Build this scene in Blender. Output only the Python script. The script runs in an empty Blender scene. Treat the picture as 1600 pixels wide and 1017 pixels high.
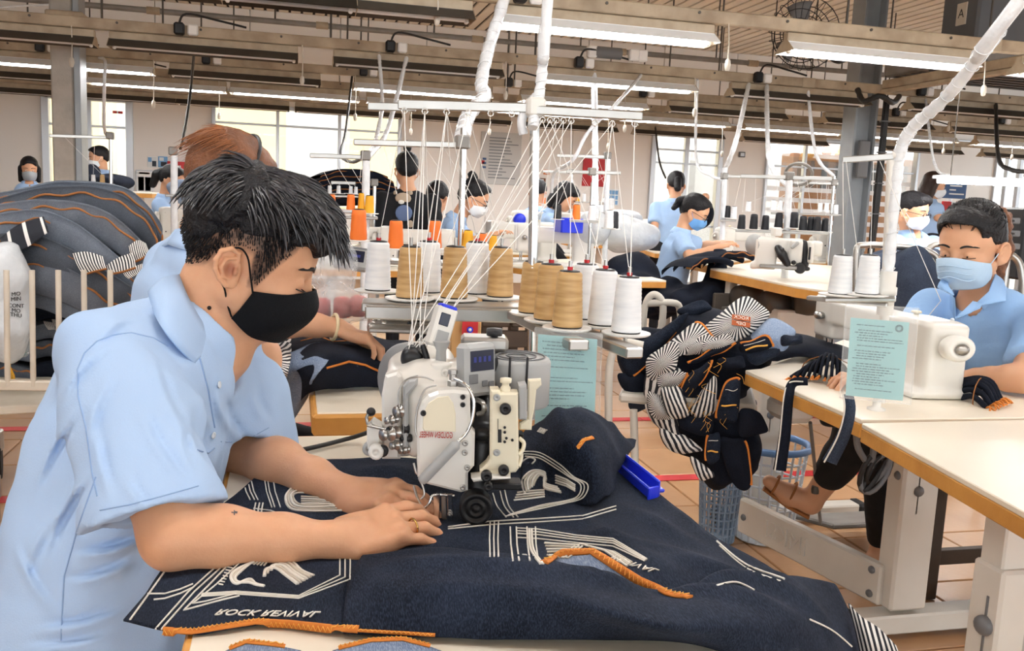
import bpy, math, random
import numpy as np
import openvdb as vdb
from mathutils import Matrix, Vector
from mathutils.bvhtree import BVHTree
random.seed(7)
SC = bpy.context.scene
COL = SC.collection
PI = math.pi
R = math.radians

# ---------------------------------------------------------------- camera
F_PX, CX, CY = 1400.0, 800.0, 508.5
CAM = np.array([0.0, 0.0, 1.25])
_y, _p, _r = R(13.9), R(8.05), R(2.58)
FW = np.array([math.sin(_y)*math.cos(_p), math.cos(_y)*math.cos(_p), -math.sin(_p)])
_r0 = np.array([math.cos(_y), -math.sin(_y), 0.0])
_u0 = np.cross(_r0, FW)
RT = _r0*math.cos(_r) + _u0*math.sin(_r)
UP = _u0*math.cos(_r) - _r0*math.sin(_r)
cam = bpy.data.cameras.new('camera')
cam.sensor_width = 36.0
cam.lens = F_PX*36.0/1600.0
cam.clip_start = 0.05
cam.clip_end = 200
camo = bpy.data.objects.new('camera', cam)
COL.objects.link(camo)
camo.matrix_world = Matrix(((RT[0], UP[0], -FW[0], CAM[0]), (RT[1], UP[1], -FW[1], CAM[1]), (RT[2], UP[2], -FW[2], CAM[2]), (0, 0, 0, 1)))
SC.camera = camo

# ---------------------------------------------------------------- world, exposure
w = bpy.data.worlds.new('world'); SC.world = w; w.use_nodes = True
bg = w.node_tree.nodes['Background']
bg.inputs[0].default_value = (0.93, 0.97, 1.0, 1); bg.inputs[1].default_value = 1.9
SC.view_settings.view_transform = 'Standard'
SC.view_settings.look = 'None'
SC.view_settings.gamma = 1
SC.view_settings.use_curve_mapping = False
SC.view_settings.exposure = 0.98
SC.cycles.use_denoising = True
SC.cycles.max_bounces = 8
SC.cycles.diffuse_bounces = 4
SC.cycles.sample_clamp_indirect = 6
TUBE_STRENGTH = 46.0

# ---------------------------------------------------------------- placing
def ray(x, y): return FW + RT*(x-CX)/F_PX - UP*(y-CY)/F_PX
def PD(x, y, d): return CAM + ray(x, y)*d
def PZ(x, y, z):
    v = ray(x, y); return CAM + v*(z-CAM[2])/v[2]
def PY(x, y, Y):
    v = ray(x, y); return CAM + v*(Y/v[1])
def PX(x, y, X):
    v = ray(x, y); return CAM + v*(X/v[0])
def px(p):
    v = np.array(p)-CAM; d = v@FW
    return CX+F_PX*(v@RT)/d, CY-F_PX*(v@UP)/d, d
def V(*a): return np.array(a, float)
def unit(v):
    v = np.array(v, float); return v/(np.linalg.norm(v)+1e-12)
def Rz(a): c, s = math.cos(a), math.sin(a); return np.array([[c, -s, 0], [s, c, 0], [0, 0, 1.]])
def Ry(a): c, s = math.cos(a), math.sin(a); return np.array([[c, 0, s], [0, 1, 0], [-s, 0, c]])
def Rx(a): c, s = math.cos(a), math.sin(a); return np.array([[1, 0, 0], [0, c, -s], [0, s, c]])
def frame(z, x=None):
    z = unit(z)
    if x is None: x = V(1, 0, 0) if abs(z[0]) < .9 else V(0, 1, 0)
    x = unit(np.array(x)-z*np.dot(x, z)); y = np.cross(z, x)
    return np.stack([x, y, z], 1)
def crom(P, n=8, closed=False):
    P = [np.array(p, float) for p in P]; out = []
    m = len(P)
    if m < 3 and not closed: 
        return [P[0]+(P[1]-P[0])*t for t in np.linspace(0, 1, n+1)]
    segs = m if closed else m-1
    for i in range(segs):
        if closed: a, b, c, d = P[(i-1) % m], P[i], P[(i+1) % m], P[(i+2) % m]
        else: a, b, c, d = P[max(i-1, 0)], P[i], P[i+1], P[min(i+2, m-1)]
        for k in range(n):
            t = k/n
            out.append(.5*((2*b)+(c-a)*t+(2*a-5*b+4*c-d)*t*t+(3*b-a-3*c+d)*t**3))
    if not closed: out.append(P[-1])
    return out

# ---------------------------------------------------------------- materials
def lin(h):
    if isinstance(h, str):
        h = h.lstrip('#'); h = [int(h[i:i+2], 16)/255 for i in (0, 2, 4)]
    return tuple((c/12.92 if c <= .04045 else ((c+.055)/1.055)**2.4) for c in h[:3])
MATS = {}
def mat(name, hexc, rough=.5, metal=0., noise=None, dark=None, bump=None, trans=0., emit=0., alpha=1., vcol=False, objrand=0., spec=.5, sheen=0., coat=0., sss=0., coord='Object', ior=1.45, stretch=None):
    """noise=(scale, amount 0..1, detail) mixes in `dark`; bump=(scale, strength)"""
    if name in MATS: return MATS[name]
    m = bpy.data.materials.new(name); m.use_nodes = True
    nt = m.node_tree; N = nt.nodes; L = nt.links; b = N['Principled BSDF']
    c = lin(hexc)
    b.inputs['Base Color'].default_value = (*c, 1)
    b.inputs['Roughness'].default_value = rough
    b.inputs['Metallic'].default_value = metal
    b.inputs['IOR'].default_value = ior
    b.inputs['Specular IOR Level'].default_value = spec
    if sheen: b.inputs['Sheen Weight'].default_value = sheen
    if coat: b.inputs['Coat Weight'].default_value = coat
    if sss:
        b.inputs['Subsurface Weight'].default_value = sss
        b.inputs['Subsurface Radius'].default_value = (.012, .005, .003); b.inputs['Subsurface Scale'].default_value = 1.0
    if trans: b.inputs['Transmission Weight'].default_value = trans
    if alpha < 1: b.inputs['Alpha'].default_value = alpha
    if emit:
        b.inputs['Emission Color'].default_value = (*c, 1); b.inputs['Emission Strength'].default_value = emit
    tc = N.new('ShaderNodeTexCoord')
    col = None
    if vcol:
        a = N.new('ShaderNodeAttribute'); a.attribute_name = 'col'; col = a.outputs['Color']
    if noise:
        nz = N.new('ShaderNodeTexNoise'); nz.inputs['Scale'].default_value = noise[0]; nz.inputs['Detail'].default_value = noise[2] if len(noise) > 2 else 4
        L.new(tc.outputs[coord], nz.inputs['Vector'])
        if stretch:
            mp = N.new('ShaderNodeMapping'); mp.inputs['Scale'].default_value = stretch; mp.inputs['Rotation'].default_value = (.12, .1, 0); L.new(tc.outputs[coord], mp.inputs['Vector']); L.new(mp.outputs[0], nz.inputs['Vector'])
        rp = N.new('ShaderNodeValToRGB'); rp.color_ramp.elements[0].position = .35; rp.color_ramp.elements[1].position = .7
        L.new(nz.outputs['Fac'], rp.inputs['Fac'])
        mu = N.new('ShaderNodeMath'); mu.operation = 'MULTIPLY'; mu.inputs[1].default_value = noise[1]; L.new(rp.outputs['Color'], mu.inputs[0])
        mx = N.new('ShaderNodeMix'); mx.data_type = 'RGBA'
        L.new(mu.outputs[0], mx.inputs['Factor'])
        if col is not None: L.new(col, mx.inputs[6])
        else: mx.inputs[6].default_value = (*c, 1)
        mx.inputs[7].default_value = (*lin(dark if dark else '#000000'), 1)
        col = mx.outputs[2]
    if objrand:
        oi = N.new('ShaderNodeObjectInfo'); mr = N.new('ShaderNodeMapRange')
        mr.inputs['To Min'].default_value = 1-objrand; mr.inputs['To Max'].default_value = 1+objrand*.6
        L.new(oi.outputs['Random'], mr.inputs['Value'])
        hs = N.new('ShaderNodeHueSaturation'); L.new(mr.outputs[0], hs.inputs['Value'])
        if col is not None: L.new(col, hs.inputs['Color'])
        else: hs.inputs['Color'].default_value = (*c, 1)
        col = hs.outputs['Color']
    if col is not None: L.new(col, b.inputs['Base Color'])
    if bump:
        nb = N.new('ShaderNodeTexNoise'); nb.inputs['Scale'].default_value = bump[0]; nb.inputs['Detail'].default_value = 3
        L.new(tc.outputs[coord], nb.inputs['Vector'])
        bp = N.new('ShaderNodeBump'); bp.inputs['Strength'].default_value = bump[1]; bp.inputs['Distance'].default_value = .01
        L.new(nb.outputs['Fac'], bp.inputs['Height']); L.new(bp.outputs['Normal'], b.inputs['Normal'])
    MATS[name] = m
    return m

def mat_stripe(name, kind, n, a='#e9e6e2', c='#1c1f28', duty=.5, wob=.0):
    """woven stripes in the cloth: 'sun' rays round the cloth's own centre (uv), 'bar' parallel bars along u"""
    m = bpy.data.materials.new(name); m.use_nodes = True
    nt = m.node_tree; N = nt.nodes; L = nt.links; b = N['Principled BSDF']; b.inputs['Roughness'].default_value = .85
    uv = N.new('ShaderNodeUVMap'); sp = N.new('ShaderNodeSeparateXYZ'); L.new(uv.outputs[0], sp.inputs[0])
    def mth(op, x, y=None):
        q = N.new('ShaderNodeMath'); q.operation = op
        for i, v in enumerate((x, y)):
            if v is None: continue
            if isinstance(v, (int, float)): q.inputs[i].default_value = v
            else: L.new(v, q.inputs[i])
        return q.outputs[0]
    if kind == 'sun':
        ang = mth('ARCTAN2', mth('SUBTRACT', sp.outputs[1], .5), mth('SUBTRACT', sp.outputs[0], .5))
        ph = mth('MULTIPLY', ang, n)
    else:
        ph = mth('MULTIPLY', sp.outputs[0], n*2*PI)
    if wob:
        nz = N.new('ShaderNodeTexNoise'); nz.inputs['Scale'].default_value = 3; L.new(uv.outputs[0], nz.inputs['Vector'])
        ph = mth('ADD', ph, mth('MULTIPLY', nz.outputs['Fac'], wob))
    f = mth('GREATER_THAN', mth('SINE', ph), (duty-.5)*2)
    mx = N.new('ShaderNodeMix'); mx.data_type = 'RGBA'; L.new(f, mx.inputs['Factor'])
    mx.inputs[6].default_value = (*lin(a), 1); mx.inputs[7].default_value = (*lin(c), 1)
    L.new(mx.outputs[2], b.inputs['Base Color'])
    MATS[name] = m
    return m

def mat_denim(name, base, light, wear=.35, scale=1.0):
    m = bpy.data.materials.new(name); m.use_nodes = True
    nt = m.node_tree; N = nt.nodes; L = nt.links; b = N['Principled BSDF']; b.inputs['Roughness'].default_value = .9
    b.inputs['Specular IOR Level'].default_value = .15
    tc = N.new('ShaderNodeTexCoord')
    mp = N.new('ShaderNodeMapping'); mp.inputs['Scale'].default_value = (900*scale, 160*scale, 300*scale); L.new(tc.outputs['Object'], mp.inputs['Vector'])
    n1 = N.new('ShaderNodeTexNoise'); n1.inputs['Scale'].default_value = 1; n1.inputs['Detail'].default_value = 2; L.new(mp.outputs[0], n1.inputs['Vector'])
    n2 = N.new('ShaderNodeTexNoise'); n2.inputs['Scale'].default_value = 9*scale; n2.inputs['Detail'].default_value = 5; L.new(tc.outputs['Object'], n2.inputs['Vector'])
    r1 = N.new('ShaderNodeValToRGB'); r1.color_ramp.elements[0].position = .42; r1.color_ramp.elements[1].position = .8; L.new(n1.outputs['Fac'], r1.inputs['Fac'])
    r2 = N.new('ShaderNodeValToRGB'); r2.color_ramp.elements[0].position = .4; r2.color_ramp.elements[1].position = .8; L.new(n2.outputs['Fac'], r2.inputs['Fac'])
    ad = N.new('ShaderNodeMath'); ad.operation = 'MULTIPLY_ADD'; L.new(r1.outputs[0], ad.inputs[0]); ad.inputs[1].default_value = wear
    mu = N.new('ShaderNodeMath'); mu.operation = 'MULTIPLY'; L.new(r2.outputs[0], mu.inputs[0]); mu.inputs[1].default_value = wear*.6; L.new(mu.outputs[0], ad.inputs[2])
    mx = N.new('ShaderNodeMix'); mx.data_type = 'RGBA'; L.new(ad.outputs[0], mx.inputs['Factor'])
    mx.inputs[6].default_value = (*lin(base), 1); mx.inputs[7].default_value = (*lin(light), 1)
    L.new(mx.outputs[2], b.inputs['Base Color'])
    bp = N.new('ShaderNodeBump'); bp.inputs['Strength'].default_value = .25; bp.inputs['Distance'].default_value = .002
    L.new(n1.outputs['Fac'], bp.inputs['Height']); L.new(bp.outputs['Normal'], b.inputs['Normal'])
    MATS[name] = m
    return m

# ---------------------------------------------------------------- mesh builder
MW = {}
def mw(o): return MW.get(o.name, Matrix.Identity(4)) if o is not None else Matrix.Identity(4)
class MB:
    def __init__(s): s.v = []; s.f = []; s.sm = []; s.mi = []; s.uv = {}; s.c = {}; s.cur = 0
    def add(s, vs, fs, smooth=False, uv=None, col=None):
        o = len(s.v); s.v.extend([tuple(map(float, p)) for p in vs])
        for f in fs:
            s.f.append([i+o for i in f]); s.sm.append(smooth); s.mi.append(s.cur)
        if uv is not None:
            for i, t in enumerate(uv): s.uv[o+i] = t
        if col is not None:
            for i, t in enumerate(col): s.c[o+i] = t
        return s
    def box(s, c, size, bev=0., Rm=None):
        h = np.array(size, float)/2; bev = min(bev, .49*2*h.min())
        if bev <= 0:
            P = [V(x, y, z)*h for x in (-1, 1) for y in (-1, 1) for z in (-1, 1)]
            Fs = [(0, 1, 3, 2), (4, 6, 7, 5), (0, 4, 5, 1), (2, 3, 7, 6), (0, 2, 6, 4), (1, 5, 7, 3)]
        else:
            P = []; idx = {}
            for x in (-1, 1):
                for y in (-1, 1):
                    for z in (-1, 1):
                        for ax in range(3):
                            q = V(x, y, z)*(h-bev); q[ax] = (x, y, z)[ax]*h[ax]
                            idx[(x, y, z, ax)] = len(P); P.append(q)
            Fs = []
            for ax in range(3):
                a, b = [(1, 2), (2, 0), (0, 1)][ax]
                for sg in (-1, 1):
                    L = []
                    for (i, j) in ((-1, -1), (1, -1), (1, 1), (-1, 1)):
                        k = [0, 0, 0]; k[ax] = sg; k[a] = i; k[b] = j; L.append(idx[(*k, ax)])
                    Fs.append(L if sg > 0 else L[::-1])
            for ax in range(3):
                a, b = [(1, 2), (2, 0), (0, 1)][ax]
                for i in (-1, 1):
                    for j in (-1, 1):
                        k0 = [0, 0, 0]; k0[a] = i; k0[b] = j; k0[ax] = -1; k1 = list(k0); k1[ax] = 1
                        L = [idx[(*k0, a)], idx[(*k1, a)], idx[(*k1, b)], idx[(*k0, b)]]
                        Fs.append(L[::-1] if i*j > 0 else L)
            for x in (-1, 1):
                for y in (-1, 1):
                    for z in (-1, 1):
                        L = [idx[(x, y, z, 0)], idx[(x, y, z, 1)], idx[(x, y, z, 2)]]
                        Fs.append(L if x*y*z > 0 else L[::-1])
        c = np.array(c, float)
        P = [c+(Rm@p if Rm is not None else p) for p in P]
        return s.add(P, Fs)
    def beam(s, p0, p1, wd, ht, bev=0., up=(0, 0, 1)):
        p0 = np.array(p0, float); p1 = np.array(p1, float); x = unit(p1-p0)
        y = unit(np.cross(up, x)); z = np.cross(x, y)
        return s.box((p0+p1)/2, (np.linalg.norm(p1-p0), wd, ht), bev, np.stack([x, y, z], 1))
    def cyl(s, p0, p1, r0, r1=None, n=16, cap=True):
        r1 = r0 if r1 is None else r1
        p0 = np.array(p0, float); p1 = np.array(p1, float); fr = frame(p1-p0)
        A = [fr[:, 0]*math.cos(2*PI*i/n)+fr[:, 1]*math.sin(2*PI*i/n) for i in range(n)]
        s.add([p0+a*r0 for a in A]+[p1+a*r1 for a in A], [(i, (i+1) % n, n+(i+1) % n, n+i) for i in range(n)], True)
        if cap:
            if r0 > 1e-6: s.add([p0+a*r0 for a in A], [tuple(range(n))[::-1]])
            if r1 > 1e-6: s.add([p1+a*r1 for a in A], [tuple(range(n))])
        return s
    def lathe(s, prof, o=(0, 0, 0), fr=None, n=24, smooth=True, cap=True, a0=0, a1=2*PI):
        o = np.array(o, float); fr = np.eye(3) if fr is None else fr
        full = abs(a1-a0-2*PI) < 1e-6
        m = n if full else n+1
        P = []
        for r, z in prof:
            for i in range(m):
                a = a0+(a1-a0)*i/n
                P.append(o+fr@V(r*math.cos(a), r*math.sin(a), z))
        Fs = []
        for k in range(len(prof)-1):
            for i in range(n):
                j = (i+1) % m
                Fs.append((k*m+i, k*m+j, (k+1)*m+j, (k+1)*m+i))
        s.add(P, Fs, smooth)
        if cap and full:
            if prof[0][0] > 1e-6: s.add(P[:m], [tuple(range(m))[::-1]])
            if prof[-1][0] > 1e-6: s.add(P[-m:], [tuple(range(m))])
        return s
    def tube(s, pts, r, n=8, closed=False, cap=True, flat=None, flatn=None):
        pts = [np.array(p, float) for p in pts]; m = len(pts)
        rs = r if hasattr(r, '__len__') else [r]*m
        T = [unit(pts[(i+1) % m]-pts[i-1]) if closed else unit(pts[min(i+1, m-1)]-pts[max(i-1, 0)]) for i in range(m)]
        fr = frame(T[0], flatn(0) if callable(flatn) else flatn); u = fr[:, 0]; P = []
        for i in range(m):
            if flatn is not None: u = np.array(flatn if not callable(flatn) else flatn(i), float)
            u = unit(u-T[i]*np.dot(u, T[i])); v = np.cross(T[i], u)
            for k in range(n):
                a = 2*PI*k/n
                P.append(pts[i]+rs[i]*((flat or 1.)*u*math.cos(a)+v*math.sin(a)))
        Fs = []
        for i in range(m if closed else m-1):
            j = (i+1) % m
            for k in range(n): Fs.append((i*n+k, i*n+(k+1) % n, j*n+(k+1) % n, j*n+k))
        s.add(P, Fs, True)
        if cap and not closed:
            s.add(P[:n], [tuple(range(n))[::-1]]); s.add(P[-n:], [tuple(range(n))])
        return s
    def ell(s, c, r, nu=16, nv=10, Rm=None):
        c = np.array(c, float); r = np.array(r if hasattr(r, '__len__') else (r, r, r), float)
        P = []
        for j in range(nv+1):
            t = PI*j/nv
            for i in range(nu):
                a = 2*PI*i/nu
                q = r*V(math.sin(t)*math.cos(a), math.sin(t)*math.sin(a), -math.cos(t))
                P.append(c+(Rm@q if Rm is not None else q))
        Fs = [(j*nu+i, j*nu+(i+1) % nu, (j+1)*nu+(i+1) % nu, (j+1)*nu+i) for j in range(nv) for i in range(nu)]
        return s.add(P, Fs, True)
    def prism(s, poly, t, fr=None, o=(0, 0, 0), smooth=False, bev=0.):
        """poly in local xy (ccw), extruded along local z by t"""
        o = np.array(o, float); fr = np.eye(3) if fr is None else fr; n = len(poly)
        def ring(z, ins):
            if not ins: return [o+fr@V(x, y, z) for x, y in poly]
            q = np.array(poly, float); out = []
            for i in range(n):
                a, b, c = q[i-1], q[i], q[(i+1) % n]
                e1 = (b-a)/(np.linalg.norm(b-a)+1e-9); e2 = (c-b)/(np.linalg.norm(c-b)+1e-9)
                nn = np.array([-e1[1]-e2[1], e1[0]+e2[0]]); nn = nn/(np.linalg.norm(nn)+1e-9)
                k = ins/max(.4, math.sqrt(max(0, (1+e1@e2)/2)))
                b2 = b+nn*k; out.append(o+fr@V(b2[0], b2[1], z))
            return out
        rings = [ring(0, bev), ring(bev, 0), ring(t-bev, 0), ring(t, bev)] if bev else [ring(0, 0), ring(t, 0)]
        P = [p for r_ in rings for p in r_]; Fs = []
        for k in range(len(rings)-1):
            for i in range(n):
                j = (i+1) % n; Fs.append((k*n+i, k*n+j, (k+1)*n+j, (k+1)*n+i))
        s.add(P, Fs, smooth)
        s.add(rings[0], [tuple(range(n))[::-1]]); s.add(rings[-1], [tuple(range(n))])
        return s
    def grid(s, P, thick=0., uvs=None):
        """P[i][j] points; thick gives it a back, so that cloth has two sides and an edge"""
        P = np.array(P, float); nu, nv = P.shape[:2]
        uv = [(i/(nu-1), j/(nv-1)) for i in range(nu) for j in range(nv)] if uvs is None else uvs
        Q = [(i*nv+j, (i+1)*nv+j, (i+1)*nv+j+1, i*nv+j+1) for i in range(nu-1) for j in range(nv-1)]
        if not thick: return s.add(P.reshape(-1, 3), Q, True, uv)
        du = np.gradient(P, axis=0); dv = np.gradient(P, axis=1); nr = np.cross(du, dv)
        nr /= (np.linalg.norm(nr, axis=2, keepdims=True)+1e-12)
        B = P-nr*thick; m = nu*nv
        Fs = Q+[tuple(m+k for k in q)[::-1] for q in Q]
        rim = [(i, 0) for i in range(nu)]+[(nu-1, j) for j in range(1, nv)]+[(i, nv-1) for i in range(nu-2, -1, -1)]+[(0, j) for j in range(nv-2, 0, -1)]
        ids = [i*nv+j for i, j in rim]; k = len(ids)
        Fs += [(ids[q], m+ids[q], m+ids[(q+1) % k], ids[(q+1) % k]) for q in range(k)]
        return s.add(np.concatenate([P.reshape(-1, 3), B.reshape(-1, 3)]), Fs, True, list(uv)+list(uv))
    def merge(s, o, M=None, off=(0, 0, 0)):
        off = np.array(off, float)
        P = [(M@np.array(p) if M is not None else np.array(p))+off for p in o.v]
        b = len(s.v); s.v.extend([tuple(p) for p in P])
        for f, sm, mi in zip(o.f, o.sm, o.mi): s.f.append([i+b for i in f]); s.sm.append(sm); s.mi.append(mi)
        for k, t in o.uv.items(): s.uv[k+b] = t
        return s
    def mesh(s, name, m, inv=None):
        me = bpy.data.meshes.new(name)
        vs = np.array(s.v, float)
        if inv is not None:
            A = np.array(inv); vs = vs@A[:3, :3].T+A[:3, 3]
        me.from_pydata(vs.tolist(), [], s.f)
        for q in (m if isinstance(m, (list, tuple)) else [m]): me.materials.append(q)
        me.polygons.foreach_set('use_smooth', s.sm)
        if any(s.mi): me.polygons.foreach_set('material_index', s.mi)
        if s.uv:
            ul = me.uv_layers.new(name='UVMap')
            li = np.empty(len(me.loops), int); me.loops.foreach_get('vertex_index', li)
            tab = np.zeros((len(s.v), 2))
            for k, t in s.uv.items(): tab[k] = t
            ul.data.foreach_set('uv', tab[li].ravel())
        if s.c:
            ca = me.color_attributes.new('col', 'FLOAT_COLOR', 'POINT'); tab = np.ones((len(s.v), 4))
            for k, t in s.c.items(): tab[k, :3] = lin(t) if isinstance(t, str) else t
            ca.data.foreach_set('color', tab.ravel())
        me.update()
        return me
    def build(s, name, m, parent=None, label=None, kind=None):
        M = mw(parent)
        o = bpy.data.objects.new(name, s.mesh(name, m, M.inverted() if parent is not None else None)); COL.objects.link(o)
        if parent is not None: o.parent = parent; MW[o.name] = M
        if label: o['label'] = label
        if kind: o['kind'] = kind
        return o
def tag(o, label=None, cat=None, group=None, kind=None):
    if label: o['label'] = label
    if cat: o['category'] = cat
    if group: o['group'] = group
    if kind: o['kind'] = kind
    return o
def thing(name, label, cat, loc=(0, 0, 0), rz=0., group=None, kind=None):
    o = bpy.data.objects.new(name, None); COL.objects.link(o); o.empty_display_size = .05
    loc = tuple(map(float, loc)); o.location = loc; o.rotation_euler = (0, 0, rz)
    MW[o.name] = Matrix.Translation(loc) @ Matrix.Rotation(rz, 4, 'Z')
    return tag(o, label, cat, group, kind)
def solo(name, mb, m, label, cat, group=None, kind=None, org=None):
    """a thing that is one mesh; its origin goes to its base"""
    vs = np.array(mb.v)
    if org is None: org = V(*(vs[:, :2].min(0)+vs[:, :2].max(0))/2, vs[:, 2].min())
    M = Matrix.Translation(tuple(org))
    o = bpy.data.objects.new(name, mb.mesh(name, m, M.inverted())); COL.objects.link(o); o.location = tuple(org); MW[o.name] = M
    return tag(o, label, cat, group, kind)
def struct(name, mb, m, parent=None):
    o = mb.build(name, m, parent)
    if parent is None: o['kind'] = 'structure'
    return o
def dup(root, loc, rz=0., label=None, group=None, scale=None, tilt=None, deep=True):
    r_ = root.copy(); COL.objects.link(r_); r_.location = tuple(map(float, loc)); r_.rotation_euler = (tilt[0], tilt[1], rz) if tilt else (0, 0, rz)
    if scale: r_.scale = (scale,)*3 if not hasattr(scale, '__len__') else scale
    if label: r_['label'] = label
    if group: r_['group'] = group
    if deep:
        for ch in KIDS.get(root.name, [c for c in root.children]):
            c = ch.copy(); COL.objects.link(c); c.parent = r_
            for g in ch.children:
                d = g.copy(); COL.objects.link(d); d.parent = c
    return r_
KIDS = {}
def place(root, loc, rz=0., scale=None, tilt=None):
    root.location = tuple(map(float, loc)); root.rotation_euler = (tilt[0], tilt[1], rz) if tilt else (0, 0, rz)
    if scale: root.scale = (scale,)*3 if not hasattr(scale, '__len__') else scale
    return root

_TXT = {}
def text_mb(txt, size, fr, o, mirror=False, depth=.0006, align='CENTER', shear=0.):
    """lettering as a thin raised mesh in the plane fr[:,0] (reading direction), fr[:,1] (up), facing fr[:,2]"""
    k = (txt, shear)
    if k not in _TXT:
        cu = bpy.data.curves.new('lettering', 'FONT'); cu.body = txt; cu.align_x = 'CENTER'; cu.align_y = 'CENTER'; cu.extrude = .02; cu.resolution_u = 3; cu.shear = shear
        ob = bpy.data.objects.new('lettering', cu); COL.objects.link(ob)
        dg = bpy.context.evaluated_depsgraph_get(); me = bpy.data.meshes.new_from_object(ob.evaluated_get(dg))
        _TXT[k] = ([tuple(v.co) for v in me.vertices], [tuple(p.vertices) for p in me.polygons])
        bpy.data.objects.remove(ob); bpy.data.curves.remove(cu); bpy.data.meshes.remove(me)
    vs, fs = _TXT[k]; o = np.array(o, float)
    mb = MB(); sx = -1 if mirror else 1
    P = [o+fr[:, 0]*x*size*sx+fr[:, 1]*y*size+fr[:, 2]*(z/.02*depth/2+depth/2) for x, y, z in vs]
    mb.add(P, [f[::-1] for f in fs] if mirror else fs)
    return mb

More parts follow.
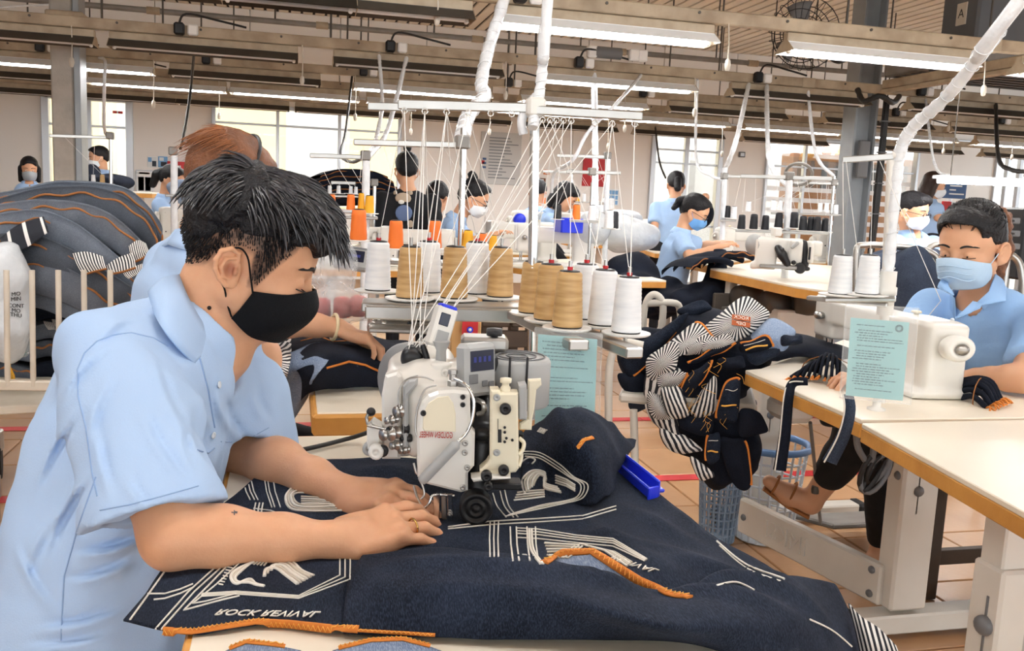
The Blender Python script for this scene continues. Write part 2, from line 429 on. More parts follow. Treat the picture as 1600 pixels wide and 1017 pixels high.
# ---------------------------------------------------------------- sculpting with distance fields
class SDF:
    """limbs, heads and clothes: rounded primitives blended into ONE closed skin"""
    def __init__(s): s.ops = []
    def cap(s, a, b, r0, r1=None, k=.01, sub=False): s.ops.append(('cap', np.array(a, float), np.array(b, float), r0, r0 if r1 is None else r1, k, sub)); return s
    def chain(s, pts, rs, k=.01, sub=False):
        for i in range(len(pts)-1): s.cap(pts[i], pts[i+1], rs[i], rs[i+1], k, sub)
        return s
    def ell(s, c, r, Rm=None, k=.01, sub=False): s.ops.append(('ell', np.array(c, float), np.array(r, float), np.eye(3) if Rm is None else Rm, k, sub)); return s
    def loft(s, pts, ab, lat, k=.02, sub=False, flatcap=False):
        """elliptic trunk: spine pts, (a across spine and lat, b along lat)"""
        s.ops.append(('loft', [np.array(p, float) for p in pts], ab, unit(lat), k, sub, flatcap)); return s
    def box(s, c, h, Rm=None, k=.01, sub=False, rnd=.01): s.ops.append(('box', np.array(c, float), np.array(h, float), np.eye(3) if Rm is None else Rm, rnd, k, sub)); return s
    def cut(s, p, n, k=.004): s.ops.append(('cut', np.array(p, float), unit(n), k)); return s     # keeps the side away from n
    def bounds(s):
        lo = np.full(3, 1e9); hi = -lo
        for o in s.ops:
            if o[0] == 'cap' and not o[6]:
                for p, r in ((o[1], o[3]), (o[2], o[4])): lo = np.minimum(lo, p-r); hi = np.maximum(hi, p+r)
            elif o[0] == 'ell' and not o[5]:
                r = o[2].max(); lo = np.minimum(lo, o[1]-r); hi = np.maximum(hi, o[1]+r)
            elif o[0] == 'loft' and not o[5]:
                for p, (a, b) in zip(o[1], o[2]): r = max(a, b); lo = np.minimum(lo, p-r); hi = np.maximum(hi, p+r)
            elif o[0] == 'box' and not o[6]:
                r = np.linalg.norm(o[2]); lo = np.minimum(lo, o[1]-r); hi = np.maximum(hi, o[1]+r)
        return lo, hi
    def mesh(s, h, disp=None, smooth=0):
        lo, hi = s.bounds(); lo -= 4*h; hi += 4*h
        n = np.ceil((hi-lo)/h).astype(int)+1
        ax = [(lo[i]+h*np.arange(n[i])).astype(np.float32) for i in range(3)]
        D = np.full(tuple(n), .08, np.float32)
        def sl(a, b):
            i0 = np.clip(np.floor((a-lo)/h).astype(int), 0, n-1); i1 = np.clip(np.ceil((b-lo)/h).astype(int)+1, 1, n)
            return tuple(slice(x, y) for x, y in zip(i0, i1))
        def blend(S, d, k, sub):
            A = D[S]
            if sub:
                d = -d
                if k > 0: t = np.maximum(k-np.abs(A-d), 0)/k; D[S] = np.maximum(A, d)+t*t*k*.25
                else: D[S] = np.maximum(A, d)
            else:
                if k > 0: t = np.maximum(k-np.abs(A-d), 0)/k; D[S] = np.minimum(A, d)-t*t*k*.25
                else: D[S] = np.minimum(A, d)
        for o in s.ops:
            if o[0] == 'cap':
                _, a, b, r0, r1, k, sub = o; m = max(r0, r1)+k+3*h
                S = sl(np.minimum(a, b)-m, np.maximum(a, b)+m)
                X, Y, Z = np.meshgrid(ax[0][S[0]], ax[1][S[1]], ax[2][S[2]], indexing='ij')
                ab = b-a; L2 = ab@ab+1e-12
                t = np.clip(((X-a[0])*ab[0]+(Y-a[1])*ab[1]+(Z-a[2])*ab[2])/L2, 0, 1)
                d = np.sqrt((X-a[0]-t*ab[0])**2+(Y-a[1]-t*ab[1])**2+(Z-a[2]-t*ab[2])**2)-(r0+(r1-r0)*t)
                blend(S, d, k, sub)
            elif o[0] == 'ell':
                _, c, r, Rm, k, sub = o; m = r.max()+k+3*h; S = sl(c-m, c+m)
                X, Y, Z = np.meshgrid(ax[0][S[0]]-c[0], ax[1][S[1]]-c[1], ax[2][S[2]]-c[2], indexing='ij')
                q = [Rm[0, i]*X+Rm[1, i]*Y+Rm[2, i]*Z for i in range(3)]
                k0 = np.sqrt(sum((q[i]/r[i])**2 for i in range(3))); k1 = np.sqrt(sum((q[i]/r[i]**2)**2 for i in range(3)))+1e-9
                blend(S, k0*(k0-1)/k1, k, sub)
            elif o[0] == 'box':
                _, c, hh, Rm, rnd, k, sub = o; m = np.linalg.norm(hh)+k+3*h; S = sl(c-m, c+m)
                X, Y, Z = np.meshgrid(ax[0][S[0]]-c[0], ax[1][S[1]]-c[1], ax[2][S[2]]-c[2], indexing='ij')
                q = [np.abs(Rm[0, i]*X+Rm[1, i]*Y+Rm[2, i]*Z)-(hh[i]-rnd) for i in range(3)]
                d = np.sqrt(sum(np.maximum(t, 0)**2 for t in q))+np.minimum(np.maximum(np.maximum(q[0], q[1]), q[2]), 0)-rnd
                blend(S, d, k, sub)
            elif o[0] == 'cut':
                _, p, nn, k = o; X, Y, Z = np.meshgrid(*ax, indexing='ij')
                d = -((X-p[0])*nn[0]+(Y-p[1])*nn[1]+(Z-p[2])*nn[2])
                blend((slice(None),)*3, d, k, True)
            else:
                _, P, ab, lat, k, sub, fc = o; m = max(max(x) for x in ab)+k+3*h
                S = sl(np.min(P, 0)-m, np.max(P, 0)+m)
                X, Y, Z = np.meshgrid(ax[0][S[0]], ax[1][S[1]], ax[2][S[2]], indexing='ij')
                best = np.full(X.shape, 9., np.float32)
                for i in range(len(P)-1):
                    a, b = P[i], P[i+1]; e = b-a; L = np.linalg.norm(e); e = e/L
                    l = unit(lat-e*np.dot(lat, e)); c = np.cross(e, l)
                    x, y, z = X-a[0], Y-a[1], Z-a[2]
                    tr = x*e[0]+y*e[1]+z*e[2]; t = np.clip(tr/L, 0, 1)
                    u = x*c[0]+y*c[1]+z*c[2]; v = x*l[0]+y*l[1]+z*l[2]; ov = tr-np.clip(tr, 0, L)
                    ra = ab[i][0]+(ab[i+1][0]-ab[i][0])*t; rb = ab[i][1]+(ab[i+1][1]-ab[i][1])*t
                    rm = np.minimum(ra, rb)
                    if fc and ((i == 0 and fc in (1, 3)) or (i == len(P)-2 and fc in (2, 3))):
                        q = np.sqrt((u/ra)**2+(v/rb)**2); d = (q-1)*rm
                        d = np.where(((i == 0) & (tr < 0)) | ((i == len(P)-2) & (tr > L)), np.maximum(d, np.abs(ov)), d)
                    else:
                        q = np.sqrt((u/ra)**2+(v/rb)**2+(ov/rm)**2); d = (q-1)*rm
                    best = np.minimum(best, d)
                blend(S, best, k, sub)
        if disp is not None:
            X, Y, Z = np.meshgrid(*ax, indexing='ij'); near = np.abs(D) < .03
            D[near] -= disp(X[near], Y[near], Z[near]).astype(np.float32)
        G = vdb.FloatGrid(background=.08); G.copyFromArray(np.minimum(D, .08))
        p, q = G.convertToQuads(isovalue=0.0)
        p = p.astype(float)*h+lo
        if smooth:
            e = np.concatenate([q[:, [0, 1]], q[:, [1, 2]], q[:, [2, 3]], q[:, [3, 0]]])
            for _ in range(smooth):
                acc = np.zeros_like(p); cnt = np.zeros(len(p))
                np.add.at(acc, e[:, 0], p[e[:, 1]]); np.add.at(cnt, e[:, 0], 1)
                np.add.at(acc, e[:, 1], p[e[:, 0]]); np.add.at(cnt, e[:, 1], 1)
                p = p*.5+.5*acc/cnt[:, None]
        return p, q[:, ::-1]
    def build(s, name, m, parent, h=.006, disp=None, smooth=1, col=None, label=None):
        p, q = s.mesh(h, disp, smooth)
        inv = np.array(mw(parent).inverted()) if parent is not None else np.eye(4)
        pl = p@inv[:3, :3].T+inv[:3, 3]
        me = bpy.data.meshes.new(name)
        me.vertices.add(len(pl)); me.vertices.foreach_set('co', pl.ravel())
        me.loops.add(q.size); me.loops.foreach_set('vertex_index', q.ravel().astype(np.int32))
        me.polygons.add(len(q)); me.polygons.foreach_set('loop_start', np.arange(0, q.size, 4, dtype=np.int32))
        me.polygons.foreach_set('use_smooth', np.ones(len(q), bool))
        me.update(calc_edges=True); me.validate()
        me.materials.append(m)
        if col is not None:
            ca = me.color_attributes.new('col', 'FLOAT_COLOR', 'POINT'); c = np.ones((len(p), 4)); c[:, :3] = col(p)
            ca.data.foreach_set('color', c.ravel())
        o = bpy.data.objects.new(name, me); COL.objects.link(o)
        if parent is not None: o.parent = parent; MW[o.name] = mw(parent)
        if label: o['label'] = label
        o_bvh[o.name] = (p, q)
        return o
o_bvh = {}
def bvh(*objs):
    P = []; Q = []; k = 0
    for o in objs:
        if o.name in o_bvh: p, q = o_bvh[o.name]
        else:
            M = np.array(mw(o)); p = np.array([tuple(v.co) for v in o.data.vertices])@M[:3, :3].T+M[:3, 3]; q = [tuple(f.vertices) for f in o.data.polygons]
        P += [tuple(x) for x in p]; Q += [[int(i)+k for i in f] for f in q]; k = len(P)
    return BVHTree.FromPolygons(P, Q)
def hit(tree, x, y, off=.0):
    """the surface point seen at photo pixel (x, y), lifted off along the normal"""
    v = unit(ray(x, y)); a, n, i, d = tree.ray_cast(Vector(CAM), Vector(v))
    if a is None: return None, None
    n = np.array(n); n = n if n@v < 0 else -n
    return np.array(a)+n*off, n
def onto(tree, pts, off=.001, step=6.):
    """a polyline of photo pixels laid on the surface"""
    out = []; nr = []
    for (x0, y0), (x1, y1) in zip(pts[:-1], pts[1:]):
        k = max(1, int(math.hypot(x1-x0, y1-y0)/step))
        for i in range(k):
            p, n = hit(tree, x0+(x1-x0)*i/k, y0+(y1-y0)*i/k, off)
            if p is not None: out.append(p); nr.append(n)
    p, n = hit(tree, *pts[-1], off)
    if p is not None: out.append(p); nr.append(n)
    return out, nr
# ================================================================ SETTING
YW = 13.0; ZC = 3.62
def x_at(pxx, Y, z):
    """world X of the point at depth Y and height z that stands at photo column pxx"""
    n = RT*F_PX-(pxx-CX)*FW
    return (-(Y-CAM[1])*n[1]-(z-CAM[2])*n[2])/n[0]+CAM[0]
m_white = mat('white_paint', '#f6f4f1', .6, noise=(1.2, .25), dark='#d9d2c8')
m_wallp = mat('wall_panel_paint', '#f5f1ec', .55, noise=(.9, .3), dark='#e8e2da')
m_alu = mat('aluminium_frame', '#c9ccd0', .35, .6)
m_glass = mat('window_glass', '#f4f8f8', .03, trans=1., alpha=.35)
m_frost = mat('frosted_stripe', '#ffffff', .5, alpha=.75)
m_steel = mat('brushed_steel', '#b9b7b3', .3, .9, noise=(14, .3), dark='#8c8880')
m_chrome = mat('chrome', '#dcdcda', .12, 1.)
m_dark = mat('black_plastic', '#17171a', .4)
m_grey = mat('grey_plastic', '#6d6e70', .45)
m_rail = mat('rail_enamel', '#b9a88f', .5, noise=(6, .55), dark='#6b523b')
m_rail2 = mat('lamp_body_enamel', '#b7a78f', .5, noise=(9, .45), dark='#7c664d')
m_refl = mat('reflector_unlit', '#4a453f', .5, .2, noise=(5, .5), dark='#2b2723')
m_reflw = mat('reflector_white', '#e9ebec', .35)
m_tube = mat('lit_tube', '#ffffff', .3, emit=TUBE_STRENGTH)
m_tubeoff = mat('unlit_tube', '#e8ebee', .25)
m_cond = mat('grey_conduit', '#8d8a86', .5, .3, noise=(8, .4), dark='#5c564e')
m_rod = mat('dark_rod', '#55504a', .5, .4)
m_wrap = mat('plastic_wrap', '#eef0f2', .22, noise=(22, .35), dark='#b9bec4', bump=(40, .5))
m_cabw = mat('white_cable', '#e6e3dd', .5)
m_cabk = mat('black_cable', '#1d1b1a', .5)
m_conc = mat('column_concrete', '#b9b3aa', .8, noise=(7, .5), dark='#8b857c', bump=(30, .4))
m_cols = mat('column_steel_paint', '#9aa0a4', .45, .25, noise=(5, .4), dark='#787c80')
m_tile = mat('terracotta_tile', '#c39a72', .28, noise=(5, .5), dark='#ad7f58', objrand=.1, bump=(35, .05))
m_grout = mat('floor_grout', '#b08a68', .8)
m_red = mat('red_tape', '#c5252b', .45, noise=(20, .25), dark='#8f1d1f')
m_ceil = mat('ceiling_slat', '#efe6d6', .6, noise=(2, .35), dark='#cdbfa8', objrand=.06)
m_ceild = mat('ceiling_gap', '#4e463b', .8)

# floor: tiles laid in a grid, grout below
mb = MB().box((2, 3.5, -.06), (22, 20, .1)); floor = struct('floor', mb, m_grout)
ts = .42; tile_me = MB().box((0, 0, 0), (ts-.008, ts-.008, .02), .003).mesh('tile', m_tile)
spots = [((i+.5)*ts, (j+.5)*ts) for i in range(-14, 22) for j in range(0, 26)]
def fscore(s):
    a = px((s[0], s[1], 0)); 
    return a[2] if a[2] > .3 and -150 < a[0] < 1750 and 520 < a[1] < 1300 else 99
spots.sort(key=fscore)
for k, (x, y) in enumerate(spots[:290]):
    o = bpy.data.objects.new('tile', tile_me); COL.objects.link(o); o.parent = floor; o.location = (x, y, -.0125); MW[o.name] = mw(floor)
mb = MB()
for x, y in spots[290:]: mb.box((x, y, -.0125), (ts-.008, ts-.008, .02))
for j in range(-14, 0):
    for i in range(-20, 24): mb.box(((i+.5)*ts, (j+.5)*ts, -.0125), (ts-.008, ts-.008, .02))
mb.build('tiles_beyond', m_tile, floor, kind='stuff')
for nm, Y, lab in (('near', 3.725, 'red tape line on the tiled floor, the one nearer the sewers at the front'), ('far', 4.815, 'red tape line on the tiled floor, the farther of the two parallel lines')):
    mb = MB()
    for i in range(14): mb.box((-5+i+.5, Y, .0005), (.996, .075, .002))
    solo('floor_tape', mb, m_red, lab, 'tape')

# ceiling of narrow slats running into the depth
mb = MB().box((2, 3.5, ZC+.06), (22, 20, .08)); ceil = struct('ceiling', mb, m_ceild)
sw = .16; slat_me = MB().box((0, 0, 0), (sw-.035, 19.5, .025), .004).mesh('slat', m_ceil)
for i in range(-40, 70):
    o = bpy.data.objects.new('slat', slat_me); COL.objects.link(o); o.parent = ceil; o.location = (i*sw, 3.5, ZC); MW[o.name] = mw(ceil)

# far wall of upright panels with openings
def wx(p): return float(x_at(p, YW, 1.6))
ops = [(wx(72), wx(203), .0, 2.36), (wx(334), wx(623), .95, 2.36), (wx(1018), wx(1122), .0, 2.38), (wx(1195), wx(1428), .0, 2.40), (wx(1552), 13., .0, 2.44)]
wall = struct('wall_back', MB().box((2, YW+.14, 3.05), (22, .1, 1.15)), m_white)
def panel_run(x0, x1, z0, z1):
    n = max(1, int(round((x1-x0)/1.15)))
    for i in range(n):
        a = x0+(x1-x0)*i/n; b = x0+(x1-x0)*(i+1)/n
        MB().box(((a+b)/2, YW+.06, (z0+z1)/2), (b-a-.008, .08, z1-z0), .006).build('panel', m_wallp, wall)
xs = -9.
for (a, b, z0, z1) in ops:
    panel_run(xs, a, 0, 2.5); 
    if z0 > 0: panel_run(a, b, 0, z0)
    panel_run(a, b, z1, 2.5); xs = b
mb = MB()
for i in range(18): MB().box((-9+1.2*i+.6, YW+.06, 3.06), (1.19, .08, 1.1), .006).build('panel', m_wallp, wall)
struct('trim_1', MB().box((2, YW-.0, 2.52), (22, .09, .05), .008), m_alu)

def window(n, x0, x1, z0, z1, cols, rows, fw=.05, bars=()):
    w_ = thing('window_%d' % n, None, None, ((x0+x1)/2, YW+.06, z0)); w_['kind'] = 'structure'
    for a in (x0, x1): MB().box((a, YW+.03, (z0+z1)/2), (fw, .12, z1-z0), .006).build('jamb', m_alu, w_)
    for z in (z0+fw/2, z1-fw/2): MB().box(((x0+x1)/2, YW+.03, z), (x1-x0, .12, fw), .006).build('rail', m_alu, w_)
    for i in range(1, cols): MB().box((x0+(x1-x0)*i/cols, YW+.04, (z0+z1)/2), (fw*.9, .08, z1-z0-fw), .005).build('mullion', m_alu, w_)
    for z in bars: MB().box(((x0+x1)/2, YW+.04, z), (x1-x0-fw, .05, .03), .004).build('glazing_bar', m_alu, w_)
    for i in range(cols):
        a = x0+(x1-x0)*i/cols; b = x0+(x1-x0)*(i+1)/cols
        MB().box(((a+b)/2, YW+.08, (z0+z1)/2), (b-a-fw*.8, .008, z1-z0-fw)).build('pane', m_glass, w_)
    return w_
window(1, *ops[0], 2, 2, .09, bars=(1.1, 1.95))
window(2, *ops[1], 3, 1, .05, bars=(2.1,))
d1 = window(3, *ops[2], 2, 2, .08, bars=(.95, 1.9, 2.1))
for s_ in (-1, 1): MB().box(((ops[2][0]+ops[2][1])/2+s_*.07, YW-.05, 1.05), (.02, .04, .14), .005).build('handle', m_dark, d1)
w4 = window(4, *ops[3], 4, 1, .05, bars=(1.95,))
for i in range(7):
    MB().box(((ops[3][0]+ops[3][1])/2, YW+.065, .75+i*.17), (ops[3][1]-ops[3][0]-.1, .006, .07)).build('frosted_stripe', m_frost, w4)
window(5, *ops[4], 6, 1, .08, bars=(1.95,))
# side walls and the open back of the hall
struct('wall_left', MB().box((-9.05, 3.5, 1.8), (.1, 20, 3.7)), m_white)
mbr = MB()
for y in (-5.5, -2, 1.5, 5, 8.5, 12.5): mbr.box((13.05, y, 1.8), (.1, 1.2, 3.7))
mbr.box((13.05, 3.5, .4), (.1, 20, .8)).box((13.05, 3.5, 3.2), (.1, 20, .9)); struct('wall_right', mbr, m_white)
mbr = MB()
for x in (-8, -4, 0, 4, 8, 12): mbr.box((x, -6.5, 1.8), (.5, .2, 3.7))
mbr.box((2, -6.5, 3.3), (22, .2, .7)); struct('wall_front', mbr, m_white)

# what the windows look out on
m_yel = mat('outside_plaster', '#f3dfae', .8, noise=(1, .3), dark='#e8cf97'); m_outw = mat('outside_white', '#f1efea', .8)
m_out = mat('yard_paving', '#cfc8bc', .9); struct('yard', MB().box((2, 22, -.1), (50, 16.5, .1)), m_out)
b = thing('neighbouring_building', 'pale yellow plastered building seen through the far windows', 'building', (1, 18, 0))
MB().box((-2, 19, 2.5), (16, 2, 5.1), .02).build('wall', m_yel, b)
for x in (-5.6, -2.6, .4, 3.2): 
    f = MB().box((x, 17.98, 2.0), (1.1, .08, 1.5), .01).build('window_frame', m_outw, b); MB().box((x, 17.95, 2.0), (.95, .05, 1.35)).build('pane', m_glass, f)
for z in (1.0, 2.95): MB().box((-2, 17.96, z), (16, .1, .12), .01).build('ledge', m_outw, b)
b2 = thing('white_annex', 'white rendered annex with a grey shutter beyond the right hand windows', 'building', (12, 18, 0))
MB().box((13, 19, 2), (12, 2, 4.0), .02).build('wall', m_outw, b2)
for x in (9., 11.5, 14): MB().box((x, 17.96, 1.3), (1.6, .08, 2.2), .01).build('shutter', m_cond, b2)

# columns
c = thing('column', 'plastered column with a steel channel at its side, left of the hall', 'column', (x_at(112, 7.55, 1.3), 7.55, 0)); X = c.location.x
MB().box((X-.03, 7.55, 1.8), (.155, .2, 3.6), .012).build('plaster_core', m_conc, c)
MB().box((X+.075, 7.55, 1.8), (.045, .22, 3.6), .005).build('steel_flange', m_cols, c)
MB().box((X-.0, 7.55, 2.42), (.26, .26, .1), .01).build('collar', m_rail, c)
c = thing('column', 'grey steel H column with a wall fan and bunches of cables, right of the hall', 'column', (x_at(1330, 7.5, 1.3), 7.5, 0)); X = c.location.x
for dx in (-.105, .105): MB().box((X+dx, 7.5, 1.8), (.022, .2, 3.6), .003).build('flange', m_cols, c)
MB().box((X, 7.5, 1.8), (.2, .02, 3.6)).build('web', m_cols, c)
MB().box((X-.02, 7.37, 1.75), (.1, .06, .34), .01).build('switch_box', m_grey, c)
mbc = MB()
for i in range(9):
    dx = .14+.012*(i % 4); pts = [V(X+dx+.01*math.sin(i+z*3), 7.34+.012*(i//4)+.008*math.cos(2*z+i), z) for z in np.linspace(.5, 2.3, 12)]
    mbc.tube(pts, .011, 6)
mbc.build('cable_bunch', m_cabk, c)
for i in range(6):
    z = .7+i*.28; MB().tube([V(X+.16+.045*math.cos(a), 7.352+.035*math.sin(a), z) for a in np.linspace(0, 2*PI, 13)[:-1]], .006, 6, closed=True).build('cable_tie', m_grey, c)

# rails of lamps
RAILS = [4.87, 6.92, 8.42, 9.6, 11.3]
RNAME = ['nearest', 'second nearest', 'third', 'fourth', 'farthest']
def make_lamp(on):
    t = thing('strip_lamp', 'x', 'lamp')
    MB().box((0, 0, .075), (1.27, .055, .06), .006).build('lamp_body', m_rail2, t)
    mb = MB()
    for s_ in (-1, 1):
        mb.prism([(.02*s_, .052), (.105*s_, -.005), (.108*s_, -.002), (.022*s_, .057)][::s_ if s_ > 0 else 1] if s_ > 0 else [(.022*s_, .057), (.108*s_, -.002), (.105*s_, -.005), (.02*s_, .052)], 1.27, np.array([[0, 0, 1.], [1, 0, 0], [0, 1, 0]]), (-.635, 0, 0))
    mb.box((0, 0, .051), (1.27, .06, .008))
    r_ = mb.build('reflector', m_reflw if on else m_refl, t)
    MB().cyl((-.595, 0, .012), (.595, 0, .012), .0165, n=12).build('tube', m_tube if on else m_tubeoff, t)
    for s_ in (-1, 1):
        MB().box((s_*.607, 0, .018), (.022, .034, .06), .006).build('lamp_holder', m_white, t)
        MB().prism([(-.108, -.005), (.108, -.005), (.03, .058), (-.03, .058)], .004, np.array([[0, 0, 1.], [1, 0, 0], [0, 1, 0]]), (s_*.637-.002, 0, 0)).build('end_plate', m_rail2, t)
    return t
lampT = {1: make_lamp(1), 0: make_lamp(0)}; used = set()
LAMPS = [  # rail index, photo column of the lamp's centre, lit
    (0, 355, 0), (0, 548, 0), (0, 948, 1), (0, 1375, 1), (0, 1720, 1),
    (1, -10, 0), (1, 322, 0), (1, 655, 0), (1, 968, 1), (1, 1248, 0), (1, 1515, 0),
    (2, 115, 1), (2, 385, 0), (2, 662, 1), (2, 912, 1), (2, 1135, 0), (2, 1370, 0), (2, 1560, 0),
    (3, 20, 0), (3, 248, 1), (3, 462, 1), (3, 668, 1), (3, 868, 1), (3, 1056, 1), (3, 1238, 1), (3, 1420, 1), (3, 1590, 1),
    (4, 30, 0), (4, 205, 0), (4, 365, 0), (4, 545, 0), (4, 720, 0), (4, 890, 0), (4, 1060, 0), (4, 1225, 0), (4, 1440, 0), (4, 1590, 0)]
ORD = ['leftmost', 'second from the left', 'third from the left', 'fourth from the left', 'fifth from the left', 'sixth from the left', 'seventh from the left', 'eighth from the left', 'ninth from the left', 'tenth from the left']
cnt = {}; LAMP_Z = 2.168
for (ri, pxx, on) in LAMPS:
    Y = RAILS[ri]; x = x_at(pxx, Y, 2.18); k = cnt.get(ri, 0); cnt[ri] = k+1
    lab = '%s fluorescent strip lamp, %s on the %s ceiling rail' % ('lit' if on else 'unlit dark', ORD[k], RNAME[ri])
    if on not in used: o = place(lampT[on], (x, Y, LAMP_Z)); used.add(on); o['label'] = lab; o['group'] = 'strip lamps under the rails'
    else: dup(lampT[on], (x, Y, LAMP_Z), label=lab, group='strip lamps under the rails')
for Yo in (3.0, 1.0):                                  # the rows over and behind the photographer
    for i, x in enumerate((-3.0, -.9, 1.2, 3.3)):
        dup(lampT[1], (x, Yo, 2.62), label='lit overhead strip lamp, %s in the row %s the front table' % (ORD[i], 'beyond' if Yo > 2 else 'right above'), group='strip lamps over the front of the hall')
for ri, Y in enumerate(RAILS):
    t = thing('ceiling_rail', 'beige cable rail hung over the hall, %s of the five rows' % RNAME[ri], 'rail', (2, Y, 2.27), 0, 'cable rails with lamps')
    n = 5
    for i in range(n):
        a = -6+i*3.4
        MB().box((a+1.7, Y, 2.315), (3.39, .05, .075), .006).build('trunking', m_rail, t)
        MB().box((a+3.36, Y, 2.315), (.12, .056, .081), .004).build('coupling', m_rail2, t)
        mb = MB()
        for j in range(6): mb.cyl((a+.3+j*.55, Y-.026, 2.33), (a+.3+j*.55, Y-.031, 2.33), .009, n=8)
        mb.build('bolts', m_rod, t)
    for i in range(9):
        x = -4.6+i*1.55+.2*ri; MB().cyl((x, Y, 2.34), (x, Y, ZC), .008, n=6).build('hanger_rod', m_rod, t)
# conduit above the rails, hung from the ceiling
t = thing('conduit', 'long grey conduit pipe running under the slatted ceiling', 'pipe', (2, 9.6, 2.9))
zc = PY(800, 66, 9.6)[2]
MB().cyl((-7, 9.6, zc), (12, 9.6, zc), .028, n=12).build('pipe', m_cond, t)
for i in range(10):
    x = -5+i*1.6; MB().cyl((x, 9.6, zc), (x, 9.6, ZC), .009, n=6).build('hanger_rod', m_rod, t)
    MB().cyl((x+.4, 9.6, zc), (x+.52, 9.6, zc), .036, n=12).build('coupler', m_rail, t)
t = thing('conduit', 'thin white conduit high along the far wall', 'pipe', (2, 12.9, 3.2))
MB().cyl((-7, 12.92, 3.18), (12, 12.92, 3.18), .02, n=10).build('pipe', m_white, t)
for i in range(8): MB().box((-5+2*i, 12.95, 3.18), (.05, .06, .06), .006).build('clip', m_rail, t)
# cross rail into the depth at the right
xr = x_at(1376, 6.9, 2.32)
t = thing('ceiling_rail', 'beige cable rail running from the right hand column towards the front', 'rail', (xr, 5, 2.3), 0)
MB().box((xr, 4.7, 2.34), (.055, 4.3, .075), .006).build('trunking', m_rail, t)
MB().box((xr, 4.7, 2.285), (.07, 4.3, .03), .004).build('cover', m_rail2, t)
for y in (3.2, 4.4, 5.7): MB().cyl((xr, y, 2.36), (xr, y, ZC), .008, n=6).build('hanger_rod', m_rod, t)
# ================================================================ PEOPLE: shared anatomy
m_skin = mat('skin', '#d6a67e', .5, vcol=True, sss=.12, noise=(60, .12), dark='#b87a58', bump=(260, .06))
m_skinp = mat('skin_plain', '#d8a583', .5, sss=.1, noise=(30, .15), dark='#c08a68')
m_shirt = mat('pale_blue_cotton', '#b3cdee', .8, noise=(5, .25), dark='#9dbbe6', bump=(420, .10), spec=.2)
m_shirt2 = mat('pale_blue_cotton_worn', '#a9c6ea', .8, noise=(9, .3), dark='#92b2df', bump=(60, .15), spec=.2)
m_seam = mat('shirt_seam', '#93afd8', .8)
m_hair = mat('black_hair', '#121114', .45, noise=(40, .3), dark='#232125', bump=(150, .5), spec=.3)
m_hairb = mat('brown_hair', '#7a4a2a', .45, noise=(30, .5), dark='#3d2416', bump=(150, .5))
m_maskk = mat('black_cloth_mask', '#101114', .8, bump=(300, .2), spec=.2)
m_maskw = mat('white_mask', '#e9eef2', .7, bump=(80, .1)); m_maskb = mat('blue_mask', '#b9d3ea', .7, noise=(14, .3), dark='#9fc0df', bump=(50, .15)); m_maskbb = mat('bright_blue_mask', '#6ea6e0', .7)
m_btn = mat('shirt_button', '#dfe8f2', .3); m_trous = mat('dark_trousers', '#15161c', .85, noise=(12, .4), dark='#24262e')
m_nail = mat('nail', '#e6b9a3', .3); m_iris = mat('eye_dark', '#1a1210', .15); m_eyew = mat('eye_white', '#e8e2de', .3)
m_lash = mat('lash', '#1a1312', .6); m_gold = mat('gold', '#d9b36a', .25, 1.); m_bead = mat('ivory_bangle', '#ecd9b0', .3)
m_blacksw = mat('black_jersey', '#141519', .9, noise=(8, .3), dark='#20222a')

def head_sdf(S, o, Rm, s=1., jaw=1., ear=True, sides=(-1, 1)):
    T = lambda x, y, z: o+Rm@(V(x, y, z)*s)
    E = lambda c, r, k=.012, M=None, sub=False: S.ell(T(*c), V(*r)*s, Rm if M is None else Rm@M, k*s, sub)
    E((-.006, 0, .045), (.099, .077, .090))
    E((.035, 0, .035), (.062, .066, .075), .02)
    E((.028, 0, -.022), (.070, .062, .070), .02)
    E((.066, 0, -.070), (.030*jaw, .032, .026), .025)
    for y in (-1, 1):
        S.cap(T(.002, y*.052, -.045), T(.062, y*.022, -.078), .022*s, .020*s, .02*s)
        E((.064, y*.038, -.022), (.028, .022, .022), .02)
        E((.083, y*.026, .033), (.012, .024, .008), .012)
        E((.093, y*.031, .006), (.014, .016, .009), .008, sub=True)
        E((.080, y*.031, .006), (.015, .015, .013), .004)
        E((.1, y*.013, -.034), (.010, .008, .008), .006)
    S.cap(T(.094, 0, .012), T(.111, 0, -.024), .008*s, .011*s, .010*s)
    E((.110, 0, -.030), (.012, .011, .010), .008)
    E((.093, 0, -.053), (.010, .022, .006), .006); E((.090, 0, -.063), (.011, .019, .006), .006)
    if ear:
        for y in sides:
            A = Rz(-y*R(22))@Ry(R(-12))
            E((-.016, y*.082, -.006), (.021, .006, .031), .006, A)
            c = V(-.016, y*.084, -.006); ring = []
            for a in np.linspace(-1.9, 2.6, 12):
                ring.append(T(*(c+A@V(-.019*math.sin(a+.4)*1.0, y*.004, .029*math.cos(a+.4)))))
            S.chain(ring, [.0042*s]*12, .003*s)
            E(tuple(c+A@V(.004, y*.008, -.004)), (.009, .008, .014), .004, A, True)
            E(tuple(c+A@V(.008, y*.001, -.004)), (.004, .006, .006), .003, A)
            E(tuple(c+A@V(.006, 0, -.027)), (.009, .006, .010), .005, A)
    return T

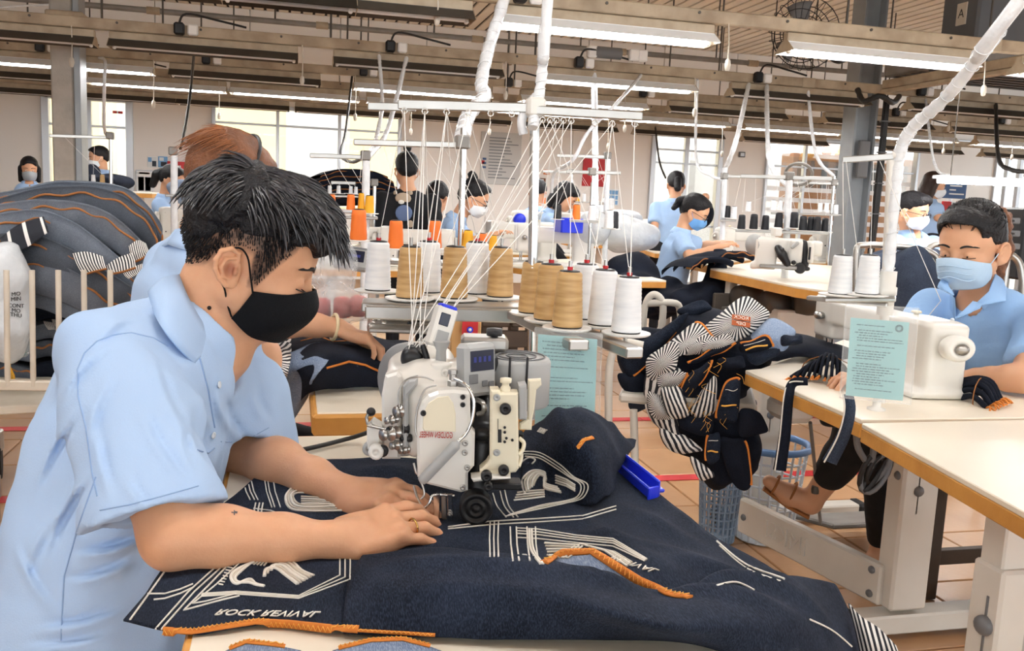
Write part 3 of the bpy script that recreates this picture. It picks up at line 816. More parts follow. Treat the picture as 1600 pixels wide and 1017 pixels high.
def hand_sdf(S, wr, fwd, up, side, s=1., curl=(.35, .35, .4, .45), spread=.10, thumb=(.5, .35), k=.006, bend=0., lens=None):
    """wrist, pointing direction, back-of-hand normal; side=+1: thumb on the left of fwd (a right hand, palm down)"""
    f = unit(fwd); u = unit(np.array(up)-f*np.dot(up, f)); l = np.cross(u, f)*side     # l points to the thumb
    P = lambda a, b, c: wr+s*(f*a+l*b+u*c)
    S.box(P(.050, .0, -.002), V(.046, .037, .0135)*s, np.stack([f, l, u], 1), .012*s, rnd=.012*s)
    S.cap(P(.0, .0, 0), P(.03, 0, 0), .023*s, .020*s, .014*s)
    S.ell(P(.035, .026, -.010), V(.034, .017, .016)*s, np.stack([f, l, u], 1), .010*s)
    S.ell(P(.04, -.026, -.008), V(.036, .014, .014)*s, np.stack([f, l, u], 1), .010*s)
    L = lens or ((.042, .026, .021), (.046, .029, .022), (.042, .027, .021), (.033, .020, .019))
    tips = []
    for i, b in enumerate((.029, .010, -.010, -.028)):
        base = P(.090-.006*abs(i-1)-.004*(i == 3), b, .0)
        S.ell(P(.088-.006*abs(i-1), b, .006), V(.010, .0085, .008)*s, np.stack([f, l, u], 1), .006*s)
        c = curl[i] if hasattr(curl, '__len__') else curl
        ang = c*.55+bend; d0 = f*math.cos(spread*(1.5-i))+l*math.sin(spread*(1.5-i)); p = base; pts = [P(.055, b*.9, -.001), base]
        for j in range(3):
            d = d0*math.cos(ang)-u*math.sin(ang); p = p+d*L[i][j]*s; pts.append(p); ang += c*(1.0 if j == 0 else .7)
        r = (.0098, .0092, .0085, .0078) if i < 3 else (.0085, .008, .0072, .0066)
        S.chain(pts, [r[0]*s*.9, r[0]*s, r[1]*s, r[2]*s, r[3]*s], .003*s)
        tips.append((pts[-1], unit(pts[-1]-pts[-2]), u))
    a, c = thumb
    d = unit(f*math.cos(a)+l*math.sin(a)-u*.25); p0 = P(.018, .026, -.008); p1 = p0+d*.040*s
    d2 = unit(d+f*c-u*c*.3); p2 = p1+d2*.032*s; d3 = unit(d2+f*c*.8-l*c*.3); p3 = p2+d3*.024*s
    S.chain([p0, p1, p2, p3], [.014*s, .012*s, .0105*s, .0085*s], .006*s)
    tips.append((p3, d3, u))
    return tips

def wrinkle(seed, amp, freq, pn=None):
    rs = np.random.RandomState(seed); K = [(unit(rs.randn(3))*freq*rs.uniform(.6, 1.7), rs.rand()*6.3, unit(rs.randn(3))*freq*.35, rs.rand()*6.3) for _ in range(5)]
    def f(X, Y, Z):
        a = np.zeros_like(X)
        for k, p, k2, p2 in K:
            w_ = np.sin(k2[0]*X+k2[1]*Y+k2[2]*Z+p2)
            a = a+np.maximum(np.sin(k[0]*X+k[1]*Y+k[2]*Z+p+1.6*w_), -.3)*(.4+.6*w_*w_)
        return a*amp/2.2
    return f

def strands(mb, roots, dirs, lens, r0, droop=.0, seg=4, jit=.25, curl=0., rs=random):
    for p, d, L in zip(roots, dirs, lens):
        d = unit(d+V(rs.uniform(-jit, jit), rs.uniform(-jit, jit), rs.uniform(-jit, jit)))
        side = unit(np.cross(d, V(rs.random(), rs.random(), rs.random()))); pts = [p]; q = p
        for i in range(seg):
            d = unit(d+V(0, 0, -droop)+side*curl); q = q+d*L/seg; pts.append(q)
        mb.tube(pts, [r0, r0*1.1, r0*.8, r0*.5, r0*.12][:seg+1], 4, cap=False)

def lids(parent, T, s=1., closed=.5, y=(-1, 1), brow=True, dy=0.):
    for sg in y:
        mb = MB().ell(T(.0865-.005*closed, sg*.031, .006), .0095*s, 12, 8); mb.build('eye', m_eyew, parent)
        MB().ell(T(.0945-.005*closed, sg*.031, .006-.002*closed), (.0028*s, .0045*s, .0045*s), 10, 6).build('iris', m_iris, parent)
        MB().tube(crom([T(.092, sg*.017, .002-.004*closed), T(.1000, sg*.027, .005-.008*closed), T(.0985, sg*.036, .005-.008*closed), T(.086, sg*.052, .003-.004*closed)], 3), .0010*s, 5).build('eyelid_crease', m_lash, parent)
        if brow: MB().tube(crom([T(.1000, sg*.014, .030), T(.0985, sg*.032, .036), T(.078, sg*.060, .029)], 4), [.0016*s, .003*s, .0034*s, .0034*s, .0034*s, .0032*s, .0028*s, .002*s, .0006*s], 5, flat=.4).build('eyebrow', m_lash, parent)

def mask_grid(T, s=1., y=.068, drop=0.):
    """cup mask: rows from the top edge over the nose to below the chin"""
    rows = [[(.030, 1.0, -.026), (.078, .90, -.012), (.113, .0, .004), (.078, -.90, -.012), (.030, -1.0, -.026)],
            [(.026, 1.03, -.042), (.088, .84, -.034), (.127, .0, -.020), (.088, -.84, -.034), (.026, -1.03, -.042)],
            [(.021, 1.0, -.060), (.086, .78, -.062), (.122, .0, -.050), (.086, -.78, -.062), (.021, -1.0, -.060)],
            [(.015, .92, -.076), (.052, .74, -.094), (.094, .0, -.094), (.052, -.74, -.094), (.015, -.92, -.076)]]
    g = [crom([T(a, b*y, c-drop*(i > 1)) for a, b, c in r_], 6) for i, r_ in enumerate(rows)]
    g = np.array(g); return np.array([crom(list(g[:, j]), 5) for j in range(g.shape[1])])

def person(label, head, yaw, pitch, hip, arms=(), shirt=None, hair='tied', hair_m=None, mask=None, glasses=False, legs=None, h=.009, roll=0., s=1., sleeve=.62, nb=None, byaw=None, shoulder=.165, chest=(.105, .165), collar=True, feet=True, mh=None, trous=None, bun=None, skirt=0.0, eyes=True):
    """head/hip/arm joints as (photo x, photo y, depth); yaw: heading of the face in the floor plane"""
    ho = PD(*head); hp = PD(*hip); Rm = Rz(yaw)@Ry(pitch)@Rx(roll); B = Rz(yaw if byaw is None else byaw); lat = B@V(0, 1, 0); fwd = B@V(1, 0, 0)
    shirt = shirt or m_shirt2; hair_m = hair_m or m_hair
    p_ = thing('person', label, 'person', (hp[0], hp[1], 0))
    up = unit(ho-hp)
    nbp = PD(*nb) if nb is not None else ho-up*.155*s-fwd*.028*s
    S = SDF(); T = head_sdf(S, ho, Rm, s)
    S.cap(T(-.025, 0, -.05), nbp, .050*s, .056*s, .02); L = np.linalg.norm(nbp-hp); sp = unit(nbp-hp)
    S.loft([nbp-sp*.02, nbp-sp*.1, nbp-sp*.3*L/.5, hp], [(.06*s, .09*s), (.08*s, .13*s), (.08*s, .12*s), (.09*s, .13*s)], lat, .03)
    SH = SDF()
    c0, c1 = chest
    SH.loft([nbp-sp*.015, nbp-sp*.06*s, nbp-sp*.15*s, nbp-sp*.3*s, hp+sp*.08, hp-sp*.03-V(0, 0, skirt)], [(.062*s, .085*s), (.09*s, .135*s), (c0*s, c1*s), (c0*1.02*s, c1*.96*s), (c0*1.06*s, c1*.98*s), (c0*1.08*s, c1*1.0*s)], lat, .03)
    cuts = []
    for a in arms:
        sd = a['side']; sh = nbp-sp*.065*s+lat*shoulder*sd*s+fwd*a.get('fw', .02)
        el, wr = PD(*a['elbow']), PD(*a['wrist'])
        S.chain([sh, el], [.048*s, .037*s], .02); S.chain([el, el+(wr-el)*.3, el+(wr-el)*.7, wr], [.037*s, .036*s, .028*s, .023*s], .015)
        tg = PD(*a['hand']) if 'hand' in a else wr+(wr-el)*.3
        hand_sdf(S, wr, tg-wr, a.get('up', (0, 0, 1)), -sd, .92*s, curl=a.get('curl', (.5, .5, .5, .5)), k=.005)
        he = sh+(el-sh)*sleeve; SH.chain([sh, he], [.066*s, .066*s], .04)
        if sleeve < .95: cuts.append((he, unit(el-sh)))
    body = S.build('body', m_skinp, p_, h=mh or h, smooth=1)
    SH2 = SDF(); SH2.ops = SH.ops[1:]+[('box', c+n*.062*s, V(.09, .09, .06)*s, frame(n), .004, .002, True) for c, n in cuts]+SH.ops[:1] if cuts else SH.ops
    SH2.cap(T(-.025, 0, -.06), nbp+sp*.02, .054*s, .058*s, .004, True); SH2.cap(T(.02, 0, -.09), nbp+fwd*.06*s-sp*.05, .045*s, .02*s, .004, True)
    w1 = wrinkle(int(head[0]) % 97, .006*s, 36)
    sh_o = SH2.build('shirt', shirt, p_, h=h, disp=w1, smooth=1)
    if collar:
        for sg in (-1, 1):
            G = []
            for t in np.linspace(0, 1, 6):
                a = PI*(1-.82*t)*sg; r0 = V(math.cos(a)*.064, math.sin(a)*.070, .03)*s; r1 = V(math.cos(a)*.088, math.sin(a)*.098, -.012-.035*t)*s
                c = nbp+sp*.005; bas = np.stack([unit(np.cross(lat, sp)), lat, sp], 1); 
                G.append([c+bas@(r0*(1-q)+r1*q) for q in np.linspace(0, 1, 4)])
            MB().grid(G, .004*s).build('collar', shirt, sh_o)
    # hair
    H = SDF(); HE = lambda c, r, k=.02, sub=False: H.ell(T(*c), V(*r)*s, Rm, k*s, sub)
    HE((-.014, 0, .062), (.103, .084, .086)); HE((.04, 0, .085), (.066, .070, .05))
    if hair == 'bob': HE((-.055, 0, -.03), (.068, .085, .12)); H.chain([T(-.01, .078, .02), T(-.01, .085, -.11)], [.03*s, .022*s], .02*s); H.chain([T(-.01, -.078, .02), T(-.01, -.085, -.11)], [.03*s, .022*s], .02*s)
    if hair == 'tied': HE((-.05, 0, .02), (.066, .075, .075))
    if hair == 'short': HE((-.05, 0, .03), (.06, .074, .06)); HE((.06, 0, .105), (.05, .06, .03))
    HE((.085, 0, -.005), (.066, .064, .092), .006, True)
    if hair == 'tied':
        for sg in (-1, 1): HE((.09, sg*.02, .055), (.045, .05, .045), .006, True)
    if hair != 'bob': HE((.01, 0, -.05), (.085, .1, .058), .006, True)
    hd = H.build('hair', hair_m, p_, h=h*.8, disp=wrinkle(5, .003*s, 170), smooth=1)
    for b in (bun or []):
        BS = SDF(); BS.chain([T(*q[:3]) for q in b], [q[3]*s for q in b], .01); BS.build('ponytail' if len(b) > 2 else 'hair_bun', hair_m, hd, h=h*.8, disp=wrinkle(9, .003, 190))
    if eyes: lids(p_, T, s, .55, brow=True)
    if mask:
        g = mask_grid(T, s); mo_ = MB().grid(g, -.002).build('face_mask', mask, p_)
        for sg in (-1, 1): MB().tube(crom([T(.030, sg*.068, -.03), T(.005, sg*.078, -.005), T(-.015, sg*.084, .02)], 4), .0015*s, 5).build('ear_loop', mask, mo_)
    if glasses:
        gl = MB()
        for sg in (-1, 1):
            gl.tube([T(.108, sg*.033, .004)+Rm@V(0, .022*math.cos(a), .016*math.sin(a))*s for a in np.linspace(0, 2*PI, 15)[:-1]], .0022*s, 5, closed=True)
        gl.tube([T(.108, -.012, .008), T(.110, 0, .010), T(.108, .012, .008)], .0018*s, 5)
        for sg in (-1, 1): gl.tube([T(.107, sg*.056, .008), T(.06, sg*.074, .01), T(-.012, sg*.084, .012)], .0018*s, 5)
        gl.build('eyeglasses', m_dark, p_)
    if legs is not None:
        TR = SDF(); FT = SDF()
        for lg in legs:
            P = [PD(*q) if len(q) == 3 else V(*q[:3]) for q in lg]
            TR.chain([hp-sp*.04]+P[:1], [.105*s, .09*s], .04); TR.chain(P[:2], [.085*s, .062*s], .03)
            if len(P) > 2: TR.chain(P[1:3], [.060*s, .045*s], .02)
            if len(P) > 3: FT.chain([P[2], P[2]+(P[3]-P[2])*.55, P[3]], [.035*s, .03*s, .022*s], .02)
        TR.build('trousers', trous or m_trous, p_, h=h*1.2, disp=wrinkle(3, .004, 45))
        if FT.ops: FT.build('shoes', m_dark, p_, h=h)
    return p_, T, Rm, nbp
def floor_legs(hip, yaw, seated=True, s=1., wid=.11, stride=0.):
    """joint points of two legs from the hip: seated (thigh forward, shin down) or standing"""
    hp = PD(*hip); f = Rz(yaw)@V(1, 0, 0); l = Rz(yaw)@V(0, 1, 0); out = []
    for sg in (-1, 1):
        b = hp+l*wid*sg*s
        if seated:
            k = V(*(b+f*.38*s)[:2], .50); a = V(*(k+f*.02)[:2], .09)
            out.append([tuple(b-V(0, 0, .05))+(0,), tuple(k)+(0,), tuple(a)+(0,), tuple(a+f*.15-V(0, 0, .055))+(0,)])
        else:
            q = b+f*stride*sg; k = V(*(q+f*.02)[:2], max(.48, hp[2]*.5)); a = V(*q[:2], .09)
            out.append([tuple(b-V(0, 0, .08))+(0,), tuple(k)+(0,), tuple(a)+(0,), tuple(a+f*.15-V(0, 0, .055))+(0,)])
    return out
# ================================================================ THE SEWER IN FRONT
man = thing('person', 'man in light blue shirt and black face mask guiding dark denim through the front machine', 'person', (*PD(150, 1000, 1.36)[:2], 0.0))
PIT = R(21.5)
Rh = Rz(R(-3))@Ry(PIT)
ho = PD(375, 419, 1.325)+Rh@V(0, .078, 0)
def Th(x, y, z): return ho+Rh@V(x, y, z)
S = SDF(); head_sdf(S, ho, Rh, 1.0, ear=True, sides=(1,))
nb = PD(303, 545, 1.40)
S.cap(Th(-.028, 0, -.045), nb, .056, .062, .02)
S.cap(Th(.03, 0, -.075), nb+V(.045, 0, .0), .03, .045, .03)
S.loft([nb, PD(262, 610, 1.4), PD(215, 720, 1.39), PD(160, 900, 1.37)], [(.07, .10), (.09, .15), (.10, .15), (.10, .14)], (0, 1, 0), .03)
# right arm, nearest the camera
rs_, re_, rw_ = PD(190, 580, 1.21), PD(272, 838, 1.09), PD(528, 844, 1.155)
S.chain([rs_, rs_+(re_-rs_)*.5, re_], [.05, .046, .038], .02)
S.chain([re_, re_+(rw_-re_)*.28, re_+(rw_-re_)*.65, rw_], [.037, .037, .029, .0225], .02)
rt = PD(640, 813, 1.218)
tipsR = hand_sdf(S, rw_, rt-rw_, V(-.12, -.42, 1), 1, 1.0, curl=(.36, .42, .42, .36), spread=.11, thumb=(.45, .3))
# left arm
ls_, le_, lw_ = PD(395, 560, 1.56), PD(385, 705, 1.52), PD(540, 770, 1.35)
S.chain([ls_, le_], [.05, .042], .02)
S.chain([le_, le_+(lw_-le_)*.35, le_+(lw_-le_)*.7, lw_], [.042, .041, .031, .025], .02)
lt = PD(632, 778, 1.302)
tipsL = hand_sdf(S, lw_, lt-lw_, V(-.1, -.35, 1), -1, .98, curl=(.62, .55, .5, .5), spread=.08, thumb=(.35, .35))
lo_, hi_ = V(*lin('#dda680')), V(*lin('#2e2522'))
def skincol(p):
    q = (p-ho)@Rh; x, z, y = q[:, 0], q[:, 2], q[:, 1]
    c = np.tile(V(*lin('#d9a480')), (len(p), 1)); n = len(p)
    rn = .5+.5*np.sin(p[:, 0]*530+np.sin(p[:, 2]*610)*2)*np.sin(p[:, 1]*470+p[:, 2]*380)
    # cropped sides: above a hairline that runs temple - sideburn - round the ear - nape
    hl = np.interp(x, [-.12, -.075, -.05, -.035, -.012, .010, .018, .03, .05, .066, .078, .09, .13], [-.040, -.034, -.020, .010, .024, .022, -.026, -.024, .022, .050, .10, .2, .3])
    f = np.clip((z-hl)/.022, 0, 1)**.6*(np.linalg.norm(q, axis=1) < .2)
    f = f*(.78+.22*rn); f = np.where((np.abs(y) > .082) & (z < .03), 0, f)
    c = c*(1-f[:, None])+hi_*f[:, None]
    er = np.exp(-(((x+.016)/.03)**2+((z)/.035)**2))*(np.abs(y) > .079)
    c = c*(1-.35*er[:, None])+V(*lin('#cf7a5e'))*.35*er[:, None]
    kn = np.zeros(n)
    for t, d, u in tipsR+tipsL: kn = np.maximum(kn, np.exp(-((np.linalg.norm(p-t, axis=1))/.014)**2))
    c = c*(1-.3*kn[:, None])+V(*lin('#d98d70'))*.3*kn[:, None]
    return c
body = S.build('body', m_skin, man, h=.0032, smooth=1, col=skincol)
tr = bvh(body)
for t, d, u in tipsR+tipsL:
    lz = unit(np.cross(u, d)); nz = unit(np.cross(d, lz)); nz = nz if nz[2] > 0 else -nz
    MB().ell(t+nz*.0058+d*.002, (.0062, .0048, .0016), 10, 6, np.stack([d, lz, nz], 1)).build('nail', m_nail, man)
lids(man, Th, 1., .9)
mb = MB(); p, n = hit(tr, 327, 481, .0005); mb.ell(p, .0032, 8, 6); mb.build('mole', m_lash, man)
p, n = hit(tr, 366, 801, .0003)
if p is not None:
    mb = MB(); fr = frame(n, (1, 0, .2)); mb.box(p, (.007, .0012, .0006), Rm=fr).box(p, (.0012, .008, .0006), Rm=fr).box(p+fr@V(.002, .002, 0), (.004, .001, .0006), Rm=fr); mb.build('tattoo', mat('tattoo_ink', '#5e5a5c', .6), man)
# ring on the ring finger
f_ = unit(rt-rw_); u_ = unit(V(-.12, -.42, 1)-f_*np.dot(V(-.12, -.42, 1), f_)); l_ = np.cross(u_, f_)
rc = rw_+f_*.107-l_*.0105-u_*.003
MB().tube([rc+(l_*math.cos(a)+u_*math.sin(a))*.0112 for a in np.linspace(0, 2*PI, 20)[:-1]], .0014, 6, closed=True).build('ring', m_gold, man)
# hair: a rough mass over the crown, then tousled locks
S = SDF()
HE = lambda c, r, k=.02, M=None: S.ell(Th(*c), V(*r), Rh if M is None else Rh@M, k)
HE((-.012, 0, .082), (.098, .080, .072)); HE((.05, 0, .098), (.060, .070, .046)); HE((-.055, 0, .060), (.058, .074, .062)); HE((.085, 0, .088), (.035, .058, .028))
S.ell(Th(.035, 0, .02), V(.075, .09, .052), Rh, .012, True)
S.ell(Th(.0, 0, -.01), V(.085, .095, .045), Rh, .012, True)
S.build('hair', m_hair, man, h=.004, disp=wrinkle(3, .006, 150), smooth=1)
rs = random.Random(5); mb = MB()
def lock(x, y, z, d, L, r, droop, bendv, n=5):
    p = Th(x, y, z); d = unit(Rh@V(*d)); pts = [p]
    for i in range(n):
        d = unit(d+Rh@V(*bendv)*.22+V(0, 0, -droop)); p = p+d*L/n; pts.append(p)
    mb.tube(pts, [r*.7, r, r, r*.8, r*.5, r*.12], 4, cap=False, flat=1.7, flatn=unit(np.cross(d, Rh@V(0, 1, .2))+V(.01, 0, 0)))
for i in range(3600):
    a = rs.uniform(0, 2*PI); t = rs.uniform(0, 1)**.55 if i < 2700 else rs.uniform(0, .5)
    x = -.002+.108*t*math.cos(a); y = .080*t*math.sin(a); z = .084+.070*math.sqrt(max(0, 1-t*t))-.004
    cl = math.sin(x*70+3*math.sin(y*60))+math.sin(y*90+x*40)                       # clumps share a heading
    out = V(x/.108, y/.080, .75*math.sqrt(max(0, 1-t*t)))
    if x > -.035: d = V(1.0, .30*cl+out[1]*.5, .30+.25*cl-.35*t+.1*out[2])
    else: d = V(-.75, .3*cl+out[1]*.5, .35+.2*cl-.7*t)
    d = d+out*.25+V(rs.uniform(-.2, .2), rs.uniform(-.2, .2), rs.uniform(-.15, .2))
    lock(x, y, z, d, rs.uniform(.03, .058), rs.uniform(.0009, .0019), .10+.12*t, V(.2*cl, .3*math.cos(x*55+y*20), -.35))
for i in range(90):                                               # the fringe hanging over the brow
    y = rs.uniform(-.066, .055); lock(.092-abs(y)*.28, y, .105+rs.uniform(-.012, .022), V(1.0, rs.uniform(-.3, .2), rs.uniform(-.1, .35)), rs.uniform(.04, .07), rs.uniform(.0010, .0018), .3, V(-.1, rs.uniform(-.3, .3), -.6))
mb.build('hair_locks', mat('hair_strand_sheen', '#1c1b1e', .30, noise=(45, .55), dark='#47464c', spec=.7), man)  # grey noise in the strand colour paints in the sheen on the hair
mb = MB(); q, _ = o_bvh[body.name]; loc = (q-ho)@Rh; cand = np.where((loc[:, 2] > -.03) & (loc[:, 2] < .10) & (np.linalg.norm(loc, axis=1) < .2) & (loc[:, 0] < .06))[0]
roots, dirs, lens = [], [], []
for i in range(6000):
    k = int(cand[rs.randrange(len(cand))]); l = loc[k]
    hl = np.interp(l[0], [-.12, -.075, -.05, -.035, -.012, .012, .022, .03, .05, .066], [-.034, -.028, -.012, .018, .034, .032, -.012, -.014, .030, .058])
    if l[2] < hl or abs(l[1]) > .0795: continue
    nr = unit(l*V(1, 1.3, 1)-V(0, 0, .03)); roots.append(Th(*l)); dirs.append(Rh@(nr*.30+V(.25 if l[0] > -.05 else -.1, 0, -.75))); lens.append(.003+.011*np.clip((l[2]-hl)/.06, 0, 1))
strands(mb, roots, dirs, lens, .00055, .1, seg=2, jit=.2, rs=rs)
mb.build('cropped_sides', m_hair, man)
# the near ear, finely shaped
S = SDF(); A = Rz(R(24))@Ry(R(-14)); c0 = V(-.014, -.079, -.006)
E_ = lambda c, r, k=.003, sub=False: S.ell(Th(*(c0+A@V(*c))), V(*r), Rh@A, k, sub)
E_((-.004, .002, .004), (.0185, .0045, .026)); E_((.006, .002, -.022), (.0095, .005, .010), .006); E_((.012, .006, -.004), (.008, .008, .02), .006)
S.chain([Th(*(c0+A@V(*p))) for p in ((.012, -.001, .012), (.010, -.004, .024), (-.002, -.005, .0305), (-.016, -.005, .026), (-.0225, -.005, .012), (-.0215, -.004, -.002), (-.014, -.003, -.016), (-.002, -.002, -.027))], [.0028, .0033, .0036, .0036, .0036, .0034, .003, .003], .002)
S.chain([Th(*(c0+A@V(*p))) for p in ((.006, -.002, .016), (-.008, -.003, .014), (-.013, -.003, .002), (-.008, -.003, -.012), (.001, -.002, -.016))], [.002, .0026, .0028, .0026, .002], .003)
E_((.001, -.004, -.002), (.008, .007, .011), .003, True); E_((-.001, -.006, .008), (.005, .004, .005), .003, True)
E_((.0085, -.003, -.004), (.0035, .004, .006), .003)
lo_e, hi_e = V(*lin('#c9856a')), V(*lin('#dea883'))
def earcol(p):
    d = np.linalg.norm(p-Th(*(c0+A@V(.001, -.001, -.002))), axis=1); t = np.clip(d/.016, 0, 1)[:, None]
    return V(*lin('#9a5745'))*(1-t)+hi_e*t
S.build('ear', m_skin, man, h=.0012, smooth=1, col=earcol)
# mask
mg = mask_grid(Th); mk = MB().grid(mg, -.0022).build('face_mask', m_maskk, man)
for sg in (-1, 1):
    MB().tube(crom([Th(.030, sg*.070, -.028), Th(.018, sg*.0775, -.005), Th(.004, sg*.082, .020), Th(-.012, sg*.0855, .028), Th(-.03, sg*.083, .015)], 5), .0014, 6).build('ear_loop', m_maskk, mk)
    MB().tube(crom([Th(.015, sg*.064, -.075), Th(.002, sg*.067, -.058), Th(-.010, sg*.078, -.036), Th(-.026, sg*.080, -.024)], 5), .0014, 6).build('ear_loop', m_maskk, mk)
MB().tube(crom([mg[12][i]+Rh@V(.0012, 0, 0) for i in range(0, 16, 3)], 3), .0008, 5).build('nose_seam', m_maskk, mk)
# shirt
S = SDF()
hemR = PD(244, 803, 1.118); hemL = PD(388, 690, 1.515)
S.chain([PD(178, 560, 1.235), PD(210, 655, 1.175), hemR, hemR*1.5-PD(210, 655, 1.175)*.5], [.064, .070, .074, .076], .045)
S.chain([PD(352, 545, 1.54), PD(378, 625, 1.53), hemL, hemL*1.5-PD(378, 625, 1.53)*.5], [.066, .070, .066, .066], .04)
axr = unit(PD(238, 803, 1.118)-PD(205, 655, 1.135)); axr = unit(RT*.26-UP*1.0-FW*.22); axl = unit(hemL-PD(378, 625, 1.53)+V(-.02, 0, 0))
for ax_, he_, ri in ((axr, hemR, .061), (axl, hemL, .054)):
    S.box(he_+ax_*.10, V(.11, .11, .10), frame(ax_), .002, True, .003)
    S.cap(he_-ax_*.03, he_+ax_*.06, ri, ri, .003, True)
sp = [PD(285, 545, 1.40), PD(236, 600, 1.395), PD(208, 690, 1.385), PD(176, 800, 1.37), PD(148, 920, 1.36), PD(128, 1075, 1.35)]
S.loft(sp, [(.090, .110), (.128, .185), (.138, .195), (.140, .19), (.140, .19), (.145, .2)], (0, 1, 0), .03)
S.cap(PD(160, 548, 1.26), PD(255, 535, 1.325), .040, .038, .05); S.cap(PD(325, 530, 1.5), PD(318, 528, 1.47), .045, .04, .05)
for a, b, r_ in (((130, 690, 1.24), (70, 830, 1.27), .012), ((160, 760, 1.22), (60, 930, 1.26), .012), ((165, 880, 1.22), (50, 985, 1.25), .012), ((125, 600, 1.26), (85, 720, 1.28), .010), ((200, 600, 1.165), (300, 760, 1.09), .010), ((170, 620, 1.15), (200, 790, 1.08), .010)):
    S.cap(PD(*a), PD(*b), r_, r_*.6, .03)
S.cap(Th(-.015, 0, -.05), nb+V(.012, 0, -.0), .076, .066, .006, True); S.cap(Th(.03, 0, -.09), nb+V(.055, .0, -.045), .050, .028, .006, True)
w1 = wrinkle(11, .0065, 34); w2 = wrinkle(17, .0034, 64)
FOLDS = [((128, 640), (62, 765), 1), ((140, 745), (75, 870), 1.2), ((118, 862), (222, 836), 1.3), ((105, 905), (205, 872), 1), ((60, 978), (190, 950), 1.2), ((40, 1006), (170, 988), .8), ((100, 800), (45, 900), .8), ((152, 640), (183, 785), .7), ((225, 640), (296, 755), .9), ((288, 650), (306, 740), .7),
         ((180, 590), (142, 700), .8), ((245, 560), (300, 680), .7), ((326, 585), (340, 680), .7), ((300, 640), (318, 700), .6), ((170, 545), (102, 622), .9), ((215, 500), (150, 545), .7), ((345, 610), (385, 690), .9), ((400, 600), (425, 660), .8), ((205, 740), (235, 790), .8), ((30, 850), (90, 950), .8)]
def folds(X, Y, Z):
    P = np.stack([X, Y, Z], -1).astype(float)-CAM; d = P@FW; x = CX+F_PX*(P@RT)/d; y = CY-F_PX*(P@UP)/d; o = np.zeros(len(d))
    for a, b, h in FOLDS:
        a = np.array(a, float); e = np.array(b, float)-a; L = np.hypot(*e); t = np.clip(((x-a[0])*e[0]+(y-a[1])*e[1])/L**2, 0, 1); bow = 7*np.sin(PI*t)
        q = ((x-a[0])*-e[1]+(y-a[1])*e[0])/L-bow; along = np.abs((x-a[0])*e[0]/L+(y-a[1])*e[1]/L-t*L)
        o += h*np.sin(PI*np.clip(t*.92+.04, 0, 1))*np.exp(-(along/8)**2)*(.0055*np.exp(-((q-7)/7)**2)-.0065*np.exp(-((q+4)/5.5)**2))
    return o
shirt = S.build('shirt', m_shirt, man, h=.004, disp=lambda X, Y, Z: w1(X, Y, Z)+w2(X, Y, Z)+folds(X, Y, Z), smooth=1)
ts_ = bvh(shirt)
def seam(nm, pts, r=.0011, m=m_seam, off=.0003, par=None, tree=None):
    P, N_ = onto(tree or ts_, pts, off, 8)
    if len(P) > 1: return MB().tube(P, r, 5).build(nm, m, par or shirt)
seam('armhole_seam', [(152, 533), (132, 552), (121, 578), (122, 620), (134, 668), (144, 740), (152, 775)])
seam('shoulder_seam', [(152, 533), (175, 524), (205, 520), (240, 528), (262, 541)])
seam('hem_stitch', [(156, 797), (200, 789), (250, 776), (310, 759)], .0008)
seam('hem_stitch', [(345, 690), (380, 690), (420, 668)], .0008)
seam('side_seam', [(150, 745), (120, 830), (100, 900), (95, 1000)])
seam('placket', [(312, 560), (325, 610), (335, 668)], .0016)
# collar: two turned-down leaves
def leaf(top, bot, thick=.0035):
    A = crom([PD(*p) for p in top], 8); B = crom([PD(*p) for p in bot], 8)
    G = [[a*(1-t)+b*t-FW*.010*math.sin(t*PI*.8)+V(0, 0, .006*math.sin(t*PI)) for t in np.linspace(0, 1, 6)] for a, b in zip(A, B)]
    return MB().grid(G, thick).build('collar', m_shirt, shirt)
cl_ = leaf([(279, 431, 1.36), (292, 466, 1.318), (316, 508, 1.315), (344, 545, 1.36)], [(236, 458, 1.335), (250, 503, 1.245), (276, 540, 1.235), (304, 568, 1.265)])
leaf([(279, 431, 1.36), (325, 440, 1.44), (365, 490, 1.46), (352, 545, 1.40)], [(250, 452, 1.37), (330, 450, 1.50), (386, 525, 1.49), (368, 567, 1.43)])
for x, y in ((341, 601), (332, 680), (383, 540)):
    p, n = hit(ts_, x, y, .0008)
    if p is not None: MB().lathe([(.0045, 0), (.0055, .0008), (.0055, .0016), (.003, .0016), (.0028, .001)], p, frame(n), 12).build('button', m_btn, shirt)
seam('pocket_edge', [(308, 703), (325, 708), (335, 700)], .0012)
# jeans and legs under the table
S = SDF(); hip = PD(130, 1060, 1.35)
for dy, kx in ((-.11, .30), (.12, .34)):
    h_ = hip+V(.0, dy, -.05); kn = V(hip[0]+kx, hip[1]+dy, .50); S.chain([h_, kn], [.095, .07], .04); S.chain([kn, V(kn[0]+.02, kn[1], .10)], [.068, .05], .03); S.cap(V(kn[0]+.02, kn[1], .05), V(kn[0]+.17, kn[1], .04), .045, .035, .02)
S.build('trousers', mat_denim('worn_jeans', '#3a4660', '#8793a8', .5), man, h=.011, disp=wrinkle(8, .004, 50))
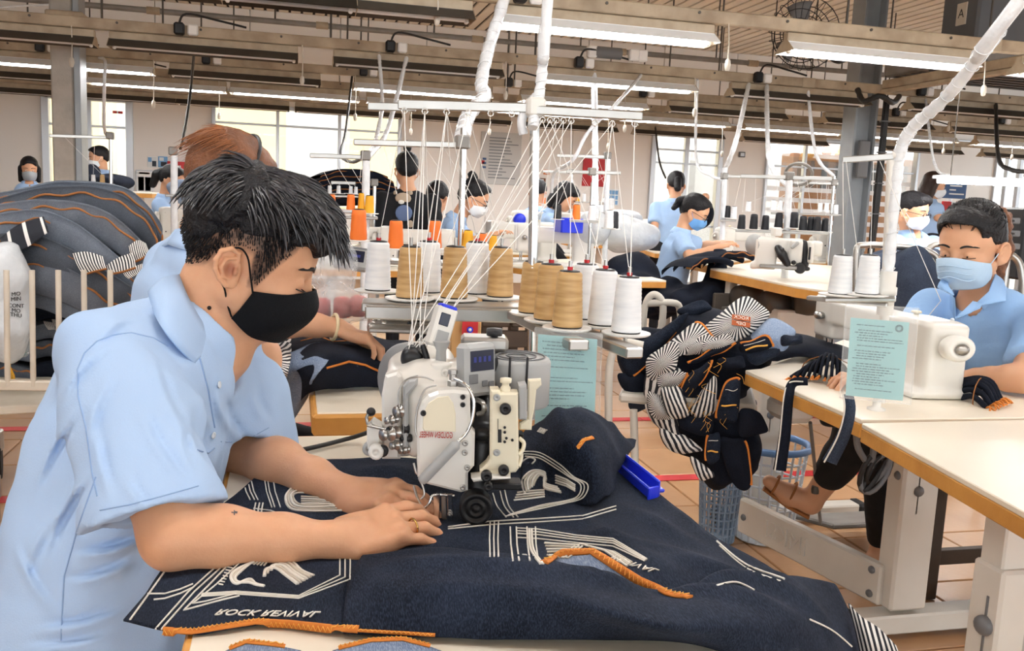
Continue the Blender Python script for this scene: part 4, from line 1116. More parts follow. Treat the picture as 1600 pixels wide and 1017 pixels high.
# ================================================================ FRONT TABLE, JEANS, MACHINE
class VPl:
    """upright plane facing the camera column xc at horizontal distance D; call with photo pixel and extra depth"""
    def __init__(s, xc, D, yc=600): 
        v = ray(xc, yc); s.n = unit(V(v[0], v[1], 0)); s.r = V(s.n[1], -s.n[0], 0); s.u = V(0, 0, 1); s.D = D
        s.fr = np.stack([s.r, s.u, -s.n], 1)          # x right, y up, z toward the camera
    def __call__(s, x, y, off=0.):
        v = ray(x, y); return CAM+v*(s.D+off)/(v@s.n)
    def loc(s, p): q = np.array(p)-CAM; return q@s.r, q[2]
m_lam = mat('cream_laminate', '#f0e7d6', .35, noise=(3, .3), dark='#e3d5bd'); m_edge = mat('oak_edge', '#d39a4c', .5, noise=(9, .5), dark='#a9702f', bump=(40, .15))
m_leg = mat('cream_leg_enamel', '#dcd8cf', .45, noise=(6, .3), dark='#bdb6a8'); m_rub = mat('rubber_foot', '#1b1b1c', .7)
m_den = mat_denim('dark_denim', '#0f141f', '#414c62', .42); m_denin = mat_denim('denim_inside', '#64748f', '#b3c0d2', .6); m_denk = mat_denim('black_denim', '#10131c', '#2b3346', .35)
m_denl = mat_denim('pale_denim', '#7d93b4', '#c4d2e4', .6); m_deng = mat_denim('grey_blue_denim', '#2a3140', '#5a6679', .5)
m_yarn = mat('white_yarn', '#e9e4da', .8); m_yarn2 = mat('cream_yarn', '#cfc6b8', .8); m_or = mat('orange_yarn', '#d98434', .8, noise=(60, .4), dark='#b3591d'); m_or2 = mat('amber_yarn', '#f0b352', .8); m_brown = mat('brown_overlock', '#9a6233', .85, noise=(40, .4), dark='#6b3f1c')
m_bluetray = mat('blue_plastic', '#2136d8', .3); m_mach = mat('machine_enamel', '#e4e1da', .32, noise=(4, .15), dark='#d0cbc0', coat=.2); m_machc = mat('machine_cream', '#e8dfc6', .35); m_machg = mat('machine_grey', '#a9aaa9', .4, noise=(6, .2), dark='#8e8f8f')
m_redlet = mat('red_lettering', '#b5301f', .5); m_screen = mat('lcd_dark', '#1a2036', .15); m_lcdt = mat('lcd_blue_digits', '#1f2a78', .3)

t = thing('sewing_table', 'cream topped front sewing table under the dark denim jeans', 'table', (.29, 1.15, 0))
pq = [(-.10, .60), (.50, .60), (.625, 1.72), (-.10, 1.72)]
MB().prism([(x-.29, y-1.15) for x, y in pq], .014, None, (.29, 1.15, .766), bev=.002).build('tabletop', m_lam, t)
for (xa, ya), (xb, yb_) in zip(pq, pq[1:]+pq[:1]): MB().beam(V(xa, ya, .762), V(xb, yb_, .762), .014, .034, .003).build('edge_strip', m_edge, t)
for y in (.75, 1.6):
    MB().box((.22, y, .42), (.07, .05, .66), .006).build('leg', m_leg, t); MB().box((.22, y, .045), (.56, .06, .05), .006).build('foot_bar', m_leg, t)
    for s_ in (-1, 1): MB().box((.22+.27*s_, y, .03), (.05, .07, .06), .01).build('rubber_foot', m_rub, t)
MB().box((.22, 1.17, .2), (.04, .85, .1), .004).build('stretcher', m_leg, t)
# blue tray at the table's right end
mb = MB(); tl = [PZ(958, 722, .786), PZ(1005, 765, .786), PZ(1026, 768, .80), PZ(975, 718, .80)]
V0 = lambda p, dz: p+V(0, 0, dz)
mb.beam(PZ(962, 720, .79), PZ(1024, 768, .79), .035, .006, .002).beam(PZ(958, 722, .795), PZ(1016, 772, .795), .005, .018, .002).beam(PZ(972, 717, .80), PZ(1030, 764, .80), .005, .028, .002)
mb.beam(PZ(1012, 772, .795), PZ(1028, 768, .795), .004, .02, .001)
solo('tray', mb, m_bluetray, 'bright blue plastic tray at the right edge of the front table', 'tray')

jeans = thing('denim_jeans', 'dark denim jeans with white embroidered back pockets spread on the front table', 'jeans', PZ(640, 900, .78))
rn = np.random.RandomState(4)
def sheet(rows, nu=8, nv=10, amp=.0025, freq=60, seed=1, z0=None, folds=()):
    g = [crom([PZ(*p) for p in r_], nv) for r_ in rows]
    g = np.array(g); G = np.array([crom(list(g[:, j]), nu) for j in range(g.shape[1])])
    w_ = wrinkle(seed, amp, freq); d = w_(G[:, :, 0], G[:, :, 1], G[:, :, 2]*0); G[:, :, 2] += d
    for (a, b, h, w) in folds:
        a = PZ(*a, .79)[:2]; b = PZ(*b, .79)[:2]; e = b-a; L2 = e@e; q = G[:, :, :2]-a; t = np.clip((q@e)/L2, 0, 1); dd = np.linalg.norm(q-t[..., None]*e, axis=2); G[:, :, 2] += h*np.exp(-(dd/w)**2)*np.sin(PI*np.clip(t*.9+.05, 0, 1))**.5
    if z0 is not None: G[:, :, 2] = np.where(G[:, :, 0] < .51+.112*(G[:, :, 1]-.6), np.maximum(G[:, :, 2], z0), G[:, :, 2])
    return G
A_rows = [[(398, 746, .79), (470, 722, .795), (560, 716, .80), (650, 716, .80), (760, 732, .79), (860, 720, .80), (950, 716, .79)],
          [(345, 792, .786), (440, 775, .79), (560, 778, .79), (680, 790, .785), (790, 780, .785), (900, 770, .79), (1025, 768, .786)],
          [(292, 842, .786), (400, 840, .79), (560, 850, .787), (700, 845, .785), (820, 840, .785), (960, 830, .79), (1122, 842, .785)],
          [(240, 912, .784), (350, 908, .788), (540, 910, .79), (700, 890, .787), (850, 872, .795), (1000, 880, .80), (1225, 902, .775)],
          [(193, 984, .772), (300, 992, .782), (420, 974, .786), (560, 985, .786), (760, 960, .785), (1000, 945, .785), (1235, 965, .775)]]
GA = sheet(A_rows, 12, 12, .0035, 38, 5, z0=.784, folds=[((700, 775), (560, 850), .007, .014), ((960, 850), (1110, 880), .010, .016), ((890, 800), (1040, 905), .009, .015), ((980, 790), (1080, 845), .008, .012), ((430, 845), (320, 935), .006, .016), ((860, 830), (1010, 850), .006, .01), ((560, 745), (640, 740), .008, .02), ((450, 960), (560, 900), .006, .018), ((1050, 880), (1200, 900), .010, .014)])
pa = MB().grid(GA, -.0022).build('seat_panel', m_den, jeans)
B_rows = [[(560, 880, .79), (700, 878, .79), (844, 900, .79), (949, 935, .79), (1040, 950, .79), (1137, 925, .79), (1238, 920, .77), (1292, 925, .74)],
          [(566, 868, .798), (700, 859, .812), (844, 882, .822), (949, 916, .826), (1040, 936, .826), (1137, 908, .82), (1238, 902, .795), (1305, 915, .75)],
          [(545, 905, .798), (690, 900, .826), (830, 920, .836), (940, 955, .842), (1050, 975, .842), (1180, 965, .825), (1270, 960, .785), (1330, 965, .72)],
          [(538, 950, .793), (690, 955, .81), (830, 968, .812), (955, 985, .815), (1070, 1000, .815), (1200, 1010, .80), (1300, 1015, .745), (1345, 1005, .69)],
          [(535, 992, .785), (690, 997, .787), (830, 1004, .787), (960, 1004, .787), (1085, 1012, .79), (1220, 1050, .77), (1310, 1060, .72), (1352, 1045, .66)]]
GB = sheet(B_rows, 9, 10, .005, 30, 9, z0=.788, folds=[((620, 905), (900, 965), .010, .018), ((760, 905), (1000, 985), .009, .014), ((900, 960), (1230, 985), .012, .016), ((1020, 950), (1290, 945), .014, .016), ((640, 960), (800, 985), .007, .014), ((1100, 930), (1250, 925), .012, .014), ((560, 890), (600, 975), .007, .016), ((930, 930), (1100, 965), -.010, .012)])
pb = MB().grid(GB, -.0022).build('front_leg', m_den, jeans)
C_rows = [[(822, 672, .80), (842, 672, .825), (875, 668, .85), (905, 655, .87), (940, 668, .85), (960, 690, .82), (992, 688, .80)],
          [(812, 690, .81), (840, 664, .845), (875, 654, .875), (905, 641, .89), (940, 653, .875), (962, 680, .835), (994, 688, .802)],
          [(815, 728, .80), (845, 702, .83), (880, 690, .87), (915, 682, .882), (946, 700, .858), (968, 712, .825), (988, 708, .80)],
          [(818, 762, .79), (860, 745, .805), (893, 735, .83), (925, 738, .84), (945, 745, .825), (960, 748, .80), (966, 735, .795)],
          [(826, 792, .786), (870, 782, .788), (910, 790, .792), (930, 792, .792), (945, 785, .79), (957, 775, .787), (962, 762, .787)]]
GC = sheet(C_rows, 8, 8, .009, 45, 21, folds=[((870, 650), (900, 720), .014, .012), ((930, 655), (940, 720), -.014, .012), ((850, 690), (880, 760), .012, .012), ((960, 690), (950, 740), .01, .01)])
pc = MB().grid(GC, -.0022).build('bunched_leg', m_den, jeans)
IN = sheet([[(846, 884, .80), (885, 862, .815), (925, 862, .815), (985, 898, .81), (1040, 926, .80)], [(850, 892, .80), (890, 882, .806), (930, 888, .806), (980, 912, .80), (1030, 934, .795)], [(856, 900, .795), (890, 905, .792), (930, 915, .79), (975, 930, .79), (1020, 942, .79)]], 6, 6, .002, 60, 3)
MB().grid(IN, -.002).build('inner_layer', m_denin, jeans, label='pale blue inside of the denim')
tj = bvh(pa, pb, pc, bpy.data.objects['inner_layer'])
def hem(pts, w_, parent, tree, nm='hem', r=.0012):
    P, N_ = onto(tree, pts, .001, 7)
    if len(P) < 3: return
    k = int(7); 
    MB().tube(P, w_, 6, flat=.35, flatn=lambda i: N_[min(i, len(N_)-1)]).build(nm+'_binding', m_or, parent, label='orange overlocked hem')
    Z = []; 
    for i in range(len(P)-1):
        t_ = unit(P[i+1]-P[i]); l = np.cross(N_[i], t_)
        for q in (0, .5): Z.append(P[i]+(P[i+1]-P[i])*q+N_[i]*w_*.5+l*w_*(.55 if (len(Z) % 2) else -.55))
    MB().tube(Z, r*.5, 4).build('zigzag_stitch', m_or2, parent)
hem([(198, 981), (250, 985), (300, 988), (350, 980), (400, 972), (450, 974), (510, 981), (560, 984)], .0055, jeans, tj)
hem([(560, 986), (620, 989), (680, 992)], .0022, jeans, tj)
hem([(850, 880), (880, 864), (925, 862), (955, 880), (1000, 908), (1050, 930), (1078, 934)], .0062, jeans, tj)
hem([(903, 700), (912, 688), (926, 684)], .004, jeans, tj)
hem([(405, 743), (440, 730), (478, 722)], .0018, jeans, tj)
def yarn(pts, r=.0011, m=None, nm='stitch_line', step=5.):
    P, N_ = onto(tj, pts, .0006, step)
    if len(P) > 1: MB().tube(P, r, 5).build(nm, m or m_yarn, jeans)
def offs(pts, d):
    q = np.array(pts, float); t = np.gradient(q, axis=0); n = np.stack([-t[:, 1], t[:, 0]], 1); n /= (np.linalg.norm(n, axis=1, keepdims=True)+1e-9)
    return [tuple(p) for p in q+n*d]
def cpx(pts, n=6): return [tuple(p[:2]) for p in crom([V(x, y, 0) for x, y in pts], n)]
Z7 = lambda L: [(180+x/2.963, 680+y/2.963) for x, y in L]
Z8 = lambda L: [(700+x/2.286, 640+y/2.286) for x, y in L]
# front left pocket
for d in (0, 6, 12): yarn(Z7([(1040+d*4, 572), (1040+d*4, 650+d*1.5), (850, 745+d), (560, 725+d), (400, 735+d)]), .0010)
yarn(Z7([(545, 580), (440, 690), (318, 812), (470, 770), (575, 745)]), .0012); yarn(Z7([(590, 580), (470, 690), (360, 780), (420, 770), (560, 735)]), .0010)
for d in (0, 28): yarn(Z7([(500+d, 580), (340+d, 725), (168+d, 920)]), .0011); yarn(Z7([(150+d, 735+d), (230, 735+d*.8), (300, 715+d*.7), (360, 690+d*.6)]), .0011)
yarn(Z7([(275, 568), (160, 730), (60, 868)]), .0012, m_yarn)
for k, d in enumerate((0, 14, 27)): yarn(cpx(Z7([(640-d*.3, 588), (560+d, 625), (535+d*.7, 660), (560+d*.4, 690-d*.3), (620, 668+d*.6), (650+d*.2, 690+d*.2), (690, 700)])), .0021-.0004*(k % 2), (m_yarn, m_yarn2)[k % 2], 'embroidery')
for k, d in enumerate(range(0, 90, 15)): yarn(cpx(Z7([(690+d*1.0, 655-d*.9), (700+d, 622-d*.55), (745+d, 618-d*.4), (790+d, 650-d*.3), (845+d, 692-d*.55)])), .0024-.0006*(k % 2), (m_yarn, m_yarn2, m_yarn)[k % 3], 'embroidery')
for k in range(4): yarn(Z7([(640+k*16, 600+k*2), (660+k*14, 585+k), (760, 568+k*2)]), .0014, m_yarn2, 'embroidery')
for k in range(9): yarn(Z7([(478+k*7, 690-k*13), (500+k*7, 694-k*13)]), .0009, m_yarn, 'embroidery')
# pocket behind the hands
for d in (0, 14, 40): yarn(Z7([(690+d, 195), (700+d, 260), (725+d, 335)]), .0010)
for d in (0, 20, 36): yarn(Z7([(595+d, 215), (605+d, 260), (625+d, 300)]), .0011)
yarn(Z7([(690, 205), (760, 205), (800, 220)]), .001); yarn(Z7([(640, 340), (720, 350), (800, 380), (860, 396)]), .001)
for k, d in enumerate(range(0, 44, 11)): yarn(cpx(Z7([(900-d*.5, 235+d), (830+d*.3, 240+d*.9), (790+d, 285), (812+d, 340-d*.7), (900, 352-d*.8), (1050, 350-d)])), .0022-.0005*(k % 2), (m_yarn, m_yarn2)[k % 2], 'embroidery')
for k in range(4): yarn(Z7([(860, 285+k*11), (940, 290+k*9), (1020, 300+k*8)]), .0016, (m_yarn2, m_yarn)[k % 2], 'embroidery')
for x in (650, 668, 684): yarn(Z7([(x, 315), (x-6, 345), (x-8, 368)]), .0012)
# long seams
for d in (0, 12): yarn(Z8([(0, 420+d*.6), (150, 400+d), (330, 390+d), (480, 380+d), (600, 345+d)]), .0011)
for x in (150, 165, 180): yarn(Z8([(x, 400), (x-2, 460), (x, 525)]), .0011)
# upper pocket
for d in (0, 9, 17): yarn(cpx(Z8([(268+d*.5, 150+d), (330, 155+d*1.2), (400-d*.5, 195+d), (450-d, 240), (500-d*1.5, 268), (482-d, 315-d*.4), (420, 335-d*.5), (330, 355-d*.7), (205+d, 382-d*.4)])), .0011)
for d in (0, 26, 42): yarn(cpx(Z8([(160+d, 300-d*.3), (175+d, 345), (208+d, 385)])), .0012)
for k, d in enumerate(range(0, 60, 10)): yarn(cpx(Z8([(275+d*.6, 300-d*.55), (265+d, 255-d*.1), (300+d*.6, 220+d*.3), (345+d*.1, 225+d*.5), (345, 262+d*.4), (390+d*.3, 285+d*.4-8)])), .0022-.0005*(k % 2), (m_yarn, m_yarn2)[k % 2], 'embroidery')
for k in range(4): yarn(Z8([(235+k*4, 325-k*9), (300, 318-k*9), (345, 312-k*8)]), .0017, (m_yarn, m_yarn2)[k % 2], 'embroidery')
for k in range(4): yarn(Z8([(385, 235+k*9), (425, 250+k*8), (455, 270+k*7)]), .0015, (m_yarn, m_yarn2)[k % 2], 'embroidery')
yarn(cpx(Z8([(262, 190), (290, 172), (312, 180), (300, 195)])), .0016, m_yarn, 'embroidery')
# middle pocket
for d in (0, 10, 20, 34): yarn(Z8([(245, 424+d), (320, 428+d), (460, 450+d*.8), (590, 462+d*.8), (640, 492+d*.6), (712-d*.3, 535+d*.2)]), .0011)
for d in (0, 22, 60, 90): yarn(Z8([(222+d, 420), (224+d, 480), (232+d, 540)]), .0012)
for d in (0, 9): yarn(cpx(Z8([(290+d, 430), (296+d, 500), (330+d, 552)])), .0018)
for k in range(4): yarn(Z8([(345+k*3, 478+k*11), (400, 482+k*9), (470, 486+k*8)]), .0019, (m_yarn, m_yarn2)[k % 2], 'embroidery')
for k in range(4): yarn(Z8([(470+k*10, 480+k*3), (560+k*12, 505+k*2), (640+k*6, 560-k*4)]), .0017, (m_yarn, m_yarn2)[k % 2], 'embroidery')
for k in range(3): yarn(Z8([(480-k*14, 488), (430-k*16, 530), (370-k*8, 520)]), .0014, m_yarn, 'embroidery')
def lettering(txt, p0, p1, size, nm='lettering', sh=0.):
    a, n0 = hit(tj, *p0, .001); b, n1 = hit(tj, *p1, .001)
    if a is None or b is None: return
    x = unit(b-a); n = unit(n0+n1); y = np.cross(n, x)
    text_mb(txt, size, np.stack([x, -y, n], 1), (a+b)/2, depth=.0012, shear=sh).build(nm, m_yarn, jeans)
lettering('ROCK REVIVAL', Z7([(545, 825)])[0], Z7([(880, 832)])[0], .0165, sh=-.3)
lettering('REVIVAL', Z8([(600, 535)])[0], Z8([(735, 578)])[0], .017, sh=-.3)
lettering('ROCK', Z8([(262, 505)])[0], Z8([(290, 545)])[0], .008)
lettering('REVIVAL', Z8([(300, 62)])[0], Z8([(385, 92)])[0], .014, sh=-.3)
yarn(cpx([(1120, 846), (1165, 882), (1225, 905)]), .0016); yarn(cpx([(1124, 853), (1168, 889), (1222, 909)]), .0010); yarn(cpx([(1120, 915), (1150, 910), (1178, 922)]), .0012)
yarn(cpx([(1265, 968), (1300, 985), (1330, 1010)]), .0012)
# striped pocket lining at the right corner
m_bar = mat_stripe('bar_stripes', 'bar', 9, duty=.5)
Gs = sheet([[(1325, 945, .75), (1345, 965, .74), (1375, 985, .73), (1400, 1010, .72)], [(1335, 985, .72), (1355, 1000, .72), (1385, 1020, .71), (1415, 1050, .70)], [(1345, 1030, .69), (1365, 1040, .69), (1390, 1055, .68), (1420, 1080, .67)]], 6, 6, .003, 60, 3)
MB().grid(Gs, -.002).build('pocket_lining', m_bar, jeans, label='black and white striped pocket lining')
# another piece at the very front edge
Gd = sheet([[(352, 1016, .784), (385, 1003, .79), (430, 1008, .79), (470, 1016, .784)], [(345, 1050, .784), (390, 1045, .79), (440, 1045, .79), (490, 1050, .784)]], 8, 8, .001, 60, 3)
d2 = thing('denim_piece', 'pale denim piece with orange bound edge at the bottom front of the table', 'fabric', PZ(430, 1030, .78))
o = MB().grid(Gd, -.002).build('panel', m_denin, d2); td = bvh(o); hem([(353, 1016), (386, 1003), (430, 1008), (468, 1015)], .004, d2, td)
Gd = sheet([[(520, 1016, .784), (580, 1000, .79), (630, 998, .79), (690, 1016, .784)], [(510, 1050, .784), (590, 1045, .79), (640, 1045, .79), (710, 1050, .784)]], 8, 8, .001, 60, 3)
d3 = thing('denim_piece', 'second pale denim piece with brown bound edge, right of the other at the front', 'fabric', PZ(610, 1030, .78))
o = MB().grid(Gd, -.002).build('panel', m_denin, d3); td = bvh(o); hem([(522, 1015), (580, 1001), (630, 999), (686, 1014)], .004, d3, td)

# ---------------------------------------------------------------- the sewing machine on the front table
mp = VPl(690, 1.245, 700); Q = lambda zx, zy, off=0.: mp(540+zx/2.676, 460+zy/2.676, off)
ma = thing('sewing_machine', 'large cream feed off arm sewing machine on the front table, red mirrored lettering', 'sewing machine', PZ(690, 826, .787))
nf = mp.n
def plate(zpts, off, th, m, nm, bev=.003, par=None):
    """outline in the machine's front plane, thickness going away from the viewer"""
    o = Q(400, 600, off); P = [((Q(x, y, off)-o)@mp.r, (Q(x, y, off)-o)@mp.u) for x, y in zpts]
    a = sum(P[i-1][0]*P[i][1]-P[i][0]*P[i-1][1] for i in range(len(P)))
    if a < 0: P = P[::-1]
    return MB().prism(P, th, mp.fr, o-(-mp.n)*0+mp.n*th*1.0, bev=bev).build(nm, m, par or ma)
def knob(zx, zy, off, r, L, m, nm='screw', par=None, d=None, prof=None):
    p = Q(zx, zy, off); fr = frame(-nf if d is None else d)
    pr = prof or [(r*.92, 0), (r, L*.2), (r, L*.8), (r*.85, L), (r*.35, L), (r*.3, L*.8), (0, L*.8)]
    return MB().lathe(pr, p, fr, 16).build(nm, m, par or ma)
# casting: arm, head, rear column
S = SDF(); bx = lambda x0, x1, y0, y1, o0, o1, rnd, k=.012: S.box((Q(x0, y0, o0)+Q(x1, y1, o0))/2+nf*(o1-o0)/2, V(np.linalg.norm(Q(x1, y0, o0)-Q(x0, y0, o0))/2, abs(Q(x0, y0, o0)[2]-Q(x0, y1, o0)[2])/2, (o1-o0)/2), mp.fr, k, rnd=rnd)
bx(235, 515, 385, 700, .03, .17, .022); bx(230, 460, 300, 420, .10, .30, .03, .03); bx(150, 300, 330, 690, .09, .24, .018)
bx(200, 420, 250, 330, .20, .36, .03, .03); bx(430, 560, 300, 520, .09, .2, .02)
S.build('arm_casting', m_mach, ma, h=.004, smooth=2)
fc = plate([(298, 575), (303, 500), (318, 450), (345, 420), (385, 405), (450, 400), (505, 405), (520, 412), (524, 560), (541, 582), (538, 718), (512, 748), (511, 822), (482, 830), (330, 792), (300, 765)], .0, .028, m_mach, 'face_cover', .004)
plate([(322, 560), (325, 500), (345, 455), (385, 430), (430, 425), (450, 455), (460, 500), (460, 575), (330, 572)], -.0015, .004, m_machc, 'cover_inset', .001, fc)
for x, y in ((325, 495), (490, 428), (490, 460), (500, 620), (498, 660), (508, 722), (490, 805)): knob(x, y, 0, .0042 if y > 600 or x < 400 else .0036, .004, m_dark if y < 600 else m_steel, 'screw', fc)
text_mb('GOLDEN WHEEL', .0125, mp.fr*V(.5, 1, 1), Q(378, 588, -.0005), mirror=True, depth=.001).build('lettering', m_redlet, fc)
# hand wheel and belt guard behind on the left
MB().lathe([(.0, 0), (.03, 0), (.03, -.012), (.062, -.014), (.066, -.02), (.066, -.032), (.06, -.036), (0, -.036)], Q(228, 372, .22), frame(-nf-mp.r*.75), 32).build('hand_wheel', m_machg, ma)
S2 = SDF()
plate([(150, 420), (165, 340), (215, 325), (232, 345), (228, 690), (152, 690)], .075, .03, m_mach, 'side_cover', .004)
plate([(240, 385), (265, 360), (300, 352), (300, 380), (262, 420), (262, 640), (240, 640)], .022, .03, m_machg, 'thread_channel', .003)
# tension stack and guides at the left
for (x, y, r, L) in ((245, 485, .0085, .016), (215, 520, .006, .02), (222, 575, .0095, .03), (232, 625, .0065, .018), (262, 645, .006, .016)):
    knob(x, y, .035, r, L, m_steel, 'tension_stud', None, -mp.r*.75-nf*.65, [(r, 0), (r, L*.15), (r*.45, L*.2), (r*.45, L*.35), (r*1.15, L*.4), (r*1.2, L*.5), (r*.6, L*.55), (r*.6, L*.8), (r*.9, L*.85), (r*.9, L), (0, L)])
for (x, y, r) in ((195, 572, .007), (262, 560, .008), (275, 600, .006), (250, 600, .005)): knob(x, y, .03, r, .008, m_dark, 'tension_disc', None, -mp.r-nf*.4)
MB().tube([Q(92, 548, .05), Q(130, 556, .045), Q(190, 570, .035)], .0022, 8).build('lever_rod', m_steel, ma)
plate([(88, 560), (110, 535), (150, 560), (152, 640), (120, 660), (88, 650)], .06, .04, m_mach, 'left_bracket', .004)
MB().tube([Q(95, 500, .06), Q(88, 515, .06), Q(92, 540, .06), Q(118, 552, .05)], .0026, 8).build('bracket_arm', m_steel, ma)
knob(108, 487, .07, .0068, .013, m_dark, 'ball_knob', None, None, [(0, 0), (.005, .001), (.0068, .005), (.0066, .008), (.004, .012), (0, .013)])
knob(130, 650, .05, .0115, .016, m_mach, 'adjuster_wheel'); knob(155, 650, .048, .009, .010, m_dark, 'adjuster_wheel'); knob(103, 640, .075, .011, .012, m_machg, 'adjuster_wheel')
# take-up guard wires, tube and lamp
MB().tube(crom([Q(455, 352, .0), Q(505, 380, -.012), Q(535, 440, -.016), Q(530, 520, -.018), Q(505, 580, -.02), Q(470, 615, -.022)], 6), .0024, 8).build('oil_tube', m_chrome, ma)
MB().tube(crom([Q(225, 470, .02), Q(222, 410, .02), Q(255, 355, .02), Q(320, 345, .01), Q(370, 360, .01)], 6), .0012, 6).build('guide_wire', m_steel, ma)
MB().tube(crom([Q(305, 610, .005), Q(292, 560, .008), Q(300, 480, .01), Q(330, 400, .01), Q(380, 380, .01)], 6), .0013, 6).build('guide_wire', m_steel, ma)
fl = unit(Q(325, 772, -.02)-Q(462, 628, -.024)); MB().lathe([(.003, -.006), (.004, -.003), (.0075, 0), (.0078, .004), (.0078, .066), (.0066, .0725), (.004, .074), (0, .074)], Q(462, 628, -.024), frame(fl), 20).build('work_lamp', m_machg, ma)
for x0, y0, x1, y1 in ((285, 705, 295, 745), (300, 680, 310, 760)): MB().tube([Q(x0, y0, .01), Q(x1, y1, .005), Q(x1+12, y1+10, .005)], .0018, 6).build('thread_hook', m_steel, ma)
MB().tube(crom([Q(285, 800, .01), Q(300, 850, .0), Q(318, 885, -.005), Q(335, 890, -.008), Q(352, 868, -.008), Q(362, 842, -.005), Q(400, 838, 0), Q(455, 842, .0)], 6), .0019, 8).build('finger_guard', m_chrome, ma)
MB().tube(crom([Q(308, 770, .0), Q(325, 810, -.002), Q(328, 840, -.004), Q(315, 855, -.004)], 6), .0016, 8).build('take_up_wire', m_steel, ma)
# presser foot
plate([(365, 838), (395, 835), (392, 940), (372, 965)], -.004, .004, m_chrome, 'presser_blade', .0008); plate([(400, 838), (420, 836), (424, 975), (402, 978)], .002, .006, m_steel, 'presser_bar', .001)
plate([(425, 836), (446, 836), (452, 962), (440, 980), (428, 975)], -.004, .006, m_chrome, 'presser_blade', .0008); plate([(352, 962), (450, 970), (448, 984), (360, 982)], -.01, .03, m_chrome, 'presser_sole', .001)
knob(435, 915, -.006, .003, .004, m_steel)
# top fittings
S = SDF(); S.cap(Q(262, 275, .17), Q(300, 225, .18), .012, .009, .006); S.cap(Q(300, 262, .165), Q(262, 262, .165), .010, .011, .005); S.ell(Q(275, 240, .17), V(.012, .012, .010)); S.build('thread_clamp', m_dark, ma, h=.0022)
MB().box(Q(300, 305, .17), (.036, .03, .003), .001, mp.fr@Rx(R(90))).build('clamp_plate', m_grey, ma)
MB().tube([Q(345, 288, .16), Q(335, 250, .16), Q(322, 210, .16)], [.005, .005, .0042], 8).build('lever', m_dark, ma)
MB().lathe([(.016, 0), (.0165, .003), (.0165, .022), (.014, .025), (0, .025)], Q(397, 352, .12), None, 20).build('oil_cap', m_mach, ma)
knob(415, 326, .098, .006, .008, m_mach, 'cap_knob')
MB().lathe([(.0075, 0), (.0075, .008), (.0055, .009), (.0055, .017), (.007, .018), (.007, .024), (0, .024)], Q(447, 382, .04), None, 6, smooth=False).build('brass_fitting', m_steel, ma)
for x, y in ((330, 330), (270, 345), (385, 347)): MB().ell(Q(x, y, .12), (.006, .006, .002), 10, 6).build('rubber_plug', m_dark, ma)
# counter box on a stem
cfr = mp.fr@Rz(R(-20))@Ry(R(28))@Rx(R(-12)); cc = Q(400, 135, .17)
cb = MB().box(cc, (.036, .066, .022), .004, cfr).build('counter_box', m_mach, ma)
MB().box(cc+cfr@V(-.004, .012, .0112), (.018, .020, .002), .001, cfr).build('screen', m_screen, cb); MB().box(cc+cfr@V(0, .033, .002), (.03, .006, .016), .002, cfr).build('cap', m_bluetray, cb)
MB().box(cc+cfr@V(0, -.016, .0112), (.022, .020, .0015), .0005, cfr).build('key_pad', m_machg, cb)
MB().lathe([(.009, 0), (.008, .02), (.014, .034)], Q(398, 285, .15), None, 14).build('counter_stem', m_machg, ma); MB().box(Q(400, 287, .145), (.014, .01, .006), .002).build('stem_clip', mat('orange_clip', '#c97a4a', .5), ma)
# control panel
pfr = np.stack([unit(mp.r*.80+mp.n*.6), unit(V(0, 0, 1)*.985-mp.r*.14), V(0, 0, 0)], 1); pfr[:, 2] = unit(np.cross(pfr[:, 0], pfr[:, 1])); pfr[:, 1] = np.cross(pfr[:, 2], pfr[:, 0])
pcn = Q(545, 312, .06)
pn = MB().box(pcn, (.058, .078, .03), .006, pfr).build('control_panel', m_machg, ma, label='grey control panel with a small dark screen')
MB().box(pcn+pfr@V(0, .014, .0152), (.044, .03, .0015), .0005, pfr).build('screen', m_screen, pn)
for i in range(4): MB().box(pcn+pfr@V(-.014+.009*i, .016, .0162), (.005, .008, .0004), 0, pfr).build('digit', m_lcdt, pn)
for i, (a, b, w_, h_) in enumerate(((-.017, -.012, .016, .014), (.004, -.020, .010, .009), (.016, -.022, .010, .009))): MB().box(pcn+pfr@V(a, b, .016), (w_, h_, .003), .001, pfr).build('button', m_grey, pn)
plate([(585, 250), (635, 260), (640, 300), (612, 350), (605, 440), (580, 440), (590, 330)], .085, .02, m_dark, 'panel_bracket', .003)
# puller motor
mo = Q(712, 330, .13); MB().lathe([(.052, -.048), (.054, -.045), (.054, .020), (.051, .026), (.044, .028), (.040, .026), (.034, .028), (.028, .026), (.020, .028), (.012, .026), (0, .027)], mo, None, 36).build('motor', m_machg, ma, label='round grey puller motor with ringed top')
for zx in (685, 758): MB().box(Q(zx, 330, .072+.001*abs(zx-712)*.1), (.0035, .004, .05), .001, np.stack([mp.r, mp.n, mp.u], 1)).build('motor_slit', m_dark, ma)
for r_ in (.016, .030, .044): MB().tube([mo+V(r_*math.cos(a), r_*math.sin(a), .0285) for a in np.linspace(0, 2*PI, 28)[:-1]], .0014, 5, closed=True).build('top_ring', m_grey, ma)
MB().box(Q(580, 200, .17), (.075, .05, .022), .005, np.stack([mp.r, mp.n, mp.u], 1)).build('rear_cover', m_steel, ma)
MB().lathe([(.006, 0), (.006, .012), (.0125, .013), (.013, .017), (.0125, .024), (0, .025)], Q(620, 205, .16), None, 18).build('height_knob', m_dark, ma)
